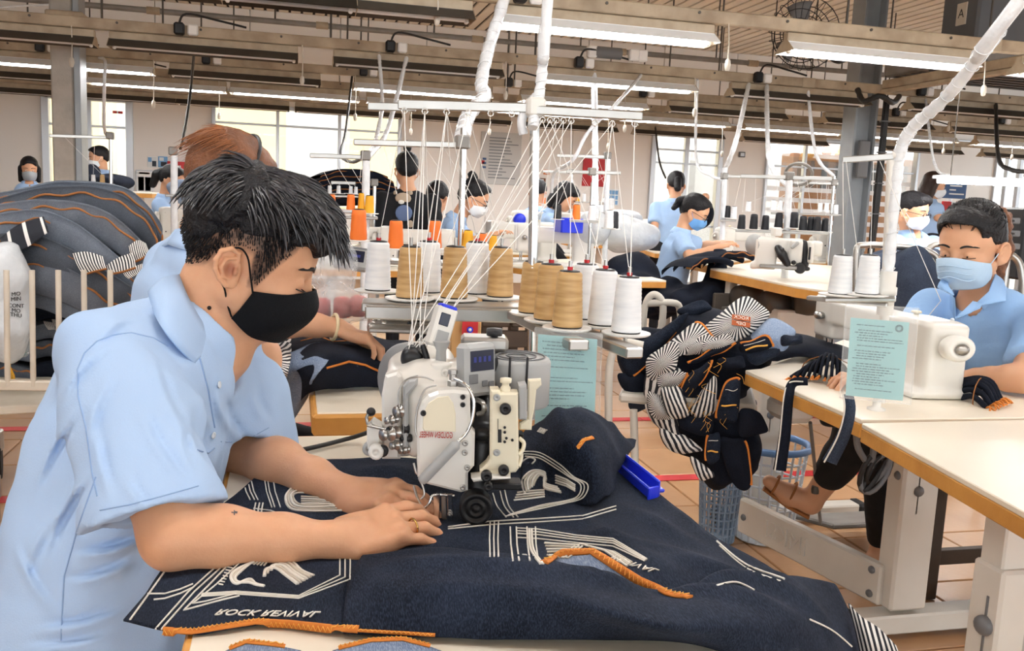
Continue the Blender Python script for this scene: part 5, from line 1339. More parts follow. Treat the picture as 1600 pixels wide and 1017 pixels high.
# puller bracket
pu = plate([(606, 400), (640, 400), (650, 412), (722, 412), (724, 730), (712, 745), (690, 748), (690, 762), (600, 765), (562, 752), (562, 735), (590, 712), (604, 690)], -.005, .03, m_machc, 'puller_bracket', .003)
plate([(725, 385), (758, 380), (758, 525), (726, 525)], -.002, .035, m_machg, 'puller_slide', .002); plate([(764, 358), (818, 355), (820, 380), (798, 400), (790, 480), (780, 525), (778, 568), (728, 566), (728, 540), (762, 520)], .02, .012, m_machc, 'puller_guard', .002)
plate([(525, 770), (600, 762), (690, 765), (690, 772), (600, 778), (535, 786)], -.02, .03, m_mach, 'puller_foot', .002)
for x, y, r in ((667, 475, .0082), (660, 730, .0078)): knob(x, y, -.006, r, .010, m_dark, 'socket_knob', pu)
for x, y, r in ((632, 430, .005), (632, 660, .005), (665, 555, .002), (697, 608, .002), (665, 575, .002), (665, 615, .002), (672, 600, .002)): knob(x, y, -.006, r, .003, m_machg if r > .003 else m_dark, 'screw', pu)
plate([(637, 565), (652, 565), (652, 620), (637, 620)], -.0065, .004, m_dark, 'slot', .0006, pu); plate([(636, 520), (638, 520), (638, 565), (636, 565)], -.0062, .003, m_dark, 'slot', .0, pu)
MB().lathe([(.0075, 0), (.0075, .006), (.0055, .008), (.0055, .012), (.0085, .013), (.0085, .019), (0, .02)], Q(668, 405, .01), None, 8).build('top_nut', m_machc, ma)
for x, y, r in ((588, 752, .008), (596, 795, .006)): knob(x, y, -.026, r, .014, m_dark, 'lock_screw')
S = SDF(); S.chain([Q(575, 430, .10), Q(570, 520, .07), Q(572, 620, .05), Q(560, 760, .03), Q(550, 850, .02)], [.024, .018, .02, .016, .014], .01); S.box(Q(570, 560, .06), V(.014, .01, .04), mp.fr, .005); S.build('drive_arm', m_dark, ma, h=.004)
MB().tube(crom([Q(545, 440, .05), Q(575, 455, .03), Q(578, 490, .03), Q(555, 500, .04)], 5), .004, 8).build('hook_ring', m_steel, ma)
MB().box(Q(660, 790, .0), (.05, .03, .010), .002, np.stack([mp.r, mp.n, mp.u], 1)).build('roller_bar', m_dark, ma)
MB().lathe([(.0, -.03), (.02, -.03), (.0236, -.028), (.0242, -.02), (.0242, -.003), (.0225, 0), (.018, .0), (.0165, -.003), (.013, -.003), (.012, -.0005), (.0085, -.0005), (.008, -.002), (.004, -.002), (.0035, .001), (0, .001)], Q(546, 900, -.015), frame(-nf), 32).build('puller_roller', m_dark, ma, label='black rubber puller roller')
plate([(725, 585), (745, 590), (750, 650), (728, 660)], .03, .03, m_dark, 'edge_guide', .003)
for x, y in ((745, 640), (735, 690)): MB().tube(crom([Q(725, y-40, .02), Q(x, y-20, .02), Q(x-5, y+10, .015), Q(722, y+30, .01)], 5), .003, 8).build('guide_loop', m_machc, ma)
# cable on the table behind the machine
MB().tube(crom([PZ(395, 712, .787), PZ(470, 703, .787), PZ(545, 685, .79), PZ(585, 672, .81)], 6), .0045, 8).build('power_lead', m_cabk, ma)
# ================================================================ THREAD STAND OF THE FRONT MACHINE, LEFT SIDE
m_tan = mat('tan_thread', '#cda975', .42, noise=(9, .75, 2), dark='#a1783f', stretch=(1.5, 1.5, 11)); m_wht = mat('white_thread', '#f0f1f2', .5, noise=(9, .5, 2), dark='#cfd4da', stretch=(1.5, 1.5, 11)); m_ort = mat('orange_thread', '#ef7a2c', .55, noise=(5, .4), dark='#d55e17'); m_yet = mat('yellow_thread', '#efb22c', .55, noise=(6, .4), dark='#cf8f16'); m_blt = mat('black_thread', '#17181d', .55, noise=(8, .4), dark='#26282f')
m_disc = mat('white_disc', '#eceae6', .35); m_line = mat('sewing_thread', '#f4f2ee', .6)
TH = {'tan': m_tan, 'white': m_wht, 'orange': m_ort, 'yellow': m_yet, 'black': m_blt}
def make_cone(kind, detail=True):
    """thread cone, base at the origin, 0.12 m tall"""
    t = thing('thread_cone', 'x', 'thread')
    pr = [(.024, .0), (.0305, .003)]
    n = 26 if detail else 6
    for i in range(n+1):
        z = .004+.112*i/n; r = .0312-.006*i/n+(.00035*(1 if i % 2 else -1)); pr.append((r, z))
    pr += [(.022, .119), (.010, .120)]
    MB().lathe(pr, n=28 if detail else 14).build('wound_yarn', TH[kind], t)
    MB().lathe([(.021, .117), (.0205, .1215), (.012, .1235), (.006, .122)], n=16).build('cone_core', m_dark, t)
    if detail: MB().lathe([(.029, -.0005), (.030, .001), (.0285, .004)], n=20).build('cone_foot', m_dark, t)
    return t
CONES = {}
def cone(kind, base, hpx, label, group, D=None, detail=True, wide=1., tilt=0.):
    """base point in the world, photo height in pixels gives the scale"""
    d = (np.array(base)-CAM)@FW; sc = hpx*d/F_PX/.122/.98
    k = (kind, detail)
    if k not in CONES: CONES[k] = make_cone(kind, detail); o = place(CONES[k], base, 0, (sc*wide, sc*wide, sc), (tilt, 0)); tag(o, label, None, group)
    else: o = dup(CONES[k], base, random.random()*6, label=label, group=group, scale=(sc*wide, sc*wide, sc), tilt=(tilt, 0))
    return sc
ts1 = thing('thread_stand', 'steel thread stand with wide top bar behind the front machine', 'thread stand', PZ(832, 640, .78))
ZT = 1.0; mpole = VPl(835, 1.93, 300)
MB().cyl(mpole(829, 655), mpole(836, 160), .0105, n=14).build('pole', m_chrome, ts1)
MB().lathe([(.03, 0), (.03, .006), (.016, .012), (.016, .03), (.011, .03)], PZ(832, 650, .78), None, 16).build('pole_foot', m_steel, ts1)
bl, br = mpole(622, 163), mpole(832, 169); br2 = mpole(1003, 182); bl0 = mpole(575, 166, .12)
MB().beam(bl, br, .012, .020, .002).build('top_bar', m_steel, ts1); MB().beam(bl0, mpole(650, 168, .12), .012, .018, .002).build('top_bar', m_steel, ts1); MB().beam(mpole(832, 172, -.01), br2, .02, .018, .002).build('top_bar', m_steel, ts1)
MB().box(mpole(836, 168), (.04, .04, .04), .006).build('clamp', m_mach, ts1)
guides = [mpole(x, 164+(x-632)*.03, -.01) for x in (632, 664, 698, 732, 767, 800)]+[mpole(x, 178+(x-848)*.03, -.025) for x in (848, 860, 870, 881, 893)]+[mpole(930, 183, -.02), mpole(957, 184, -.02), mpole(992, 185, -.02)]
mb = MB()
for g in guides: MB().tube([g+V(.006*math.cos(a), 0, -.012+.006*math.sin(a)) for a in np.linspace(0, 2*PI, 9)[:-1]], .0016, 5, closed=True).build('thread_eye', m_chrome, ts1)
# trays
tb0, tb1 = PZ(566, 476, ZT-.012), PZ(838, 484, ZT-.012)
MB().beam(tb0, tb1, .10, .022, .003).build('tray_bar', m_steel, ts1); MB().beam(tb0+V(0, -.09, -.005), tb1+V(0, -.09, -.005), .02, .03, .003).build('tray_bar', m_steel, ts1)
MB().beam(PZ(806, 492, ZT-.012), PZ(905, 540, ZT-.012), .04, .02, .003).build('tray_arm', m_steel, ts1); MB().beam(PZ(880, 508, ZT-.014), PZ(992, 552, ZT-.014), .035, .02, .003).build('tray_arm', m_steel, ts1); MB().beam(PZ(800, 480, ZT-.014), PZ(905, 500, ZT-.014), .035, .02, .003).build('tray_arm', m_steel, ts1)
SP = [('white', 590, 453, 75, 'back, leftmost'), ('white', 668, 456, 78, 'back, middle'), ('white', 743, 458, 79, 'back, right'),
      ('tan', 640, 465, 79, 'front row, left'), ('tan', 709, 465, 79, 'front row, middle'), ('tan', 781, 463, 76, 'front row, right'),
      ('white', 912, 497, 84, 'a'), ('white', 941, 507, 85, 'b'), ('tan', 831, 488, 79, 'c'), ('tan', 857, 499, 86, 'd'), ('tan', 886, 511, 87, 'e'), ('white', 978, 519, 86, 'f')]
LABS = ['white thread cone at the left end of the steel tray behind the front machine', 'white thread cone between the left and middle tan cones of the tray', 'white thread cone just left of the rightmost tan cone of the tray',
        'tan thread cone on the steel tray, left one of three in the back row', 'tan thread cone on the steel tray, middle one of three in the back row', 'tan thread cone on the steel tray, right one of three in the back row',
        'white thread cone, rearmost of three on the right hand arm, beside the tan cones', 'white thread cone, middle one of three on the right hand arm', 'tan thread cone on the forward arm, rearmost of the diagonal three', 'tan thread cone on the forward arm, middle of the diagonal three', 'tan thread cone on the forward arm, nearest to the camera', 'large white thread cone at the right end of the forward arm']
tops = []
for (k, x, y, hp_, _), lab in zip(SP, LABS):
    b = PZ(x, y, ZT+.006); d = (b-CAM)@FW
    sc = cone(k, b, hp_, lab, 'thread cones of the front machine', wide=1.06); r = .058*sc*(1 if y < 480 else .92)
    MB().lathe([(r*.9, -.005), (r, -.002), (r, .0005), (r*.9, .0), (0, -.001)], b, None, 28).build('spool_disc', m_disc, ts1)
    MB().cyl(b+V(0, 0, -.02), b+V(0, 0, .142*sc), .0042*sc, n=8).build('spool_pin', m_steel, ts1); tops.append(b+V(0, 0, .124*sc))
    if k == 'white' or x in (886, 857): MB().cyl(b+V(0, 0, .123*sc), b+V(0, 0, .130*sc), .0062*sc, n=8).build('pin_collar', m_red, ts1)
threads = thing('sewing_threads', 'white sewing threads strung from the cones over the bar to the front machine', 'thread', PZ(645, 560, .8))
mt = mp(645, 548, .16); gi = [0, 1, 2, 1, 2, 3, 6, 7, 8, 9, 10, 12]
for i, (tp, g) in enumerate(zip(tops, gi)):
    a = guides[g]+V(0, 0, -.012); e = mt+V(.012*math.sin(i*2), .0, .01*math.cos(i))
    MB().tube([tp, a], .0009, 4).build('thread', m_line, threads); MB().tube(crom([a, a*.5+e*.5+V(0, 0, -.012), e], 5), .0009, 4).build('thread', m_line, threads)
for x0, x1 in ((957, 925), (992, 985), (800, 745), (767, 700)): MB().tube([mpole(x0, 190, -.02), PZ(x1, 430 if x1 > 900 else 380, 1.15)], .0009, 4).build('thread', m_line, threads)
# wrapped cables dropping from the ceiling
def wrapped(label, pts, r, rings=True, m=None, nm='wrapped_cable', jitter=.15):
    t = thing(nm, label, 'cable', pts[-1]); P = crom(pts, 8); k = len(P)
    rr = [r*(1+jitter*math.sin(i*2.1)*math.sin(i*.7)) for i in range(k)]
    MB().tube(P, rr, 10).build('sleeve', m or m_wrap, t)
    if rings:
        for i in range(2, k-2, 2):
            T_ = unit(P[i+1]-P[i-1]); fr = frame(T_+V(.3, .1, .1)); MB().tube([P[i]+r*1.08*(fr[:, 0]*math.cos(a)+fr[:, 1]*math.sin(a)) for a in np.linspace(0, 2*PI, 11)[:-1]], r*.09, 4, closed=True).build('wrap_turn', m_wrap, t)
    return t
wrapped('thick white plastic wrapped cable from the ceiling down to the front thread stand', [mpole(870, -30, .02)+V(.05, .1, 1.95), mpole(858, -30, .02), mpole(850, 40, .02), mpole(848, 100, .02), mpole(842, 150, .01), mpole(836, 170, 0), mpole(833, 200, -.02)], .0115)
MB().tube(crom([mpole(838, 150, .02), mpole(822, 170, .01), mpole(815, 190, .0), mpole(818, 210, 0)], 5), .010, 8).build('cable_end', m_wrap, ts1)

# teal work order sheets in clear sleeves
m_teal = mat('teal_paper', '#9fd9dc', .6); m_ink = mat('grey_ink', '#4e7f8a', .7); m_slv = mat('clear_sleeve', '#f6fbfb', .06, alpha=.14, spec=.8); m_glare = m_slv
def sheet_doc(label, vp, c, off=0., nm='document_sleeve', stamp=1, seed=1, margin=.10, lines=22, top=.06):
    """c: the four photo corners tl, tr, br, bl of the clear sleeve"""
    P = [vp(x, y, o) for (x, y), o in zip(c, off if hasattr(off, '__len__') else (off,)*4)]; ctr = sum(P)/4
    t = thing(nm, label, 'document', (P[2]+P[3])/2); B = lambda u, v: (P[0]*(1-u)+P[1]*u)*(1-v)+(P[3]*(1-u)+P[2]*u)*v
    n = unit(np.cross(P[3]-P[0], P[1]-P[0])); n = n if n@(CAM-ctr) > 0 else -n
    a, b, u0, u1 = top, .97, margin*.5, 1-margin*.7
    def sl(u0, v0, u1, v1, o, th): 
        q = [B(u0, v0)+n*o, B(u1, v0)+n*o, B(u1, v1)+n*o, B(u0, v1)+n*o]; return [*q, *[x-n*th for x in q]]
    bxf = [(0, 3, 2, 1), (4, 5, 6, 7), (0, 1, 5, 4), (1, 2, 6, 5), (2, 3, 7, 6), (3, 0, 4, 7)]
    MB().add(sl(u0, a, u1, b, 0, .0008), bxf).build('paper', m_teal, t)
    rs2 = random.Random(seed); mb = MB()
    for i in range(lines):
        v = a+.06+(b-a-.12)*i/lines
        if rs2.random() < .12: continue
        u = u0+.06+rs2.random()*.08; e = u0+(u1-u0)*rs2.uniform(.55, .95)
        while u < e:
            w_ = rs2.uniform(.02, .07); mb.add(sl(u, v, min(u+w_, e), v+.010, .0006, .0004), bxf); u += w_+.012
    mb.build('printed_lines', m_ink, t, kind='stuff')
    if stamp:
        sx, sy, sr = (u0+.72*(u1-u0), a+.86*(b-a)-.02, .08) if stamp == 1 else (u1-.13, a+.07, .05)
        r_ = np.linalg.norm(P[1]-P[0])*sr; fr = frame(n)
        for k in (1., .72): MB().tube([B(sx, sy)+n*.0008+r_*k*(fr[:, 0]*math.cos(q)+fr[:, 1]*math.sin(q)) for q in np.linspace(0, 2*PI, 21)[:-1]], .0009, 4, closed=True).build('stamp_ring', m_ink, t)
    MB().add(sl(0, 0, 1, 1, .003, .0006), bxf).build('clear_front', m_slv, t)
    for (q0, q1) in (((0, 0), (1, 0)), ((1, 0), (1, 1)), ((1, 1), (0, 1)), ((0, 1), (0, 0))): MB().tube([B(*q0), B(*q1)], .0016, 5).build('welded_edge', m_slv, t)
    return t
vd = VPl(885, 1.66, 580)
sheet_doc('teal printed work sheet in a clear sleeve hanging behind the puller motor', vd, [(836, 512), (941, 522), (936, 668), (830, 668)], seed=4)

# ---------------------------------------------------------------- the second worker's table behind the man
t = thing('sewing_table', 'cream table with oak edge behind the man, dark denim heaped on it', 'table', PZ(560, 600, 0))
e0, e1 = PZ(489, 646, .78), PZ(700, 632, .78); X0, Y0 = e0[0], e0[1]
MB().box((X0+.30, Y0+.42, .762), (.60, .82, .03), .012).build('tabletop', m_lam, t)
MB().box((X0+.30, Y0+.006, .752), (.60, .02, .048), .006).build('edge_strip', m_edge, t); MB().box((X0+.006, Y0+.42, .752), (.016, .82, .048), .006).build('edge_strip', m_edge, t)
for y in (.2, .7): MB().box((X0+.4, Y0+y, .38), (.06, .05, .72), .006).build('leg', m_leg, t)
for y in (.2, .7): MB().box((X0+.4, Y0+y, .03), (.5, .06, .05), .006).build('foot_bar', m_leg, t)
# denim on it
dj = thing('denim_jeans', 'dark denim with pale inside and orange seams under the second worker\'s hand', 'jeans', PZ(540, 560, .79))
G = sheet([[(455, 530, .84), (500, 522, .86), (545, 520, .86), (600, 530, .84), (660, 535, .82)], [(450, 560, .85), (500, 545, .88), (550, 548, .87), (600, 560, .84), (660, 560, .82)], [(470, 590, .82), (500, 580, .84), (550, 580, .83), (600, 585, .81), (660, 585, .80)], [(470, 625, .76), (490, 612, .785), (540, 608, .785), (600, 605, .785), (660, 605, .785)]], 8, 8, .006, 50, 31)
oa = MB().grid(G, -.002).build('panel', m_denk, dj)
G = sheet([[(452, 552, .86), (480, 540, .875), (505, 538, .88), (520, 545, .87)], [(420, 590, .82), (455, 575, .84), (490, 565, .86), (512, 566, .86)], [(400, 640, .72), (430, 625, .74), (465, 610, .78), (490, 595, .82)], [(395, 690, .60), (425, 690, .62), (450, 670, .66), (480, 625, .74)]], 8, 8, .005, 55, 33)
ob = MB().grid(G, -.002).build('turned_leg', m_denin, dj, label='pale blue inside of the denim'); tq = bvh(oa, ob)
def hem2(pts, par, tree, w_=.004, m=None):
    P, N_ = onto(tree, pts, .001, 7)
    if len(P) > 2: MB().tube(P, w_, 6, flat=.35, flatn=lambda i: N_[min(i, len(N_)-1)]).build('hem_binding', m or m_or, par)
hem2([(470, 533), (500, 526), (520, 534), (560, 532), (590, 545)], dj, tq, .003); hem2([(510, 575), (545, 565), (570, 570), (592, 580)], dj, tq, .003)
m_sun = mat_stripe('sunburst_stripes', 'sun', 36); m_sun2 = mat_stripe('sunburst_stripes_off', 'sun', 44, wob=3.)
pl_ = thing('striped_pocket_piece', 'black and white sunburst striped pocket piece by the man\'s chest, on dark denim', 'fabric', PZ(420, 600, .75))
G = sheet([[(380, 545, .86), (400, 528, .87), (430, 522, .87), (455, 530, .86)], [(386, 575, .84), (405, 560, .86), (430, 552, .865), (455, 556, .86)], [(395, 600, .80), (410, 588, .82), (430, 580, .84), (450, 578, .85)], [(410, 610, .77), (420, 602, .79), (435, 596, .81), (448, 590, .83)]], 7, 7, .004, 90, 5)
MB().grid(G, -.002, uvs=[(.0+.9*i/21, -.05+.5*j/21) for i in range(22) for j in range(22)] if False else None).build('striped_panel', m_sun2, pl_)
G = sheet([[(372, 535, .84), (385, 530, .85), (395, 530, .85)], [(370, 560, .80), (380, 560, .82), (392, 565, .82)], [(372, 590, .76), (384, 600, .76), (398, 605, .77)]], 5, 5, .004, 90, 5)
MB().grid(G, -.002).build('bound_edge', m_brown, pl_)
# the second worker
w2, T2, R2, nb2 = person('worker with auburn tied hair behind the man, ivory bangle, reaching over dark denim', (352, 292, 2.28), R(35), R(30), (262, 640, 2.35), [
    dict(side=-1, elbow=(415, 500, 2.12), wrist=(527, 512, 2.2), hand=(580, 530, 2.22), curl=(.75, .75, .7, .7)), dict(side=1, elbow=(420, 470, 2.55), wrist=(520, 520, 2.5), curl=(.6, .6, .6, .6))],
    shirt=m_shirt, hair='tied', hair_m=m_hairb, h=.007, mh=.0045, chest=(.12, .185), shoulder=.17, legs=floor_legs((262, 640, 2.35), R(10)), mask=m_maskb)
MB().tube([T2(.0, .08*math.cos(a), .06+.095*math.sin(a)) for a in np.linspace(.1, PI-.1, 16)], .006, 6).build('hair_band', m_dark, w2)
roots, dirs, lens = [], [], []; rs = random.Random(3)
for i in range(1500):
    a = rs.uniform(0, 2*PI); t_ = rs.random()**.6; x, y = -.014+.10*t_*math.cos(a), .082*t_*math.sin(a); z = .062+.085*math.sqrt(1-t_*t_)
    roots.append(T2(x, y, z)); dirs.append(R2@V(-.9, .2*math.sin(i), -.15-.8*t_)); lens.append(rs.uniform(.05, .1))
mb = MB(); strands(mb, roots, dirs, lens, .0013, .08, jit=.12, rs=rs); mb.build('hair_locks', mat('auburn_strands', '#9a5f35', .4, noise=(20, .5), dark='#5a341c'), w2)
wr = PD(522, 511, 2.2); d_ = unit(PD(527, 512, 2.2)-PD(415, 500, 2.12)); fr = frame(d_)
tag(MB().tube([wr+.031*(fr[:, 0]*math.cos(a)+fr[:, 1]*math.sin(a)) for a in np.linspace(0, 2*PI, 25)[:-1]], .0045, 8, closed=True).build('bangle', m_bead, w2), 'ivory bangle')

# overlock machine, display, bag of red thread behind the front machine
vo = VPl(630, 2.28, 500)
om = thing('overlock_machine', 'small silver overlock machine behind the front machine, under the thread tray', 'sewing machine', vo(632, 520))
S = SDF(); 
for (x0, x1, y0, y1, o0, o1) in ((572, 700, 500, 515, -.04, .1), (585, 690, 488, 504, -.0, .1), (590, 640, 470, 495, .0, .08), (640, 690, 476, 500, .02, .1)):
    S.box((vo(x0, y0, o0)+vo(x1, y1, o1))/2, V(np.linalg.norm(vo(x1, y0)-vo(x0, y0))/2, abs(vo(x0, y0)[2]-vo(x0, y1)[2])/2, (o1-o0)/2), vo.fr, .006, rnd=.006)
S.build('casting', m_steel, om, h=.005)
MB().prism([(-.02, 0), (.05, .012), (.045, .03), (-.0, .026), (-.03, .012)], .03, vo.fr, vo(605, 480, -.02)).build('looper_cover', m_machc, om)
for x, y, r_ in ((585, 495, .010), (600, 505, .008), (655, 498, .007), (675, 488, .009), (640, 505, .006), (690, 500, .006)): MB().lathe([(r_, 0), (r_, .012), (r_*.5, .014), (0, .014)], vo(x, y, -.02), frame(-vo.n), 12).build('thumb_screw', m_chrome if r_ > .007 else m_dark, om)
MB().box(vo(640, 514, -.06), (.2, .08, .012), .003, np.stack([vo.r, vo.n, vo.u], 1)).build('bed_plate', m_steel, om)
for x in (598, 618, 640, 662): MB().tube(crom([vo(x, 470, .05), vo(x+6, 480, -.02), vo(x+4, 495, -.02)], 4), .002, 6).build('guide_wire', m_chrome, om)
dp = thing('display_unit', 'grey display box with small dark blue screen left of the white cones', 'display', vo(548, 420, .3))
df = vo.fr@Rz(R(-6))@Rx(R(-25)); c_ = vo(549, 404, .3)
b_ = MB().box(c_, (.096, .066, .03), .006, df).build('housing', m_machg, dp); MB().box(c_+df@V(0, .004, .0155), (.072, .034, .002), .001, df).build('screen', m_screen, dp); MB().box(c_+df@V(0, .004, .0165), (.05, .008, .0006), 0, df).build('digits', m_lcdt, dp); MB().box(c_+df@V(0, .028, .0155), (.08, .006, .002), .001, df).build('vent', m_grey, dp)
m_redth = mat('red_thread', '#c7462f', .5, noise=(20, .4), dark='#9b2c1c'); m_bag = mat('clear_plastic_bag', '#eef3f7', .12, alpha=.30, bump=(26, .8), spec=.8); m_bagw = mat('milky_bag', '#e3e7ea', .25, alpha=.82, noise=(14, .4), dark='#c4cad0', bump=(24, .9))
for i, (x, y) in enumerate(((503, 490), (534, 488), (560, 486))):
    b = vo(x, y+8, .15); mb = MB().lathe([(.018, 0), (.024, .004), (.022, .05), (.012, .056), (0, .056)], b, None, 16)
    solo('thread_cone', mb, m_redth, ['red thread cone in the clear bag behind the mask, left of three', 'red thread cone in the clear bag, middle of three', 'red thread cone in the clear bag, right of three'][i], 'thread', 'red cones in the bag')
S = SDF(); S.ell(vo(530, 478, .15), V(.085, .06, .055)); S.ell(vo(525, 420, .28), V(.06, .08, .10), None, .05); S.ell(vo(500, 400, .3), V(.05, .06, .08), None, .04)
o = S.build('bag', m_bag, None, h=.007, disp=wrinkle(7, .008, 60)); tag(o, 'clear plastic bag lying over the red thread cones and denim', 'bag')
_dz = V(0, 0, -.07); bx_ = thing('carton', 'brown carton behind the front machine with red and white label', 'box', vo(735, 520, .25))
MB().box(vo(728, 500, .28)+_dz*.4, (.085, .06, .19), .003, np.stack([vo.r, vo.n, vo.u], 1)).build('box', mat('carton_board', '#c79a66', .8), bx_)
MB().box(vo(735, 497, .235)+_dz*.4, (.045, .0016, .042), 0, np.stack([vo.r, vo.n, vo.u], 1)).build('red_label', m_red, bx_); MB().box(vo(735, 516, .235)+_dz*.4, (.045, .0016, .02), 0, np.stack([vo.r, vo.n, vo.u], 1)).build('white_label', m_white, bx_)
MB().lathe([(.009, 0), (.009, .001), (.0, .001)], vo(735, 500, .232)+_dz*.4, frame(-vo.n), 20).build('blue_seal', m_bluetray, bx_); MB().lathe([(.0045, 0), (.0045, .0012), (.0, .0012)], vo(735, 500, .231)+_dz*.4, frame(-vo.n), 16).build('seal_ring', m_white, bx_)
st = thing('stool', 'dark wooden stool behind the front machine, beside the carton', 'stool', PD(782, 640, 2.8)*V(1, 1, 0))
sc_ = PD(782, 495, 2.8); MB().box(sc_+V(-.045, 0, 0), (.085, .28, .025), .004).build('seat_board', mat('dark_wood', '#4a3a2e', .6, noise=(8, .5), dark='#2b211a'), st); MB().box(sc_+V(.045, 0, 0), (.085, .28, .025), .004).build('seat_board', MATS['dark_wood'], st)
for a in (-.07, .07):
    for b in (-.11, .11): MB().box(V(sc_[0]+a, sc_[1]+b, sc_[2]/2), (.03, .03, sc_[2]-.02), .003).build('leg', MATS['dark_wood'], st)
MB().box(sc_+V(0, -.12, -.05), (.15, .02, .05), .003).build('apron', MATS['dark_wood'], st)

# ---------------------------------------------------------------- trolley with the heap of denim at the left
m_cart = mat('cream_cart_paint', '#d8cfc0', .5, noise=(7, .4), dark='#a89a84')
YC = 3.55; vc = VPl(120, 3.45, 450)
tr_ = thing('trolley', 'cream barred trolley loaded with folded denim at the left', 'cart', PZ(60, 660, .0))
zc0 = vc(40, 602)[2]
MB().beam(vc(-60, 600), vc(190, 604), .035, .035, .004).build('bottom_rail', m_cart, tr_); MB().beam(vc(-60, 440, .5), vc(190, 444, .5), .02, .02, .003).build('top_rail', m_cart, tr_)
for x in (-30, 10, 50, 91, 131, 172): MB().cyl(vc(x+2, 603, -.01), vc(x, 422, -.01), .0095, n=10).build('bar', m_cart, tr_)
MB().box(vc(70, 604, .4), (.95, .75, .03), .004, np.stack([vc.r, vc.n, vc.u], 1)).build('deck', m_cart, tr_)
for x, o_ in ((-20, .05), (170, .05), (-10, .7), (165, .7)):
    c_ = vc(x, 604, o_); c_ = V(c_[0], c_[1], .075); MB().lathe([(.03, -.02), (.07, -.02), (.075, -.012), (.075, .012), (.07, .02), (.03, .02)], c_, frame(vc.r), 22).build('wheel', m_rub, tr_); MB().box(c_+V(0, 0, .09), (.05, .06, .09), .006).build('caster_fork', m_steel, tr_)
DEN = [mat_denim('grey_denim', '#50555e', '#868c96', .55), mat_denim('charcoal_denim', '#3c4149', '#6b717b', .5), mat_denim('slate_denim', '#575e69', '#8d95a1', .55), m_denk]
def fold(label, outline_top, d, depth, th, m, seed, group='folded denim on the trolley', cat='fabric', nm='folded_denim', edge=True, droop=0.04):
    """a folded piece: front edge as photo points at depth d, going back by depth, th thick"""
    P = crom([PD(x, y, d) for x, y in outline_top], 8); n = len(P); S_ = []
    w_ = wrinkle(seed, .018, 14); nrm = vc.n
    prof = [(.0, -th), (-.012, -th*.8), (-.018, -th*.45), (-.012, -th*.1), (.0, .0), (depth*.33, .010), (depth*.66, .012), (depth, -.005), (depth, -th)]
    G = []
    for i, p in enumerate(P):
        row = []
        for k, (a, b) in enumerate(prof):
            q = p+nrm*a+V(0, 0, b-droop*(a/depth)); q = q+V(0, 0, 1)*float(w_(np.array(q[0]*1.0), np.array(q[1]*1.), np.array(0.)))*.5-nrm*float(w_(np.array(q[2]*2), np.array(q[0]), np.array(q[1])))*.5; row.append(q)
        G.append(crom(row, 3))
    t = thing(nm, label, cat, P[n//2]-V(0, 0, th), 0, group)
    o = MB().grid(G, .002).build('folded_panel', m, t)
    if edge: MB().tube([P[i]+nrm*-.019+V(0, 0, -th*.22+.006*math.sin(i*.9)) for i in range(0, n)], .0045, 5, flat=.6, flatn=vc.n).build('brown_seam', m_brown, t)
    return t
FO = [([(-70, 318), (0, 300), (80, 285), (150, 284), (205, 298), (248, 345), (252, 372)], 3.40, .55, .13), ([(-70, 332), (0, 310), (70, 294), (140, 292), (200, 312), (240, 352), (245, 385)], 3.36, .5, .13), ([(-70, 322), (10, 318), (70, 312), (130, 318), (180, 340), (228, 385), (232, 405)], 3.32, .5, .13),
      ([(-70, 345), (0, 338), (60, 330), (110, 345), (150, 372), (205, 420), (215, 440)], 3.30, .5, .14), ([(-70, 375), (0, 365), (60, 372), (120, 395), (170, 425), (212, 455), (222, 470)], 3.28, .5, .14), ([(-70, 400), (0, 395), (60, 402), (110, 420), (160, 452), (195, 470)], 3.29, .5, .14), ([(-70, 425), (0, 420), (50, 424), (100, 440), (150, 462), (190, 480)], 3.33, .5, .14)]
FL = ['top piece of grey denim on the trolley heap, brown seam along its fold', 'second denim piece from the top of the trolley heap', 'third denim piece of the trolley heap, curling down at the right', 'fourth denim piece of the trolley heap, below the brown seams', 'fifth denim piece of the trolley heap, above the striped pockets', 'sixth denim piece of the trolley heap, at pocket height', 'denim piece of the trolley heap lying just over the top rail']
for i, ((ol, d, dp_, th), lab) in enumerate(zip(FO, FL)): fold(lab, ol, d, dp_, th, DEN[(i*2+2) % 3], i+3)
k = 0
for r_, y in enumerate((448, 480, 512, 544, 576)):
    for c2, (xa, xb) in enumerate(((-60, 48), (52, 128), (130, 218))):
        if r_ == 0 and c2 < 1: continue
        k += 1; jy = 5*math.sin(k*2.3)
        fold('%s folded denim bundle behind the trolley bars, %s row from its top rail, %s' % (['slate', 'charcoal', 'black'][(k+r_) % 3], ['first', 'second', 'third', 'fourth', 'fifth'][r_], ['left', 'middle', 'right'][c2]), [(xa, y+jy), ((xa*2+xb)/3, y-6+jy), ((xa+xb*2)/3, y-4-jy), (xb, y+3-jy)], 3.56+.02*c2, .4, .065, [DEN[2], DEN[1], DEN[3]][(k+r_) % 3], 20+k, edge=(k % 2 == 0))
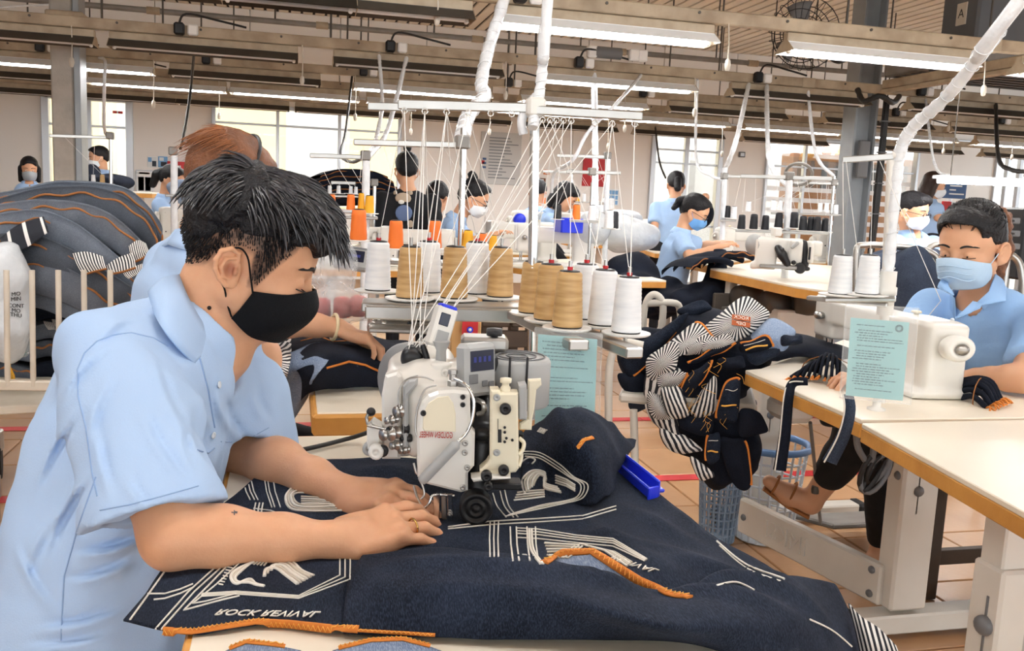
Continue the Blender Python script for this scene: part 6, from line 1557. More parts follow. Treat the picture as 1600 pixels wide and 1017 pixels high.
# striped pocket corners sticking out of the heap
def patch(label, rows, m, nm='striped_pocket_piece', cat='fabric', group=None, thick=.002, amp=.003, nn=5, freq=60, seed=3, edge=None, uvs=None):
    g = np.array([crom([PD(*p) for p in r_], nn) for r_ in rows]); G = np.array([crom(list(g[:, j]), nn) for j in range(g.shape[1])])
    w_ = wrinkle(seed, amp, freq); G = G-vc.n*w_(G[:, :, 0], G[:, :, 1], G[:, :, 2])[..., None]
    uu = None
    if uvs is not None: nu, nv = G.shape[:2]; uu = [(uvs[0]+(uvs[1]-uvs[0])*i/(nu-1), uvs[2]+(uvs[3]-uvs[2])*j/(nv-1)) for i in range(nu) for j in range(nv)]
    t = thing(nm, label, cat, G[G.shape[0]//2, -1], 0, group); o = MB().grid(G, -thick, uvs=uu).build('panel', m, t)
    if edge is not None:
        MB().tube([p-vc.n*.002 for p in G[:, -1]], .004, 5, flat=.5, flatn=-vc.n).build('bound_edge', edge, t)
    return t, o
m_bar2 = mat_stripe('fine_bar_stripes', 'bar', 11)
patch('white and black striped pocket corner out of the heap, large triangle at its middle', [[(112, 396, 3.24), (135, 393, 3.23), (160, 400, 3.22)], [(118, 412, 3.22), (140, 410, 3.21), (164, 415, 3.2)], [(128, 430, 3.22), (148, 424, 3.21), (166, 420, 3.2)]], m_bar2, group='striped pockets in the trolley heap', edge=m_brown)
patch('striped pocket corner right of the large triangle in the heap', [[(165, 415, 3.22), (185, 402, 3.21), (206, 395, 3.2)], [(168, 424, 3.21), (188, 412, 3.2), (210, 405, 3.2)], [(172, 428, 3.2), (190, 425, 3.2), (212, 418, 3.2)]], m_bar2, group='striped pockets in the trolley heap', edge=m_brown)
patch('striped pocket strip highest at the right flank of the heap', [[(200, 385, 3.24), (215, 375, 3.24), (228, 380, 3.24)], [(203, 398, 3.22), (218, 390, 3.22), (234, 395, 3.22)], [(208, 410, 3.22), (222, 404, 3.22), (238, 392, 3.22)]], m_bar2, group='striped pockets in the trolley heap', edge=m_brown)
patch('striped pocket sliver lowest at the right flank of the heap', [[(190, 425, 3.2), (205, 418, 3.2), (222, 412, 3.2)], [(195, 432, 3.2), (208, 426, 3.2), (222, 420, 3.2)], [(200, 436, 3.2), (212, 430, 3.2), (222, 424, 3.2)]], m_bar2, group='striped pockets in the trolley heap')
patch('black denim flap with white stitched lines at the left of the heap', [[(0, 372, 3.24), (30, 350, 3.24), (68, 338, 3.24)], [(4, 392, 3.22), (35, 372, 3.22), (72, 350, 3.22)], [(10, 400, 3.22), (40, 388, 3.22), (76, 362, 3.22)]], mat_stripe('two_stitch_stripes', 'bar', 3, duty=.10), nm='denim_flap')
for i, (x, y) in enumerate(((100, 462), (118, 480), (75, 508), (88, 505))):
    patch('small striped pocket scrap between the trolley bars, %s' % ['upper left', 'upper right, curled', 'lower left', 'lower right'][i], [[(x-8, y-7, 3.47), (x+10, y-4, 3.46)], [(x-5, y, 3.46), (x+10, y+3, 3.45)], [(x, y+7, 3.46), (x+11, y+7, 3.45)]], m_bar2, group='striped scraps between the trolley bars')
# hanging plastic bags and tape measure
S = SDF(); S.ell(PD(-5, 475, 3.2), V(.10, .08, .19)); S.ell(PD(12, 440, 3.2), V(.06, .06, .12), None, .05); S.ell(PD(10, 520, 3.2), V(.07, .07, .10), None, .05); S.cap(PD(12, 395, 3.22), PD(8, 420, 3.2), .02, .05, .04)
o = S.build('bag', m_bagw, None, h=.010, disp=wrinkle(5, .018, 36)); o.name = 'plastic_bag'; tag(o, 'large milky plastic bag hung on the left end of the trolley', 'bag')
tb2 = bvh(o)
for y, tx in ((459, 'MO'), (467, 'MIN'), (478, 'CONT'), (486, 'MO'), (493, 'THU')):
    v, n = hit(tb2, 24, y, .004)
    if v is not None: xx = unit(vc.r-n*(vc.r@n)); text_mb(tx, .020, np.stack([xx, np.cross(n, xx), n], 1), v, depth=.0015).build('printed_letters', m_dark, o)
S = SDF(); S.ell(PD(32, 540, 3.3), V(.035, .03, .035)); S.cap(PD(30, 515, 3.3), PD(32, 540, 3.3), .01, .035, .02)
o = S.build('small_bag', m_bag, None, h=.006, disp=wrinkle(6, .008, 80)); tag(o, 'small clear bag with teal bits beside the milky bag on the trolley', 'bag')
mb = MB()
rs = random.Random(2)
for i in range(40): 
    p = PD(32+rs.uniform(-7, 7), 542+rs.uniform(-9, 8), 3.3); mb.beam(p, p+V(rs.uniform(-.02, .02), rs.uniform(-.01, .01), rs.uniform(-.02, .02)), .003, .003)
solo('trimmings', mb, mat('teal_bits', '#6fc9c4', .6), 'teal thread trimmings inside the small clear bag', 'trimmings', kind='stuff')
P = crom([PD(14, 542, 3.28), PD(18, 555, 3.28), PD(13, 572, 3.28), PD(20, 590, 3.28), PD(13, 606, 3.28)], 6)
tm = thing('tape_measure', 'yellow tape measure hanging from the trolley end', 'tape measure', P[-1]); MB().tube(P, .009, 6, flat=.12, flatn=-vc.n).build('tape', m_yet, tm)
mb = MB()
for i in range(1, len(P)-1): mb.beam(P[i]-vc.n*.002-vc.r*.007, P[i]-vc.n*.002+vc.r*.001, .001, .0016)
mb.build('tick_marks', m_dark, tm, kind='stuff')
# ================================================================ RIGHT HAND SEWING TABLE AND WOMAN
def poly_top(name, label, corners, z, th=.045, legs=(), rz=0, edge=True):
    """a table from its seen corners (world, in order round the top)"""
    c = sum(corners)/len(corners); t = thing(name, label, 'table', (c[0], c[1], 0)); q = [(p[0]-c[0], p[1]-c[1]) for p in corners]
    a = sum(q[i-1][0]*q[i][1]-q[i][0]*q[i-1][1] for i in range(len(q)))
    if a < 0: q = q[::-1]
    MB().prism(q, .012, None, (c[0], c[1], z-.012), bev=.002).build('tabletop', m_lam, t)
    MB().prism(q, th-.012, None, (c[0], c[1], z-th), bev=.002).build('oak_core', m_edge, t)
    for x, y in legs:
        x, y = x+c[0], y+c[1]; MB().box((x, y, z/2-.02), (.06, .06, z-.06), .006).build('leg', m_leg, t); MB().box((x, y, .03), (.07, .4, .05), .006).build('foot_bar', m_leg, t)
    return t
za = .78
r1 = poly_top('sewing_table', 'cream sewing table with oak edge in front of the masked woman at the right', [PZ(1165, 578, za), PZ(1345, 655, za), V(2.0, 1.76, za), V(2.02, 2.95, za), V(1.33, 2.95, za)][:4]+[PZ(1165, 578, za)+V(.06, .02, 0)], za)
for nm, (ux, uy), w_, dep in (('near', (1403, 965), .075, .12), ('far', (1186, 800), .06, .10)):
    b = PZ(ux, uy, .05); g = MB(); 
    MB().box((b[0], b[1], .40), (.125, .08, .62), .008).build('leg_column', m_leg, r1); MB().box((b[0], b[1], .70), (.085, .055, .1), .004).build('inner_column', m_leg, r1)
    MB().box((b[0]+.14, b[1], .045), (.62, .075, .06), .006).build('foot_bar', m_leg, r1)
    for dx in (-.17, .45): MB().box((b[0]+dx, b[1], .042), (.05, .09, .075), .012).build('rubber_foot', m_rub, r1)
    for z, s_ in ((.50, 1), (.30, .6)): MB().box((b[0]-.01, b[1]-.0385, z-.03), (.006, .003, .16), .001).build('slot', m_grey, r1) if s_ == 1 else None
    MB().lathe([(.016, 0), (.016, .006), (.011, .012), (0, .013)], V(b[0]-.01, b[1]-.038, .46), frame(V(0, -1, 0)), 12).build('bolt', m_grey, r1); MB().lathe([(.014, 0), (.014, .006), (.01, .012), (0, .013)], V(b[0]-.056, b[1]-.01, .5), frame(V(-1, 0, 0)), 12).build('bolt', m_grey, r1)
bn, bf = PZ(1403, 965, .05), PZ(1186, 800, .05)
ba, bb_ = PD(1380, 918, 2.68), PD(1160, 790, 3.25); ba[2] = bb_[2] = .155
beam_ = MB().beam(ba, bb_, .035, .125, .006).build('stretcher_beam', m_leg, r1)
bd = unit(bb_-ba); bnm = unit(np.cross(bd, V(0, 0, 1))); bnm = bnm if bnm[0] < 0 else -bnm
text_mb('IMKSI', .085, np.stack([-bd, V(0, 0, 1), bnm], 1), ba*.38+bb_*.62+bnm*.0175, mirror=True, depth=.006).build('embossed_letters', m_leg, beam_)
for f_, dz_ in ((.05, .04), (.05, -.035), (.95, 0)): MB().lathe([(.012, 0), (.012, .005), (.008, .009), (0, .01)], ba*(1-f_)+bb_*f_+V(0, 0, dz_)+bnm*.017, frame(bnm), 10).build('bolt', m_grey, beam_)
MB().box(PZ(1263, 650, .66)+V(0, .1, .0), (.10, .14, .07), .02).build('knee_lifter_box', m_leg, r1); MB().cyl(PD(1266, 660, 2.75), PD(1282, 818, 3.0), .006, n=8).build('pedal_rod', m_cond, r1); MB().lathe([(.012, -.012), (.014, 0), (.012, .012)], PD(1274, 765, 2.88), None, 8).build('rod_joint', m_rod, r1)
MB().box(V(bf[0]+.25, bf[1]-.25, .10), (.34, .26, .02), .006, Rx(R(-12))).build('treadle', m_cond, r1)
MB().tube(crom([PD(1282, 640, 2.7), PD(1285, 660, 2.65), PD(1305, 665, 2.6), PD(1330, 662, 2.55)], 5), .006, 6).build('motor_cable', m_cabk, r1)
MB().box(PZ(1175, 590, .757)-V(.004, 0, 0), (.002, .06, .02)).build('price_label', m_white, r1)
n0, n1 = PZ(1345, 660, za), PZ(1625, 813, za)
r2 = poly_top('sewing_table', 'empty cream table with oak edge nearest the camera at the right', [n0+V(0, -.005, 0), n1, V(2.3, n1[1]-.1, za), V(2.3, 1.752, za)], za)
b = PZ(1560, 1010, .05)*.5+PZ(1575, 800, .70)*.5; b = V(PD(1565, 905, 1.75)[0], PD(1565, 905, 1.75)[1], 0)
MB().box((b[0], b[1], .30), (.07, .08, .58), .006).build('leg_column', m_leg, r2); MB().box((b[0], b[1]+.003, .64), (.055, .06, .2), .004).build('inner_column', m_leg, r2)
MB().box((b[0]-.036, b[1]-.01, .40), (.003, .006, .26), .001).build('slot', m_grey, r2); MB().lathe([(.02, 0), (.02, .006), (.012, .014), (0, .015)], V(b[0]-.036, b[1]-.01, .47), frame(V(-1, -.3, 0)), 14).build('bolt', m_grey, r2)
for z in (.56, .27): MB().box((b[0]+.35, b[1]+.0, z), (.7, .05, .06), .004).build('cross_rail', m_leg, r2)
MB().box((b[0]+.3, b[1]+.05, .42), (.5, .02, .24), .004).build('back_panel', m_conc, r2); MB().box((b[0]+.1, b[1]-.15, .03), (.07, .7, .05), .006).build('foot_bar', m_leg, r2)

def make_machine(h=.007, detail=True):
    """lockstitch machine; x from the hand wheel end (0) to the needle head (.5), bed at z 0"""
    t = thing('sewing_machine', 'x', 'sewing machine'); S = SDF()
    B_ = lambda x0, x1, y0, y1, z0, z1, r_=.012, k=.02: S.box(V((x0+x1)/2, (y0+y1)/2, (z0+z1)/2), V((x1-x0)/2, (y1-y0)/2, (z1-z0)/2), None, k, rnd=r_)
    B_(0, .13, -.055, .055, -.005, .235, .014, .01); B_(.02, .47, -.045, .045, .135, .235, .016, .03); B_(.40, .49, -.043, .043, .075, .245, .012, .012); B_(.0, .52, -.085, .085, -.01, .012, .006, .02)
    S.build('casting', m_mach, t, h=h, smooth=1)
    MB().lathe([(0, -.012), (.022, -.012), (.024, .0), (.038, .004), (.042, .01), (.042, .026), (.036, .032), (.022, .034), (.018, .03), (.008, .032), (.006, .036), (0, .037)], V(-.004, 0, .165), frame(V(-1, 0, 0)), 24).build('hand_wheel', m_mach, t)
    MB().lathe([(.017, .034), (.018, .036), (.012, .038), (.006, .044), (0, .044)], V(-.004, 0, .165), frame(V(-1, 0, 0)), 18).build('wheel_hub', m_steel, t)
    MB().box((.494, 0, .165), (.012, .07, .15), .004).build('face_plate', m_mach, t)
    MB().cyl((.45, 0, .08), (.45, 0, .02), .004, n=8).build('needle_bar', m_chrome, t); MB().cyl((.462, .01, .08), (.462, .01, .02), .004, n=8).build('presser_bar', m_chrome, t); MB().box((.455, .005, .016), (.04, .022, .005), .001).build('presser_foot', m_chrome, t)
    MB().lathe([(.012, 0), (.014, .004), (.006, .008), (.006, .014), (.013, .017), (.011, .024), (0, .026)], V(.12, 0, .232), None, 12).build('thread_tension', m_machc, t)
    MB().lathe([(.013, 0), (.013, .008), (.016, .009), (.016, .02), (0, .021)], V(.44, .046, .165), frame(V(0, 1, 0)), 14).build('tension_disc', m_steel, t)
    MB().box((.1, -.056, .13), (.06, .002, .016), 0).build('maker_label', m_white, t); MB().box((.075, -.0575, .13), (.012, .001, .012), 0).build('label_mark', m_dark, t)
    for x, z in ((.03, .06), (.11, .06), (.03, .2)): MB().lathe([(.005, 0), (.005, .002), (0, .002)], V(x, -.0555, z), frame(V(0, -1, 0)), 8).build('screw', m_dark, t)
    return t
wm = make_machine(.005); p0 = PZ(1488, 628, za); place(wm, (p0[0]-.01, p0[1]+.02, za+.010), R(84), (1.36, 1.05, .80)); wm['label'] = 'cream lockstitch machine with round hand wheel in front of the masked woman at the right'
KIDS[wm.name] = list(wm.children)

# its thread stand and the wrapped cable to the ceiling
vr = VPl(1385, 2.42, 450)
s2 = thing('thread_stand', 'thread stand with two white cones between the right hand column and the masked woman', 'thread stand', PZ(1380, 600, za)); 
MB().cyl(vr(1376, 630), vr(1393, 250), .011, n=12).build('pole', m_mach, s2); MB().lathe([(.02, 0), (.02, .05), (.024, .052), (.024, .07), (.02, .072), (.02, .11)], vr(1382, 492), None, 14).build('pole_sleeve', m_mach, s2)
MB().beam(vr(1316, 250), vr(1402, 244), .012, .016, .002).build('top_bar', m_steel, s2); MB().cyl(vr(1395, 244), vr(1408, 241), .012, n=10).build('clamp_screw', m_mach, s2)
MB().beam(vr(1290, 466), vr(1400, 466), .10, .012, .003).build('tray', m_steel, s2); MB().beam(vr(1262, 465, .02), vr(1388, 476, -.02), .03, .012, .003).build('tray_arm', m_steel, s2)
for x, lab in ((1312, 'white thread cone on the right hand stand, left one of the pair beside the column'), (1354, 'white thread cone on the right hand stand, right one of the pair beside the column')):
    b = vr(x, 459, -.02); sc = cone('white', b, 60, lab, 'white cones of the right hand stand', wide=1.15)
    MB().lathe([(.05, -.004), (.053, -.001), (.05, .0), (0, 0)], b, None, 20).build('spool_disc', m_disc, s2); MB().cyl(b, b+V(0, 0, .14*sc), .004, n=8).build('spool_pin', m_steel, s2)
    MB().tube([b+V(0, 0, .12*sc), vr(x+5 if x < 1330 else 1365, 252, -.01)], .0009, 4).build('thread', m_line, s2)
MB().tube([vr(1375, 252, -.01), vr(1470, 620-150, -.2), PD(1452, 492, 2.35)], .0010, 4).build('thread', m_line, s2); MB().tube([vr(1322, 252, -.01), vr(1340, 395, -.01)], .0009, 4).build('thread', m_line, s2)
wrapped('white plastic wrapped cable slanting from the upper right corner to the right hand thread stand', [vr(1625, -40, -.35)+V(.9, -.6, 1.75), vr(1625, -40, -.35), vr(1560, 50, -.2), vr(1480, 150, -.08), vr(1430, 195, -.02), vr(1407, 235), vr(1398, 300), vr(1388, 420), vr(1384, 460)], .0145)
vs_ = VPl(1375, 2.0, 550)
sheet_doc('teal printed work sheet in a clear sleeve before the right hand sewing machine', vs_, [(1322, 473), (1436, 482), (1423, 632), (1312, 621)], seed=9, stamp=2, margin=.16, lines=26, top=.15)
hf_ = PZ(1369, 640, za); MB().lathe([(.022, 0), (.022, .004), (.010, .008), (.010, .03), (.014, .034), (.006, .06), (.006, .12)], hf_, None, 14).build('sheet_holder_foot', m_mach, bpy.data.objects['document_sleeve.001'])
# tied bundles of cut strips
def bundle(label, c, n, dirx, L, m1, seed, spread=.9):
    t = thing('strip_bundle', label, 'fabric', c); rs = random.Random(seed)
    for i in range(n):
        a = -spread/2+spread*i/(n-1); d = unit(dirx*math.cos(a)+np.cross(V(0, 0, 1), dirx)*math.sin(a)); u = np.cross(V(0, 0, 1), d); z = .008+.045*math.sin(PI*i/(n-1))*rs.uniform(.8, 1.1)
        p = c+V(0, 0, z)+np.cross(V(0, 0, 1), dirx)*(i-(n-1)/2)*.010
        P = crom([p-d*L*.5+V(0, 0, .0), p-d*.1*L+V(0, 0, .012), p+d*L*.25+V(0, 0, .005), p+d*L*.5-V(0, 0, z*.7)], 4); MB().tube(P, .0085, 6, flat=.55, flatn=u).build('strip', m1, t)
        e = P[-1]
        for k in range(3): MB().tube(crom([e, e+d*.014+V(0, 0, rs.uniform(-.004, .006)), e+d*.026+u*rs.uniform(-.012, .012)-V(0, 0, .004)], 3), .0022, 4).build('orange_fringe', m_or, t)
    MB().tube([c+np.cross(V(0, 0, 1), dirx)*(.5*n*.011*math.cos(a))+V(0, 0, .02+.045*math.sin(a)) for a in np.linspace(0, 2*PI, 17)[:-1]], .0016, 5, closed=True).build('tie', m_brown, t)
    return t
bundle('bundle of black strips with orange fringe left of the teal sheet on the right table', PZ(1292, 592, za), 13, V(-.6, -.8, 0), .15, m_denk, 3)
bundle('bundle of dark and orange edged strips right of the sewing machine on the right table', PZ(1533, 630, za)+V(0, .01, 0), 9, V(.55, -.85, 0), .09, m_denk, 5, 1.2)
dz = MB().grid(sheet([[(1180, 548, za+.03), (1225, 520, za+.06), (1300, 535, za+.05), (1330, 545, za+.03)], [(1190, 560, za+.02), (1240, 540, za+.05), (1300, 548, za+.04), (1335, 560, za+.015)], [(1215, 565, za+.008), (1250, 558, za+.02), (1300, 566, za+.015), (1325, 572, za+.006)]], 5, 6, .004, 50, 8), -.003)
solo('denim_piece', dz, m_denk, 'black denim strip lying towards the needle of the right hand machine', 'fabric')
for lab, pts in (('black tape with white edge hanging over the left edge of the right table', [(1262, 596, 2.36), (1240, 598, 2.38), (1232, 620, 2.36), (1226, 680, 2.36), (1218, 735, 2.36)]), ('grey frayed tape with white edge hanging by the table corner at the right', [(1325, 615, 2.0), (1328, 640, 2.0), (1318, 680, 2.02), (1296, 722, 2.04)])):
    P = crom([PD(*q) for q in pts], 6); t = thing('fabric_tape', lab, 'fabric', P[-1]); MB().tube(P, [.012+.008*i/len(P) for i in range(len(P))], 6, flat=.14, flatn=-unit(FW)).build('tape', m_denk if 'black' in lab else m_deng, t)
    MB().tube([p-RT*.013-FW*.003 for p in P], .002, 5).build('white_edge', m_yarn, t)
cc_ = PD(1368, 735, 2.2); t = thing('cable_coil', 'knotted coil of dark grey cable hanging under the right hand table', 'cable', cc_)
rs = random.Random(8)
for i in range(5):
    a0 = rs.random()*6; fr = frame(-FW+V(rs.uniform(-.4, .4), 0, rs.uniform(-.4, .4))); MB().tube([cc_+fr[:, 0]*(.024+.004*i)*math.cos(a)+fr[:, 1]*(.040+.005*i)*math.sin(a+a0*.2) for a in np.linspace(0, 2*PI, 17)[:-1]], .0065, 7, closed=True).build('loop', m_grey if i % 2 else m_cabk, t)
for x in (1338, 1362): MB().tube(crom([PD(x, 668, 2.15), PD(x+3, 700, 2.17), PD(1360, 730, 2.2)], 5), .008, 7).build('cable_lead', m_grey, t)
# baskets
m_bask = mat('blue_basket_plastic', '#5b7fae', .4); m_baskw = mat('white_basket_plastic', '#d4dae0', .45)
def basket(label, c, r0, r1, h, mrim, mb_):
    t = thing('lattice_basket', label, 'basket', c); n = 22
    for k in range(9):
        z = h*k/8; r = r0+(r1-r0)*k/8; MB().tube([c+V(r*math.cos(a), r*math.sin(a), z+.004) for a in np.linspace(0, 2*PI, n+1)[:-1]], .0045, 4, closed=True).build('hoop', mb_, t)
    for i in range(n):
        a = 2*PI*i/n; MB().tube([c+V(r0*math.cos(a), r0*math.sin(a), .004), c+V(r1*math.cos(a), r1*math.sin(a), h)], .005, 4).build('stave', mb_, t)
    MB().tube([c+V(r1*1.05*math.cos(a), r1*1.05*math.sin(a), h+.01) for a in np.linspace(0, 2*PI, n+1)[:-1]], .014, 8, closed=True).build('rim', mrim, t)
    MB().lathe([(r0, 0), (r0, .006), (0, .006)], c, None, n).build('base', mb_, t); return t
cb_ = PD(1217, 790, 3.35); basket('lattice basket with blue rim under the right table beside its far leg', V(cb_[0], cb_[1]+.1, 0), .105, .14, .36, m_bask, m_baskw)
cb_ = PD(1138, 815, 3.3); basket('blue grey lattice basket on the floor under the striped heap', V(cb_[0]+.01, cb_[1]+.1, 0), .062, .078, .25, mat('slate_basket_plastic', '#8598ad', .45), MATS['slate_basket_plastic'])
# the woman
hip = (1590, 590, 2.78); yb = R(200)
wt, Tw, Rw, nbw = person('woman with tied hair and pale blue mask sewing at the right hand table', (1517, 391, 2.62), R(206), R(13), hip, [dict(side=1, elbow=(1600, 592, 2.42), wrist=(1525, 588, 2.52), hand=(1495, 588, 2.58)), dict(side=-1, elbow=(1395, 560, 2.72), wrist=(1350, 590, 2.5), hand=(1325, 590, 2.45))],
    shirt=mat('sky_blue_cotton', '#9cc2ee', .8, noise=(9, .3), dark='#84aee4', bump=(60, .2), spec=.2), hair='tied', mask=m_maskb, h=.0055, mh=.0042, chest=(.115, .17), shoulder=.17, byaw=yb, sleeve=.72, legs=None, nb=(1533, 468, 2.70))
rs = random.Random(4); mb = MB(); bun_ = PD(1541, 326, 2.70)
for i in range(700):
    a = rs.uniform(0, 2*PI); t_ = rs.random()**.5; x, y = -.014+.105*t_*math.cos(a), .086*t_*math.sin(a); z = .062+.088*math.sqrt(1-t_*t_)
    if x > .05 and abs(y) < .01: continue
    p = Tw(x, y, z); e = p+unit(bun_-p)*rs.uniform(.03, .06); m_ = (p+e)/2; nn = unit(m_-Tw(-.014, 0, .062)); e = e+nn*.002
    c_ = Tw(-.014, 0, .062); e = c_+(e-c_)*max(1, np.linalg.norm(p-c_)/np.linalg.norm(e-c_)); mb.tube([p, (p+e)/2+nn*.002, e], [.0012, .0015, .0004], 4, cap=False)
mb.build('hair_locks', m_hair, wt); None
def lapel(q, th=.004): return MB().grid(np.array([crom([PD(*p) for p in r_], 5) for r_ in q]), th)
ws_ = [c for c in wt.children if c.name.startswith('shirt')][0]; m_sky = MATS['sky_blue_cotton']
lapel([[(1556, 428, 2.60), (1568, 438, 2.62), (1572, 455, 2.60)], [(1545, 455, 2.545), (1560, 462, 2.53), (1572, 470, 2.53)], [(1520, 478, 2.50), (1533, 475, 2.485), (1550, 472, 2.49)]]).build('collar', m_sky, ws_)
lapel([[(1520, 470, 2.50), (1533, 474, 2.485), (1532, 482, 2.48)], [(1505, 485, 2.485), (1515, 488, 2.47), (1522, 486, 2.47)], [(1492, 496, 2.48), (1494, 498, 2.47), (1497, 497, 2.47)]]).build('lapel', m_sky, ws_)
lapel([[(1478, 432, 2.62), (1470, 440, 2.60), (1466, 450, 2.58)], [(1482, 450, 2.57), (1476, 454, 2.545), (1470, 453, 2.55)], [(1490, 462, 2.54), (1482, 458, 2.53), (1476, 453, 2.54)]]).build('collar', m_sky, ws_)
MB().ell(PD(1488, 500, 2.475), (.006, .006, .006), 8, 6).build('button', m_btn, ws_)
S = SDF(); S.chain([PD(1548, 330, 2.7), PD(1560, 345, 2.74), PD(1564, 390, 2.76), PD(1556, 450, 2.76)], [.026, .032, .03, .012], .02); S.build('ponytail', m_hairb, wt, h=.005, disp=wrinkle(4, .006, 160))
MB().ell(PD(1526, 320, 2.66), (.022, .02, .014), 12, 8).build('black_hair_tie', m_dark, wt); MB().lathe([(.0, .004), (.014, .005), (.022, .002), (.02, 0)], PD(1537, 324, 2.6), frame(-FW+V(.3, 0, .3)), 12).build('white_hair_clip', m_white, wt)
for k in (-.03, -.012, .006): g = MB().tube(crom([Tw(.036, -.068, -.035+k*.3), Tw(.105, -.045, -.032+k), Tw(.131, 0, -.02+k*.9), Tw(.105, .045, -.032+k), Tw(.036, .068, -.035+k*.3)], 5), .0016, 5).build('mask_pleat', m_maskb, wt)
S = SDF(); T_ = SDF()
kn, an, to = PD(1348, 672, 2.75), PD(1266, 785, 2.95), PD(1202, 752, 2.98); hp_ = PD(*hip); hp_[2] = .52
T_.chain([hp_, kn], [.10, .078], .04); T_.chain([kn, kn*.42+an*.58], [.075, .055], .03); S.chain([kn*.42+an*.58, an], [.042, .034], .01); S.chain([an, an*.5+to*.5+V(0, 0, -.01), to], [.036, .034, .022], .02)
kn2, an2 = PD(1380, 690, 2.95), PD(1376, 838, 3.15); T_.chain([hp_+V(0, .1, 0), kn2], [.10, .08], .04); T_.chain([kn2, an2], [.076, .045], .03); S2_ = SDF(); S2_.chain([an2, an2+V(0, 0, -.09)], [.034, .036], .01); S2_.chain([V(*an2[:2], .04), V(*an2[:2], .03)+unit(V(-1, -.2, 0))*.15], [.036, .024], .02)
T_.build('trousers', mat('black_leggings', '#08080a', .8), wt, h=.008, disp=wrinkle(3, .003, 60)); S.build('foot', mat('skin_foot', '#c39372', .5), wt, h=.006); S2_.build('foot', MATS['skin_foot'], wt, h=.006)
for f_ in (.15, .55): q = an*f_+to*(1-f_); fr = frame(to-an); MB().tube([q+(fr[:, 0]*math.cos(a)+fr[:, 1]*math.sin(a))*(.030+.014*f_) for a in np.linspace(0, 2*PI, 17)[:-1]], .004, 6, closed=True).build('sandal_strap', m_brown, wt)
MB().tube([to+(to-an)*.12-V(0, 0, .032), (an+to)/2-V(0, 0, .05), an-V(0, 0, .05)], .02, 8, flat=.35, flatn=(0, 0, 1)).build('sandal_sole', m_brown, wt)
st = thing('stool', 'dark wooden stool the masked woman at the right sits on', 'stool', (hp_[0], hp_[1], 0)); MB().box(V(hp_[0], hp_[1], .41), (.34, .34, .03), .006).build('seat_board', MATS['dark_wood'], st)
for a in (-.13, .13):
    for b_ in (-.13, .13): MB().box(V(hp_[0]+a, hp_[1]+b_, .2), (.045, .045, .4), .004).build('leg', MATS['dark_wood'], st)
for b_ in (-.13, .13): MB().box(V(hp_[0], hp_[1]+b_, .14), (.26, .03, .05), .003).build('rung', MATS['dark_wood'], st)

# ---------------------------------------------------------------- heap of striped pocket pieces on a tube chair
ch = thing('tube_chair', 'cream tubular chair under the heap of striped pocket pieces', 'chair', PZ(1040, 640, .3)*V(1, 1, 0)); vp_ = VPl(1080, 2.75, 600)
for o_ in (-.0, .42):
    MB().tube(crom([vp_(952, 1010, o_), vp_(951, 700, o_), vp_(953, 570, o_), vp_(972, 537, o_), vp_(1005, 540, o_)], 6), .013, 8).build('side_frame', m_leg, ch); MB().tube([vp_(998, 1010, o_), vp_(992, 720, o_), vp_(990, 640, o_)], .013, 8).build('leg', m_leg, ch)
MB().tube(crom([vp_(1003, 540, .3), vp_(1008, 478, .3), vp_(1022, 460, .3), vp_(1036, 478, .3), vp_(1030, 540, .3)], 6), .012, 8).build('back_loop', m_leg, ch); MB().tube(crom([vp_(1012, 474, .3), vp_(1050, 473, .3), vp_(1062, 482, .32), vp_(1064, 520, .32)], 5), .012, 8).build('back_rail', m_leg, ch)
MB().box(vp_(1075, 610, .22), (.42, .42, .03), .008, np.stack([vp_.r, vp_.n, vp_.u], 1)).build('seat', m_leg, ch)
S = SDF()
for x, y, o_, rx, rz_ in ((1110, 545, .18, .14, .13), (1060, 600, .18, .12, .12), (1150, 560, .2, .11, .09), (1085, 660, .16, .08, .10), (1130, 650, .16, .09, .11), (1010, 560, .2, .09, .08), (1160, 690, .14, .05, .10), (1120, 720, .14, .05, .08)): S.ell(vp_(x, y, o_), V(rx, .15, rz_), Rz(R(-20)), .05)
o = S.build('denim_heap', m_denk, None, h=.014, disp=wrinkle(12, .02, 30)); o.name = 'denim_bundle'; tag(o, 'black denim bundle forming the core of the striped heap on the tube chair', 'fabric')
m_sunb = [mat_stripe('sunburst_%d' % i, 'sun', n, wob=w_) for i, (n, w_) in enumerate(((40, 0), (34, 2.5), (30, 4)))]
m_barb = mat_stripe('broad_stripes', 'bar', 7, wob=3.)
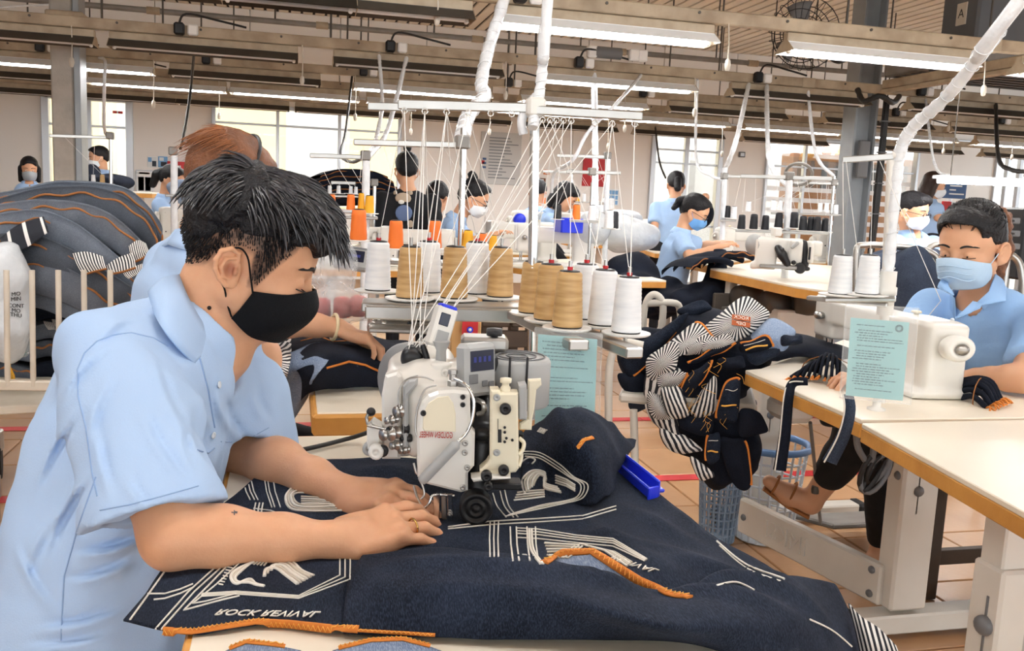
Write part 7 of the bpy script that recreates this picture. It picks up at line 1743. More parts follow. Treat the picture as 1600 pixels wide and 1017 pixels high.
def qpatch(label, q, d, m, bulge=.03, seed=1, edges=(), nm='striped_pocket_piece', uv=None, zipper=False, group='pocket pieces in the striped heap', amp=.005):
    q = [(940+x/2.825, 440+y/2.825) for x, y in q]; D = d if hasattr(d, '__len__') else (d,)*4; P = [vp_(x, y, o_) for (x, y), o_ in zip(q, D)]; N = 14; w_ = wrinkle(seed, amp, 55); G = np.zeros((N, N, 3))
    for i in range(N):
        for j in range(N):
            u, v = i/(N-1), j/(N-1); k_ = 1-.15*abs(2*u-1)**3*abs(2*v-1)**3; u, v = .5+(u-.5)*k_, .5+(v-.5)*k_; p = (P[0]*(1-u)+P[1]*u)*(1-v)+(P[3]*(1-u)+P[2]*u)*v; G[i, j] = p-vp_.n*(bulge*16*u*(1-u)*v*(1-v)+float(w_(p[0], p[1]*0, p[2])))+V(0, 0, 1)*(.004*math.sin(7*u+seed)*math.sin(6*v+seed))
    uu = [(i/(N-1), j/(N-1)) for i in range(N) for j in range(N)] if uv is None else [(uv[0]+(uv[1]-uv[0])*i/(N-1), uv[2]+(uv[3]-uv[2])*j/(N-1)) for i in range(N) for j in range(N)]
    t = thing(nm, label, 'fabric', P[3], 0, group); MB().grid(G, .0022, uvs=uu).build('panel', m, t)
    for e in edges:
        L = {'t': G[:, 0], 'b': G[:, -1], 'l': G[0], 'r': G[-1]}[e]; MB().tube([p-vp_.n*.003 for p in L], .004, 5, flat=.5, flatn=-vp_.n).build('bound_edge', m_or, t)
    if zipper:
        L = G[:, N//2]*.5+G[:, N//2+1]*.5; MB().tube([p-vp_.n*.004 for p in L[2:-2]], .0028, 5).build('zip', m_or2, t); MB().tube([p-vp_.n*.004 for p in (G[:, 3])[2:-2]], .001, 4).build('stitch_line', m_yarn, t)
    return t, G
qpatch('dark denim piece draped down the left side of the striped heap', [(70, 330), (400, 120), (340, 210), (130, 440)], .05, m_den, .03, 1, 'b', 'denim_piece')
qpatch('dark denim scrap at the very left foot of the striped heap', [(60, 400), (190, 400), (190, 500), (110, 500)], .06, m_denk, .02, 2, '', 'denim_piece')
qpatch('grey blue denim scrap hanging low at the left of the striped heap', [(120, 500), (190, 490), (200, 570), (120, 570)], .08, m_deng, .01, 2, '', 'denim_piece')
qpatch('dark denim fold on top of the heap, behind the big sunburst', [(320, 130), (440, 75), (500, 120), (380, 160)], .12, m_den, .02, 3, '', 'denim_piece')
t, G = qpatch('big sunburst striped pocket piece with orange print on top of the heap', [(425, 215), (640, 50), (765, 150), (560, 290)], (.02, .1, .06, -.02), m_sunb[0], .045, 5, '')
c_ = G[7, 7]; nn_ = unit(np.cross(G[8, 7]-G[6, 7], G[7, 8]-G[7, 6])); nn_ = nn_ if nn_@(CAM-c_) > 0 else -nn_; xx = unit(G[9, 7]-G[5, 7]); xx = unit(vp_.r-nn_*(vp_.r@nn_)); yy = np.cross(nn_, xx)
for k, tx in ((.010, 'ROCK'), (-.012, 'DEP')): 
    MB().box(c_+yy*k+nn_*.007, (.055, .018, .0012), 0, np.stack([xx, yy, nn_], 1)).build('print_patch', mat('rust_print', '#a8552c', .7), t); text_mb(tx, .016, np.stack([xx, yy, nn_], 1), c_+yy*k+nn_*.008, mirror=True).build('lettering', m_yarn, t)
qpatch('second sunburst striped piece, left of and below the big one', [(215, 335), (420, 165), (520, 265), (330, 335)], (0, .03, -.02, -.04), m_sunb[1], .03, 7, 'r')
qpatch('third sunburst striped piece between the two on the heap', [(330, 300), (470, 230), (560, 270), (400, 330)], -.03, m_sunb[0], .02, 8, '')
qpatch('pale blue denim piece at the right of the big sunburst', [(640, 250), (745, 150), (870, 215), (800, 320)], (.02, .06, .0, -.04), m_denl, .03, 9, '', 'denim_piece')
qpatch('curled dark denim strip over the pale blue piece', [(790, 240), (880, 235), (888, 270), (795, 285)], -.05, m_den, .03, 10, '', 'denim_piece')
qpatch('dark zip fly piece with orange edge, under the big sunburst', [(600, 275), (735, 235), (765, 290), (625, 320)], -.04, m_denk, .02, 11, 'tr', 'zip_fly_piece', zipper=True)
qpatch('dark denim flap at the right edge of the heap over the table corner', [(630, 320), (790, 290), (780, 330), (665, 372)], -.05, m_den, .015, 12, '', 'denim_piece')
qpatch('dark denim flap below the zip fly in the middle of the heap', [(500, 345), (620, 325), (640, 380), (545, 388)], -.06, m_denk, .015, 13, '', 'denim_piece')
qpatch('dark orange edged strip under the second sunburst', [(360, 370), (500, 290), (610, 265), (480, 330)], -.05, m_denk, .015, 14, 'tb', 'denim_piece')
qpatch('striped piece bulging at the left middle of the heap', [(205, 345), (370, 385), (310, 530), (180, 520)], (0, -.05, -.05, -.01), m_barb, .03, 15, '', uv=(0, .7, 0, 1))
qpatch('striped piece with orange seam in the centre of the heap', [(240, 380), (390, 400), (330, 470), (250, 470)], -.06, m_sunb[1], .02, 16, 'r')
qpatch('dark strip with orange edges slanting down the centre of the heap', [(380, 410), (500, 335), (430, 460), (315, 550)], -.07, m_denk, .02, 17, 'lr', 'zip_fly_piece')
qpatch('striped wedge between the slanting strip and the zip fly', [(440, 480), (510, 400), (500, 600), (380, 590)], -.06, m_barb, .02, 18, '', uv=(0, .8, 0, 1))
qpatch('hanging zip fly piece with orange edge in the middle of the heap', [(545, 440), (615, 415), (600, 630), (495, 610)], -.08, m_den, .02, 19, 'tl', 'zip_fly_piece', zipper=True)
qpatch('striped piece hanging low at the left of the heap', [(180, 530), (330, 590), (350, 700), (240, 640)], (0, -.05, -.05, -.01), m_barb, .025, 20, '', uv=(.2, .9, 0, 1))
qpatch('lowest left striped piece of the heap', [(245, 635), (390, 690), (460, 755), (290, 750)], -.04, m_barb, .02, 21, '', uv=(0, .8, 0, 1))
qpatch('dark denim fan with white stitches at the right of the heap', [(605, 555), (690, 565), (748, 665), (600, 690)], -.06, m_denk, .02, 22, '', 'zip_fly_piece')
qpatch('black denim piece hanging lowest of the heap with orange seam', [(500, 680), (640, 690), (668, 915), (590, 920)], -.05, m_denk, .02, 23, 'r', 'denim_piece')
qpatch('small zip fly piece hanging low in the heap', [(465, 670), (525, 665), (520, 800), (455, 800)], -.08, m_den, .015, 24, 'l', 'zip_fly_piece', zipper=True)
qpatch('striped tip hanging lowest of the heap above the blue basket', [(380, 755), (490, 835), (500, 860), (430, 878)], -.06, m_barb, .015, 25, '', uv=(0, .6, 0, 1))
qpatch('dark denim scrap across the middle of the heap, threads hanging', [(330, 590), (500, 600), (480, 690), (350, 650)], -.06, m_denk, .015, 26, '', 'denim_piece')
qpatch('striped panel on the left flank of the heap under the second sunburst', [(195, 330), (345, 250), (330, 400), (200, 440)], (-.02, -.05, -.07, -.04), m_sunb[2], .03, 31, '')
qpatch('striped panel at the heart of the heap beside the slanting strip', [(250, 470), (345, 455), (400, 590), (300, 610)], -.075, m_barb, .025, 32, '', uv=(.1, .9, 0, 1))
qpatch('sunburst striped fold between the big sunburst and the zip fly', [(430, 270), (560, 230), (600, 275), (450, 320)], -.045, m_sunb[2], .02, 33, '')
qpatch('striped piece lower left of the heap with frayed corner', [(200, 470), (300, 530), (310, 620), (210, 590)], -.05, m_sunb[1], .025, 34, '')
mb = MB(); rs = random.Random(6)
for i in range(26):
    p = vp_(940+rs.uniform(380, 600)/2.825, 440+rs.uniform(330, 640)/2.825, -.09); mb.tube(crom([p, p+V(rs.uniform(-.02, .02), 0, -.01), p+V(rs.uniform(-.03, .03), -.005, -.03)], 3), .0007, 3)
solo('loose_threads', mb, m_or2, 'loose orange threads hanging from the striped heap', 'thread', kind='stuff')
# ================================================================ THE HALL BEHIND
# long tables
poly_top('sewing_table', 'cream table with orange edge in the middle, its corner by the white cones', [PZ(962, 437, za), PZ(1041, 438, za), PZ(905, 404, za), PZ(742, 408, za)], za, .05, [(.5, -.4), (-.4, .5)])
zb = .86
t5_ = poly_top('sewing_table', 'cream table with twin needle machine and black cones behind the striped heap', [PZ(*q, zb) for q in ((1110, 419), (1243, 447), (1305, 456), (1402, 453), (1345, 418), (1190, 407))], zb, .06, [(-.4, .2), (.3, -.4)])
for k, (x, y, d) in enumerate(((1170, 465, 5.6), (1215, 475, 5.4), (1262, 470, 5.3), (1150, 500, 5.6))):
    c_ = PD(x, y, d); MB().lathe([(.03, -.09), (.085, -.085), (.09, -.02), (.09, .05), (.06, .08), (.03, .09), (0, .09)], c_, frame(unit(V(1, -.3*k+.3, .1))), 16).build('motor', m_rod, t5_)
MB().box(PD(1235, 505, 5.35), (.26, .16, .17), .012).build('control_box', m_leg, t5_); MB().box(PD(1143, 430, 5.7), (.1, .06, .06), .006).build('switch_box', m_leg, t5_); MB().box(PD(1200, 520, 5.75), (.8, .03, .5), .006).build('modesty_board', m_rod, t5_)
MB().beam(PZ(1131, 425, zb-.03), PZ(1241, 448, zb-.03), .012, .05, .001).build('white_edge_tape', m_white, t5_)
poly_top('sewing_table', 'cream table the bespectacled masked woman works at', [PZ(*q, zb) for q in ((1050, 403), (1106, 413), (1185, 403), (1150, 393))], zb, .06, [(0, .1)])
poly_top('work_table', 'table of brown bound denim panels in front of the far door', [PD(1025, 372, 8.2), PD(1120, 378, 8.2), PD(1120, 366, 9), PD(1000, 360, 9)], .82, .05, [(.2, .1), (-.3, .1)])
for i, (x0, x1, Y, lab) in enumerate(((470, 640, 5.6, 'long far work table behind the orange cones'), (640, 900, 7.55, 'long work table with machines in the middle of the hall'), (200, 330, 7.6, 'work table of the pony tailed worker at the left'), (1210, 1330, 7.6, 'work table behind the black cones'), (1345, 1440, 5.5, 'work table in front of the man with glasses'), (900, 975, 9.8, 'farthest work table in the middle of the hall'))):
    a, b = x_at(x0, Y, za), x_at(x1, Y, za); poly_top('work_table', lab, [V(a, Y, za), V(b, Y, za), V(b, Y+.6, za), V(a, Y+.6, za)], za, .05, [((b-a)/2-.2, 0), (-(b-a)/2+.2, 0)])
# sewing machines of the other rows
mt2 = make_machine(.011)
def mach(x, y, Y, rz, s_, lab, first=[1], z=za+.01):
    p = V(x_at(x, Y, z), Y, z)
    if y is not None: p = PY(x, y, Y)
    if first: first.clear(); place(mt2, p, rz, s_); KIDS[mt2.name] = list(mt2.children); o = mt2; o['label'] = lab; o['group'] = 'sewing machines in the hall'
    else: o = dup(mt2, p, rz, label=lab, group='sewing machines in the hall', scale=s_)
    return o
mach(862, None, 6.75, R(200), 1.2, 'white sewing machine behind the teal sheet, left of the two on the middle table')
mach(925, None, 6.2, R(170), 1.15, 'cream sewing machine on the middle table, its head toward the black cone')
mach(800, None, 7.8, R(10), 1.5, 'large white machine with a blue dial left of the steel pole')
mach(1120, 403, 6.45, R(20), 1.0, 'white sewing machine between the bespectacled worker\'s arms')
mach(590, None, 5.9, R(-15), 1.0, 'white sewing machine among the orange cones at the left'); mach(500, None, 5.95, R(5), 1.0, 'far white sewing machine by the orange cones'); mach(650, None, 7.8, R(190), 1.1, 'white machine half hidden by the tan cones'); mach(1270, None, 7.85, R(0), 1.1, 'machine behind the row of black cones'); mach(950, None, 10.0, R(10), 1.2, 'farthest white machine before the wall posters'); mach(250, None, 7.9, R(20), 1.1, 'white machine in front of the pony tailed worker')
MB_ = VPl(820, 8.02, 350)
solo('dial', MB().lathe([(.055, 0), (.055, .02), (.03, .03), (0, .03)], MB_(812, 343, -.05), frame(-MB_.n), 20), m_bluetray, 'round blue dial on the large white machine left of the pole', 'dial')
# twin needle machine of the middle table
vt = VPl(1235, 5.25, 380)
tw = thing('sewing_machine', 'cream twin needle machine with puller on the table behind the striped heap', 'sewing machine', vt(1230, 424)); S = SDF()
def tb(x0, x1, y0, y1, o0, o1, k=.015, rnd=.012): S.box((vt(x0, y0, o0)+vt(x1, y1, o1))/2, V(np.linalg.norm(vt(x1, y0)-vt(x0, y0))/2, abs(vt(x0, y0)[2]-vt(x0, y1)[2])/2, (o1-o0)/2), vt.fr, k, rnd=rnd)
tb(1180, 1214, 372, 420, -.02, .1); tb(1185, 1255, 372, 396, -.0, .1, .03); tb(1232, 1254, 374, 412, -.03, .08); tb(1262, 1272, 378, 412, -.03, .02); tb(1258, 1285, 376, 400, .04, .14); tb(1172, 1180, 408, 420, -.02, .05); S.build('casting', m_mach, tw, h=.009)
MB().lathe([(.0, -.02), (.055, -.02), (.06, 0), (.055, .02), (0, .02)], vt(1179, 382, .03), frame(-vt.n-vt.r), 20).build('hand_wheel', m_machg, tw); MB().lathe([(.0, -.02), (.029, -.02), (.031, 0), (.02, .004), (.012, .001), (0, .004)], vt(1250, 419, -.05), frame(-vt.n), 18).build('puller_roller', m_dark, tw)
MB().beam(vt(1236, 388, -.05), vt(1248, 378, -.05), .02, .02, .006).build('work_lamp', m_machg, tw); MB().box(vt(1265, 396, -.045), (.012, .004, .07), .001).build('slot', m_dark, tw)
MB().box(vt(1216, 416, .0), (.2, .12, .02), .004, np.stack([vt.r, vt.n, vt.u], 1)).build('bed_plate', m_steel, tw); S = SDF(); S.chain([vt(1216, 388, -.03), vt(1222, 398, -.05), vt(1230, 412, -.05)], [.022, .026, .02], .01); S.cap(vt(1228, 418, -.03), vt(1262, 420, -.03), .014); S.cap(vt(1256, 380, .0), vt(1258, 414, .0), .02); S.build('needle_drive', m_dark, tw, h=.007)
for x, y in ((1222, 390), (1224, 398), (1228, 404), (1240, 410)): MB().lathe([(.012, 0), (.013, .02), (0, .022)], vt(x, y, -.04), frame(-vt.n), 10).build('tension_stud', m_dark, tw)
MB().box(vt(1213, 362, .03), (.05, .05, .05), .008).build('thread_guide_block', m_mach, tw)
# people of the hall
P_ = lambda *a, **k: person(*a, **k)
P_('bespectacled woman in blue mask and pale blue shirt feeding denim under her machine', (1083, 333, 6.6), R(-30), R(28), (1045, 442, 6.7), [dict(side=-1, elbow=(1078, 402, 6.35), wrist=(1122, 386, 6.3), hand=(1142, 380, 6.3)), dict(side=1, elbow=(1095, 385, 6.9), wrist=(1130, 380, 6.7))], mask=m_maskbb, glasses=True, hair='tied', h=.011, legs=floor_legs((1045, 442, 6.7), R(-30)), bun=[[(-.10, 0, .06, .03), (-.13, 0, .03, .03), (-.14, 0, -.04, .02)]], byaw=R(-25), chest=(.12, .185), sleeve=.75)
P_('woman with black tied hair standing with her back turned at the far door', (1056, 291, 8.6), R(75), R(20), (1048, 372, 8.6), [dict(side=-1, elbow=(1102, 308, 8.5), wrist=(1085, 330, 9.0)), dict(side=1, elbow=(1022, 360, 8.5), wrist=(1030, 375, 8.7))], hair='tied', h=.013, legs=floor_legs((1048, 372, 8.6), R(75), False), bun=[[(-.09, 0, .03, .04), (-.11, 0, -.06, .035)]], collar=True, sleeve=.7, eyes=False)
bw, Tb, Rb, nbb = P_('woman with a top bun in a black jersey with a bear print, back turned', (635, 268, 6.6), R(92), R(6), (640, 395, 6.6), [dict(side=1, elbow=(597, 360, 6.5), wrist=(600, 395, 6.4)), dict(side=-1, elbow=(676, 360, 6.5), wrist=(668, 395, 6.4))], shirt=m_blacksw, hair='tied', h=.011, legs=floor_legs((640, 395, 6.6), R(92), False), bun=[[(-.03, 0, .165, .03), (-.03, 0, .19, .035)]], sleeve=1.0, collar=False, chest=(.115, .19), shoulder=.185, eyes=False)
vb = VPl(632, 6.6-.32, 330); tb_ = bvh(*[c for c in bw.children if c.name.startswith('shirt')])
mbear = MB(); m_bear = mat('bear_print', '#b9a791', .8); m_bearb = mat('bear_blue', '#5c6f93', .8)
def pr(x, y, rx, ry, m, nm):
    p, n = hit(tb_, x, y, .004)
    if p is not None: MB().ell(p, (rx*6.3/1400, .006, ry*6.3/1400), 14, 8, Rz(math.atan2(-n[0], n[1])+PI)).build(nm, m, bw)
for a in ((630, 310, 13, 9, m_bear, 'bear_face'), (618, 302, 4, 4, m_bear, 'bear_ear'), (641, 302, 4, 4, m_bear, 'bear_ear'), (631, 333, 14, 13, m_bearb, 'bear_jumper'), (622, 352, 5, 5, m_bear, 'bear_foot'), (641, 350, 5, 6, m_bear, 'bear_foot'), (627, 316, 5, 3.5, m_yarn, 'bear_muzzle')): pr(*a)
P_('woman in pale blue shirt leaning over a machine right of the second thread stand', (738, 312, 6.2), R(-15), R(25), (690, 400, 6.3), [dict(side=-1, elbow=(735, 380, 6.0), wrist=(765, 368, 6.0))], hair='tied', h=.012, legs=floor_legs((690, 400, 6.3), R(-15)), bun=[[(-.06, 0, .14, .03), (-.08, 0, .15, .03)]], mask=m_maskw, glasses=True, sleeve=.8)
P_('dark haired worker in black bending beside the bear print jersey', (682, 312, 6.9), R(60), R(35), (680, 385, 6.9), [dict(side=-1, elbow=(705, 370, 6.8), wrist=(700, 385, 6.6))], shirt=m_blacksw, hair='tied', h=.013, legs=floor_legs((680, 385, 6.9), R(60)), collar=False, eyes=False)
P_('worker with blue cap cloth bending over the far machine at the centre', (881, 309, 7.9), R(-20), R(35), (850, 372, 8.0), [dict(side=-1, elbow=(880, 360, 7.7), wrist=(905, 352, 7.7))], hair='bob', h=.013, legs=floor_legs((850, 372, 8.0), R(-20)))
P_('dark haired worker mostly hidden by the central steel pole', (840, 303, 8.8), R(60), R(30), (835, 370, 8.8), [dict(side=-1, elbow=(860, 350, 8.6), wrist=(865, 362, 8.5))], hair='tied', h=.014, legs=floor_legs((835, 370, 8.8), R(60)), eyes=False)
P_('woman with black pony tail sewing in front of the red wall box', (268, 283, 7.9), R(-15), R(22), (255, 362, 8.0), [dict(side=-1, elbow=(268, 345, 7.7), wrist=(298, 335, 7.7), hand=(310, 332, 7.7))], hair='tied', h=.012, legs=floor_legs((255, 362, 8.0), R(-15)), bun=[[(-.10, 0, .05, .035), (-.14, 0, .0, .04), (-.14, 0, -.1, .03)]], sleeve=.75)
P_('woman in grey mask facing the camera behind the denim heap at the far left', (46, 266, 9.4), R(-75), R(8), (46, 345, 9.4), [dict(side=1, elbow=(75, 325, 9.3), wrist=(60, 345, 9.1))], hair='bob', mask=mat('grey_mask', '#a9b0b6', .7), h=.014, legs=floor_legs((46, 345, 9.4), R(-75)))
P_('masked woman seen through the thread stand left of the plastered column', (155, 248, 10.2), R(200), R(10), (160, 325, 10.2), [dict(side=1, elbow=(175, 300, 10.), wrist=(150, 305, 9.9))], hair='tied', mask=m_maskw, h=.014, legs=floor_legs((160, 325, 10.2), R(200)))
P_('man with glasses and white mask sitting behind the curved steel rails', (1424, 333, 6.0), R(-62), R(10), (1438, 440, 6.1), [dict(side=-1, elbow=(1395, 415, 5.8), wrist=(1420, 425, 5.6)), dict(side=1, elbow=(1478, 405, 5.9), wrist=(1455, 425, 5.6))], shirt=mat('grey_blue_shirt', '#98b3d6', .8, noise=(12, .3), dark='#7f9cc2'), hair='short', mask=m_maskw, glasses=True, h=.010, legs=floor_legs((1438, 440, 6.1), R(-62)), byaw=R(-75), chest=(.12, .2), shoulder=.185)
P_('woman in light blue shirt and dark trousers standing by the whiteboard at the far right', (1458, 292, 8.6), R(-25), R(12), (1454, 362, 8.6), [dict(side=-1, elbow=(1466, 340, 8.4), wrist=(1498, 347, 8.4))], hair='bob', hair_m=mat('dark_brown_hair', '#33211a', .45, bump=(150, .4)), mask=m_maskw, h=.012, legs=floor_legs((1454, 362, 8.6), R(-25), False), sleeve=.8, chest=(.12, .18), skirt=.06)
# thread stands
def stand(label, x, y0, y1, D, xl, xr, yb, tray=None, wrap=False, conesp=(), lab2='', foot=.785):
    v = VPl(x, D, 350); t = thing('thread_stand', label, 'thread stand', v(x, y1)); pb_ = v(x, y1); pb_[2] = foot; MB().cyl(pb_, v(x+(y1-y0)*.01, y0), .012 if not wrap else .02, n=10).build('pole', m_wrap if wrap else m_chrome, t)
    MB().beam(v(xl, yb), v(xr, yb+(xr-xl)*.03), .03, .022, .003).build('top_bar', m_steel, t); MB().box(v(x, yb), (.05, .05, .05), .006).build('clamp', m_cond, t)
    if tray:
        a, b, ty = tray; MB().beam(v(a, ty+3), v(b, ty+3+(b-a)*.03), .12, .015, .003).build('tray', m_steel, t)
    for i, (kd, cx_, by, hh) in enumerate(conesp):
        b = v(cx_, by, -.03*(i % 2)); cone(kd, b, hh, '%s thread cone, %s on the %s' % (kd, ORD[i] if len(conesp) > 1 else 'alone', lab2), 'thread cones in the hall', detail=False, wide=1.1)
        MB().lathe([(.045, -.004), (.048, 0), (0, .001)], b, None, 14).build('spool_disc', m_disc, t); MB().tube([b+V(0, 0, hh*.0045), v(xl+(xr-xl)*(i+.5)/len(conesp), yb+2)], .0011, 3).build('thread', m_line, t)
stand('second thread stand behind the front one, wide bar high up', 722, 200, 470, 3.3, 553, 735, 222, (600, 760, 405), conesp=[('orange', 560, 375, 47), ('orange', 618, 388, 43), ('orange', 678, 388, 43), ('yellow', 731, 390, 30), ('orange', 752, 398, 33), ('yellow', 770, 392, 24)], lab2='second stand behind the white cones', foot=.01)
stand('thread stand with yellow cones left of the bear print jersey', 571, 240, 400, 4.6, 484, 572, 243, (505, 590, 335), True, [('orange', 518, 328, 24), ('orange', 548, 328, 24), ('yellow', 566, 328, 26), ('yellow', 577, 333, 27)], 'stand left of the bear print', foot=.01)
stand('far thread stand above the heap of black denim at the left', 585, 282, 330, 6.4, 517, 556, 285, (515, 560, 303), False, [('white', 515, 302, 12), ('white', 529, 302, 12), ('white', 548, 302, 11), ('white', 556, 303, 11)], 'far stand above the black denim')
stand('wrapped thread stand in front of the red panels', 949, 245, 340, 6.6, 870, 955, 243, (940, 960, 330), True, [('white', 936, 345, 25), ('white', 962, 358, 22)], 'stand before the red panels')
stand('thread stand with one orange and one white cone right of the blue crate', 925, 285, 345, 6.0, 885, 970, 268, (890, 935, 342), False, [('black', 871, 342, 22), ('orange', 900, 343, 23), ('white', 925, 345, 24), ('white', 951, 356, 27), ('black', 959, 357, 26)], 'stand right of the blue crate', foot=.01)
stand('long thread stand with a row of black cones behind the striped heap', 1233, 270, 360, 5.5, 1157, 1300, 275, (1150, 1295, 357), True, [('black', 1158, 358, 22), ('black', 1177, 358, 23), ('black', 1195, 359, 22), ('black', 1216, 357, 24), ('black', 1240, 356, 24), ('black', 1254, 360, 22), ('black', 1266, 361, 22), ('black', 1276, 361, 22), ('black', 1288, 362, 21)], 'long stand behind the striped heap')
stand('far thread stand with white cones behind the black ones', 1303, 275, 330, 7.4, 1240, 1310, 285, (1205, 1310, 330), False, [('white', 1169, 330, 15), ('white', 1208, 328, 15), ('white', 1219, 328, 15), ('white', 1228, 329, 15), ('white', 1281, 331, 14), ('white', 1291, 331, 14), ('white', 1305, 335, 15)], 'far stand behind the black cones', foot=.01)
stand('thread stand beside the masked woman\'s machine in the middle row', 1132, 262, 350, 7.0, 1128, 1168, 275, (1125, 1150, 341), True, [('black', 1136, 340, 18), ('white', 1146, 341, 18)], 'stand beside the middle row machine')
stand('far thread stand left of the plastered column', 172, 212, 290, 7.0, 77, 172, 212, (140, 180, 285), False, [('tan', 160, 287, 14), ('white', 146, 285, 12)], 'stand by the plastered column', foot=.01)
stand('thread stand with a white cone by the pony tailed worker', 271, 232, 320, 5.6, 268, 280, 236, (258, 285, 302), True, [('white', 272, 304, 20)], 'stand by the pony tailed worker', foot=.01)
stand('far thread stand in the centre in front of the wall', 893, 268, 340, 8.6, 848, 960, 268, (880, 945, 312), False, [('yellow', 895, 308, 10), ('orange', 850, 318, 9), ('white', 912, 315, 12), ('white', 924, 315, 12), ('white', 944, 326, 16), ('white', 955, 326, 16), ('yellow', 902, 316, 13)], 'far stand in the centre', foot=.01)
# wheel ring above the black cones
vw = VPl(1248, 5.6, 280); solo('steel_ring', MB().tube([vw(1248+21*math.cos(a), 272+17*math.sin(a), .1*math.sin(a)) for a in np.linspace(0, 2*PI, 33)[:-1]], .010, 6, closed=True), m_cond, 'grey steel ring hanging over the row of black cones', 'ring')
qx = x_at(160, 9.6, 1.13); poly_top('packing_table', 'high packing table under dark denim left of the plastered column', [V(qx-.6, 9.3, 1.15), V(qx+.5, 9.3, 1.15), V(qx+.5, 9.95, 1.15), V(qx-.6, 9.95, 1.15)], 1.15, .05, [(-.4, 0), (.4, 0)])
# denim heaps, crates and bags
def heap(label, parts, m, h=.016, cat='fabric', nm='denim_heap', amp=.02, f=22):
    S = SDF()
    for x, y, d, rx, ry, rz_ in parts: S.ell(PD(x, y, d), V(rx, ry, rz_), None, .05)
    o = S.build('heap', m, None, h=h, disp=wrinkle(int(parts[0][0]), amp, f), smooth=1); o.name = nm; return tag(o, label, cat)
for i, (y, x0, x1) in enumerate(((268, 500, 605), (276, 497, 615), (285, 495, 620), (296, 500, 625), (307, 510, 628))): fold('black denim piece of the far heap left of the bear print, %s from the top' % ['first', 'second', 'third', 'fourth', 'fifth'][i], [(x0, y+6), (x0+25, y-2), (x1-30, y-3), (x1, y+8)], 7.2, .5, .07, m_denk, 60+i, 'black denim on the far heap')
for i, (x, y) in enumerate(((1118, 404), (1135, 401), (1100, 410))): fold('black denim piece fed to the middle row machine, %s' % ['middle', 'right', 'left'][i], [(x-22, y+8), (x-4, y-6), (x+24, y-8), (x+42, y-2)], 5.9-.1*i, .3, .04, m_denk, 80+i, 'denim at the middle row machine')
heap('dark denim lying on the lap of the bespectacled woman', [(1070, 468, 5.9, .32, .2, .09), (1010, 478, 6.0, .2, .2, .07), (1110, 470, 5.9, .15, .15, .12), (1120, 440, 5.95, .07, .08, .2), (1040, 455, 6.0, .1, .1, .1)], m_denk, amp=.035, f=30)
heap('dark denim under the central table beside the white cones', [(985, 430, 6.2, .2, .2, .15), (1000, 450, 6.0, .2, .15, .1)], m_denk)
heap('milky plastic bundle on the table edge left of the bespectacled woman', [(980, 368, 6.9, .26, .2, .13), (965, 360, 6.9, .16, .15, .12)], m_bagw, cat='bag', nm='plastic_bundle', amp=.012)
heap('milky plastic bag standing behind the blue crate', [(925, 358, 6.5, .14, .12, .13)], m_bagw, cat='bag', nm='plastic_bundle', amp=.012)
heap('folded black bag held by the standing woman at the door', [(1093, 335, 8.55, .14, .12, .14)], m_denk, amp=.01)
heap('denim jackets piled in front of the man with glasses', [(1405, 425, 5.4, .25, .2, .13), (1440, 415, 5.4, .15, .15, .1)], m_deng)
heap('grey denim drape left of the masked woman\'s shoulder', [(1430, 450, 4.35, .10, .09, .17), (1415, 425, 4.4, .12, .1, .09), (1425, 480, 4.35, .1, .1, .3)], m_deng, h=.012)
heap('dark denim with black bags at the far left table', [(170, 284, 8.8, .22, .2, .07), (142, 272, 8.9, .08, .1, .10)], m_denk, amp=.03)
heap('pale blue scraps on the pony tailed worker\'s table', [(285, 292, 7.4, .12, .1, .05), (285, 300, 7.45, .1, .1, .1)], m_denl, amp=.01)
heap('white rags on the far table by the wall posters', [(975, 338, 8.8, .18, .15, .06), (995, 352, 8.8, .2, .1, .05)], m_bagw, nm='rag_heap', amp=.012)
c_ = thing('crate', 'bright blue crate under the black cone in the middle', 'crate', PD(888, 362, 6.3))
for (dx, dy, sx, sy) in ((0, -.09, .15, .012), (0, .09, .15, .012), (-.075, 0, .012, .18), (.075, 0, .012, .18)): p = PD(888, 352, 6.3); MB().box((p[0]+dx, p[1]+dy, p[2]), (sx, sy, .10), .004).build('side', m_bluetray, c_)
p = PD(888, 352, 6.3); MB().box((p[0], p[1], p[2]-.045), (.15, .18, .01)).build('base', m_bluetray, c_)
# curved rail frames at the right
for lab, pts, d in (('curved steel rail in front of the man with glasses', [(1338, 470), (1338, 395), (1350, 383), (1400, 385), (1450, 393), (1467, 410), (1472, 450)], 4.4), ('smaller curved steel rail left of the masked woman\'s head', [(1448, 420), (1452, 388), (1470, 381), (1490, 384), (1500, 400)], 4.6), ('curved steel rail right of the masked woman\'s head', [(1560, 395), (1575, 396), (1592, 410), (1598, 440), (1598, 470)], 4.0)):
    t = thing('steel_rail', lab, 'rail', PD(*pts[-1], d)); MB().tube(crom([PD(x, y, d) for x, y in pts], 6), .016, 10).build('bent_tube', m_steel, t)
    for k in (1, -2): q = PD(*pts[k], d); MB().cyl(q, V(q[0], q[1], .0), .014, n=8).build('upright', m_steel, t)
MB_ = PD(1422, 430, 4.4); 
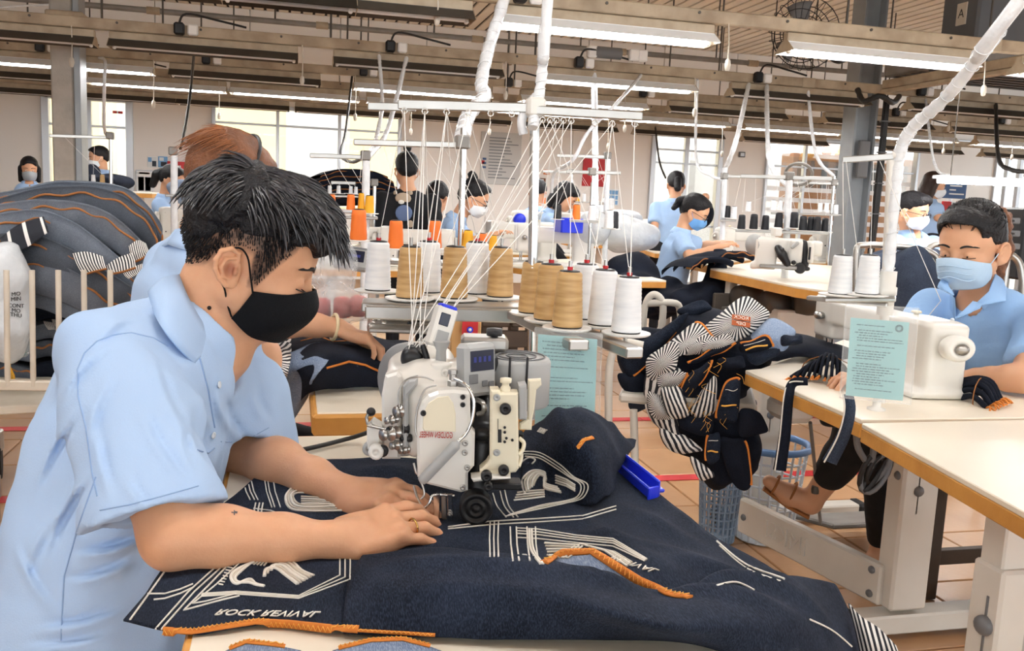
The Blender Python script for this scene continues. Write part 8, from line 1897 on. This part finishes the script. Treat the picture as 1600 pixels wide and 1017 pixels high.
# wall furniture
WY = YW+.018
def wallbox(name, label, cat, x0, y0, x1, y1, m, th=.03, parts=(), Y=WY):
    a, b = PY(x0, y0, Y), PY(x1, y1, Y); t = thing(name, label, cat, ((a[0]+b[0])/2, Y, b[2])); MB().box(((a[0]+b[0])/2, Y-th/2, (a[2]+b[2])/2), (abs(b[0]-a[0]), th, abs(a[2]-b[2])), .006).build('board', m, t)
    for (u0, v0, u1, v1, pm, nm) in parts:
        X = lambda u: a[0]+(b[0]-a[0])*u; Z = lambda v: a[2]+(b[2]-a[2])*v; MB().box(((X(u0)+X(u1))/2, Y-th-.004, (Z(v0)+Z(v1))/2), (abs(X(u1)-X(u0)), .008, abs(Z(v1)-Z(v0))), .001).build(nm, pm, t)
    return t
m_pbl = mat('poster_blue', '#7fb2e0', .6); m_pwh = mat('poster_paper', '#eef1f2', .6); m_inkd = mat('dark_print', '#3b4450', .7); m_orp = mat('orange_print', '#d9824a', .6); m_wood = mat('cabinet_wood', '#9a6a40', .5, noise=(4, .4), dark='#7d5230'); m_brd = mat('blue_board', '#3f5f8f', .5)
rs = random.Random(11)
rows = lambda n, m=m_inkd, u0=.08, u1=.92, v0=.1, v1=.92: [(u0, v0+(v1-v0)*i/n, u0+(u1-u0)*rs.uniform(.4, 1), v0+(v1-v0)*(i+.35)/n, m, 'text_line') for i in range(n)]
wallbox('poster', 'small white poster with figures, left of the blue one on the left wall', 'poster', 230, 244, 246, 262, m_pwh, .01, [(.1, .1, .45, .5, m_pbl, 'picture'), (.5, .4, .9, .9, m_inkd, 'picture')]); wallbox('poster', 'small blue poster on the left wall above the pony tailed worker', 'poster', 247, 244, 262, 262, m_pbl, .01, [(.15, .1, .6, .4, m_pwh, 'picture'), (.3, .5, .9, .9, m_inkd, 'picture')])
wallbox('notice_board', 'framed notice board with two blue sheets at the left of the red wall box', 'notice board', 212, 265, 240, 302, m_alu, .02, [(.06, .05, .94, .95, m_pwh, 'backing'), (.15, .3, .48, .9, m_pbl, 'sheet'), (.54, .3, .87, .9, m_pbl, 'sheet'), (.2, .1, .8, .18, m_orp, 'title_line'), (.2, .4, .4, .6, m_inkd, 'picture'), (.6, .4, .8, .6, m_inkd, 'picture')])
wallbox('fire_hose_box', 'red wall box behind the pony tailed worker', 'fire box', 263, 252, 301, 284, m_red, .12, [(.44, .2, .56, .35, m_pwh, 'sticker'), (.8, .45, .86, .6, m_alu, 'latch')])
wallbox('chart_board', 'large grey chart of small print on the wall left of the steel pole', 'chart', 752, 205, 812, 290, mat('chart_grey', '#cfd0cf', .5), .02, rows(14, mat('faint_print', '#8d9296', .7), .2, .95)+[(.05, .5, .14, .54, m_brd, 'mark'), (.05, .58, .14, .62, m_brd, 'mark'), (.05, .66, .14, .70, m_brd, 'mark'), (.03, .55, .10, .62, m_red, 'red_mark')])
wallbox('red_panel', 'red panel pair with white band on the wall behind the wrapped stand', 'sign', 911, 247, 943, 292, m_red, .03, [(0, .48, 1, .55, m_pwh, 'band'), (.46, 0, .54, 1, m_pwh, 'gap')]); wallbox('poster', 'blue and white instruction sheet right of the red panels', 'poster', 949, 295, 966, 322, m_pwh, .01, [(.12+.27*(i % 3), .08+.3*(i//3), .34+.27*(i % 3), .32+.3*(i//3), m_pbl, 'picture') for i in range(9)])
wallbox('switch_plate', 'upper small brown switch plate on the wall by the steel pole', 'switch', 849, 265, 858, 273, m_orp, .02, [(.3, .2, .7, .8, m_pwh, 'toggle')]); wallbox('switch_plate', 'lower small brown switch plate on the wall by the steel pole', 'switch', 841, 278, 852, 287, mat('brown_plate', '#7a4a30', .5), .02, [(.3, .2, .7, .8, m_pwh, 'toggle')]); wallbox('switch_plate', 'grey socket on the wall right of the far door', 'switch', 1154, 237, 1163, 246, m_grey, .03, [(.2, .2, .8, .8, m_alu, 'cover')])
wallbox('sign', 'small red sign pair above the left window', 'sign', 176, 173, 192, 178, m_red, .01, [(.44, 0, .56, 1, m_pwh, 'gap')], Y=YW-.06)
wallbox('sign', 'dark blue board with white lettering high at the right edge', 'sign', 1572, 132, 1612, 142, m_brd, .03, [(.06+.13*i, .3, .15+.13*i, .7, m_pwh, 'letter_block') for i in range(6)], Y=8.0)
t = wallbox('whiteboard', 'blue writing board beside the standing woman at the far right', 'board', 1470, 286, 1506, 311, m_brd, .03, rows(3, m_pwh, .3, .9), Y=9.4); wallbox('red_panel', 'red sheet with white stripe under the blue writing board', 'sign', 1471, 314, 1499, 342, m_red, .02, [(.45, 0, .65, 1, m_pwh, 'stripe')], Y=9.42)
MB().cyl((t.location.x, 9.42, .0), (t.location.x, 9.42, t.location.z), .02, n=8).build('stand_pole', m_alu, t)
cb = wallbox('cabinet', 'brown wooden cabinet with glazed doors behind the glass partition', 'cabinet', 1222, 240, 1424, 450, m_wood, .4, [(.03+.16*i, .05, .14+.16*i, .26, mat('cabinet_glass', '#4a4a48', .2), 'glass_door') for i in range(6)]+[(.03+.16*i, .30, .14+.16*i, .9, m_wood, 'lower_door') for i in range(6)], Y=14.6)
a = PY(1312, 235, 14.3); solo('ornament', MB().lathe([(.06, 0), (.09, .04), (.05, .10), (.07, .16), (.03, .24), (0, .26)], a-V(.25, 0, .10), None, 12), m_orp, 'small rounded ornament on top of the brown cabinet', 'ornament'); solo('folder_stack', MB().beam(a-V(0, 0, .10), a+V(.2, 0, .24), .2, .1, .01), m_yet, 'leaning yellow folder on top of the brown cabinet', 'folder')
# lamp over the far right bench
t = thing('strip_lamp', 'long lit lamp bar low over the bench at the right edge', 'lamp', PD(1545, 283, 5.6)); MB().beam(PD(1462, 276, 5.6), PD(1640, 284, 5.6), .10, .02, .004).build('lamp_body', m_reflw, t); MB().cyl(PD(1466, 281, 5.55), PD(1640, 288, 5.55), .02, n=12).build('tube', m_tube, t)
for x in (1485, 1600): MB().cyl(PD(x, 276, 5.6), V(*PD(x, 276, 5.6)[:2], 2.3), .004, n=6).build('hanger_wire', m_rod, t)
t = thing('control_cabinet', 'black electrical unit with wires behind the masked woman\'s head', 'cabinet', PD(1588, 420, 4.6)); MB().box(PD(1592, 380, 4.6), (.16, .2, .36), .01).build('case', m_dark, t)
for k, y in enumerate((345, 365, 385)): MB().box(PD(1586, y, 4.45), (.05, .02, .03), .004).build('terminal', m_grey, t); MB().tube(crom([PD(1584, y, 4.44), PD(1560, y+5, 4.4), PD(1552, y+40, 4.5)], 5), .006, 5).build('lead', m_cabk, t)
# fan on the right column
fc_ = PD(1258, 52, 6.9); ff = frame(unit(V(-.72, -.55, -.32))); t = thing('wall_fan', 'black wire guard industrial fan on the right hand column', 'fan', fc_)
for z, rr in ((.0, (.06, .13, .20, .27)), (.11, (.06, .13, .20))):
    for r_ in rr: MB().tube([fc_+ff@V(r_*math.cos(a), r_*math.sin(a), z) for a in np.linspace(0, 2*PI, 25)[:-1]], .004, 4, closed=True).build('guard_ring', m_dark, t)
for i in range(24): a = 2*PI*i/24; MB().tube(crom([fc_+ff@V(.04*math.cos(a), .04*math.sin(a), .12), fc_+ff@V(.2*math.cos(a), .2*math.sin(a), .11), fc_+ff@V(.275*math.cos(a), .275*math.sin(a), .05), fc_+ff@V(.25*math.cos(a), .25*math.sin(a), -.02), fc_+ff@V(.05*math.cos(a), .05*math.sin(a), -.06)], 3), .003, 4).build('guard_wire', m_dark, t)
for i in range(3):
    a = 2*PI*i/3; MB().grid(np.array([[fc_+ff@(Rz(a+u*.8)@V(r_, 0, .03+.05*u)) for u in np.linspace(-.5, .5, 5)] for r_ in np.linspace(.05, .24, 5)]), .004).build('blade', m_grey, t)
MB().lathe([(0, -.14), (.06, -.13), (.07, -.08), (.06, 0), (.03, .02), (0, .02)], fc_, ff, 16).build('motor', m_dark, t); MB().tube(crom([fc_+ff@V(0, 0, -.12), PD(1300, 90, 6.95), PD(1320, 92, 7.1), PD(1345, 70, 7.4)], 6), .025, 8).build('arm', m_dark, t)
# hanging duct box
dx0 = PY(1524, 50, 6.2); t = thing('duct_unit', 'dark grey hanging air unit with louvre at the upper right, A on its side', 'air unit', (dx0[0]+1, 6.4, 2.6)); MB().box((dx0[0]+1.1, 6.4, 2.98), (2.2, .42, .75), .02).build('case', mat('duct_grey', '#5d6064', .5, noise=(3, .3), dark='#46494c'), t)
MB().box((dx0[0]+.7, 6.6, 2.50), (1.9, .7, .16), .01).build('louvre_frame', m_cond, t)
for i in range(6): MB().box((dx0[0]+.7, 6.32+.11*i, 2.42), (1.8, .08, .012), 0, Rx(R(35))).build('louvre', m_grey, t)
pl_ = MB().box((dx0[0]-.004, 6.37, 2.86), (.01, .11, .17), .002).build('paper', m_yarn2, t); text_mb('A', .10, np.stack([V(0, -1, 0), V(0, 0, 1), V(-1, 0, 0)], 1), V(dx0[0]-.010, 6.37, 2.86)).build('letter', m_dark, pl_)
for x in (.1, 2.0): MB().cyl((dx0[0]+x, 6.4, 3.3), (dx0[0]+x, 6.4, ZC), .012, n=6).build('hanger_rod', m_rod, t)
# plugs, cords and cables on the rails
CNT = {}
def cord(x, y, ri, Yo=0):
    Y = RAILS[ri]-.05; X = x_at(x, Y, 2.2); e = PY(x, y, Y); t = thing('pull_switch', 'cream pull cord switch hanging from the %s ceiling rail, %s' % (RNAME[ri], ORD[CNT.setdefault(ri, 0)]), 'switch', e, 0, 'pull cord switches'); CNT[ri] += 1
    MB().tube([V(X, Y, 2.28), e*.5+V(X, Y, 2.28)*.5+V(.004, 0, 0), e], .004, 5).build('cord', m_yarn2, t); MB().lathe([(.004, .03), (.014, .02), (.018, -.005), (.012, -.035), (0, -.04)], e, None, 10).build('pear_switch', m_yarn2, t)
for a in ((683, 28, 0), (1137, 100, 0), (1537, 140, 0), (112, 96, 1), (472, 125, 1), (790, 148, 1), (1085, 175, 1), (240, 162, 2), (555, 182, 2), (976, 200, 2), (1482, 200, 2), (342, 180, 3), (642, 205, 3), (765, 205, 3), (950, 228, 3), (1128, 240, 3), (1474, 236, 3), (1581, 245, 3)): cord(*a)
CNT = {}
def plug(x, ri, white=True):
    Y = RAILS[ri]-.055; X = x_at(x, Y, 2.33); t = thing('wall_socket', 'black plug in a cream socket on the %s ceiling rail, %s' % (RNAME[ri], ORD[CNT.setdefault(ri, 0)]), 'socket', (X, Y, 2.29), 0, 'plugs and sockets on the rails'); CNT[ri] += 1
    MB().box((X, Y, 2.32), (.07, .06, .085), .012).build('plug', m_dark, t)
    if white: MB().box((X+.09, Y+.01, 2.32), (.07, .04, .075), .01).build('socket', m_white, t)
    MB().tube(crom([V(X, Y-.02, 2.35), V(X+.05, Y-.03, 2.42), V(X+.25, Y, 2.40), V(X+.45, Y+.02, 2.37)], 5), .008, 5).build('lead', m_cabk, t)
for a in ((280, 1), (610, 1), (905, 1), (1185, 1), (1440, 1), (62, 2), (322, 2), (568, 2), (795, 2), (1005, 2), (1400, 2), (1565, 2), (182, 3), (363, 3), (845, 3), (1435, 3), (813, 0)): plug(*a)
t = thing('gang_box', 'row of white switch boxes on the second rail right of the thick cable', 'socket', V(x_at(935, 6.87, 2.38), 6.87, 2.36)); 
for i, x in enumerate((925, 990, 1003)): MB().box(V(x_at(x, 6.87, 2.4), 6.87, 2.41), (.08, .06, .09), .01).build('switch_box', m_white, t)
MB().cyl(V(x_at(930, 6.87, 2.4), 6.87, 2.41), V(x_at(970, 6.87, 2.4), 6.87, 2.41), .045, n=12).build('transformer', m_grey, t)
CB = [('white', [(835, -180, 4.8), (790, -10, 4.6), (765, 70, 4.5), (752, 130, 4.3), (757, 150, 4.2), (732, 180, 3.9), (722, 215, 3.4)], .03, 'thick white wrapped cable left of the front stand, down to the second stand'), ('white', [(636, 105, 6.6), (615, 170, 6.3), (600, 215, 5.6), (575, 245, 4.7)], .016, 'white cable from the second rail to the yellow cone stand'), ('white', [(592, 108, 6.6), (597, 160, 6.3), (588, 215, 5.6), (578, 240, 4.8)], .014, 'thin white cable left of the other to the yellow cone stand'), ('black', [(550, 165, 8), (540, 205, 7), (532, 240, 6), (548, 253, 5.4), (565, 248, 4.8)], .01, 'grey lead looping to the yellow cone stand'),
      ('white', [(1002, 145, 6.6), (965, 160, 6.4), (920, 205, 6.4), (895, 250, 6.4), (866, 270, 6.8), (862, 300, 7)], .013, 'white cable curving down left of the red panels'), ('white', [(928, 165, 7.5), (930, 220, 7), (930, 300, 6.6), (930, 345, 6.2)], .025, 'bundle of white threads and cable hanging before the red panels'), ('white', [(1170, 160, 6.6), (1150, 220, 6.6), (1134, 262, 6.8)], .018, 'white cable to the middle row stand'), ('white', [(1198, 165, 6.8), (1200, 230, 6.5), (1208, 265, 6.2), (1232, 290, 5.7)], .018, 'white cable to the stand of black cones'), ('white', [(1262, 205, 7.6), (1275, 240, 7.2), (1303, 275, 7.2)], .014, 'white cable to the far stand right of the black cones'),
      ('black', [(305, 85, 7), (298, 140, 7), (290, 195, 6.4), (282, 232, 5.8)], .01, 'dark lead dropping to the pony tailed worker\'s stand'), ('white', [(155, 82, 6.9), (164, 95, 6.6), (163, 130, 6.4), (163, 200, 6.8), (172, 215, 7)], .012, 'cream cable dropping beside the plastered column'), ('black', [(1024, 212, 11), (1030, 250, 11), (1040, 278, 10.5)], .012, 'dark lead hanging by the far door'), ('white', [(1090, 195, 8), (1088, 250, 8), (1112, 275, 7.6), (1128, 280, 7.2)], .012, 'white lead across the far door'), ('black', [(1556, 225, 7), (1560, 245, 6.8), (1580, 265, 6.4), (1610, 268, 6)], .016, 'black lead looping down at the right edge'), ('white', [(1446, 222, 7), (1460, 255, 6.6), (1485, 275, 6)], .010, 'cream lead dropping to the low lamp bar'), ('black', [(1405, 180, 7.2), (1395, 160, 7.1), (1375, 150, 7.0), (1350, 158, 7.1), (1340, 140, 7.2)], .022, 'tangle of black cable at the right hand column'), ('white', [(-5, 12, 6.8), (60, 8, 6.8), (130, 6, 6.8)], .008, 'white string along the top left rail')]
for kd, pts, r_, lab in CB:
    if pts[0][2] > 6 and pts[0][1] > 80: Yr = min(RAILS, key=lambda Y: abs(PD(*pts[0])[1]-Y)); first_ = V(x_at(pts[0][0], Yr, 2.27), Yr, 2.27)
    else: first_ = PD(*pts[0])
    wrapped(lab, [first_]+[PD(*p) for p in pts[1:]], r_, kd == 'white' and r_ > .013, m_wrap if kd == 'white' else m_cabk, 'power_cable')
for o in list(bpy.data.objects):
    if o.get('label') == 'x': print('UNLABELLED', o.name)
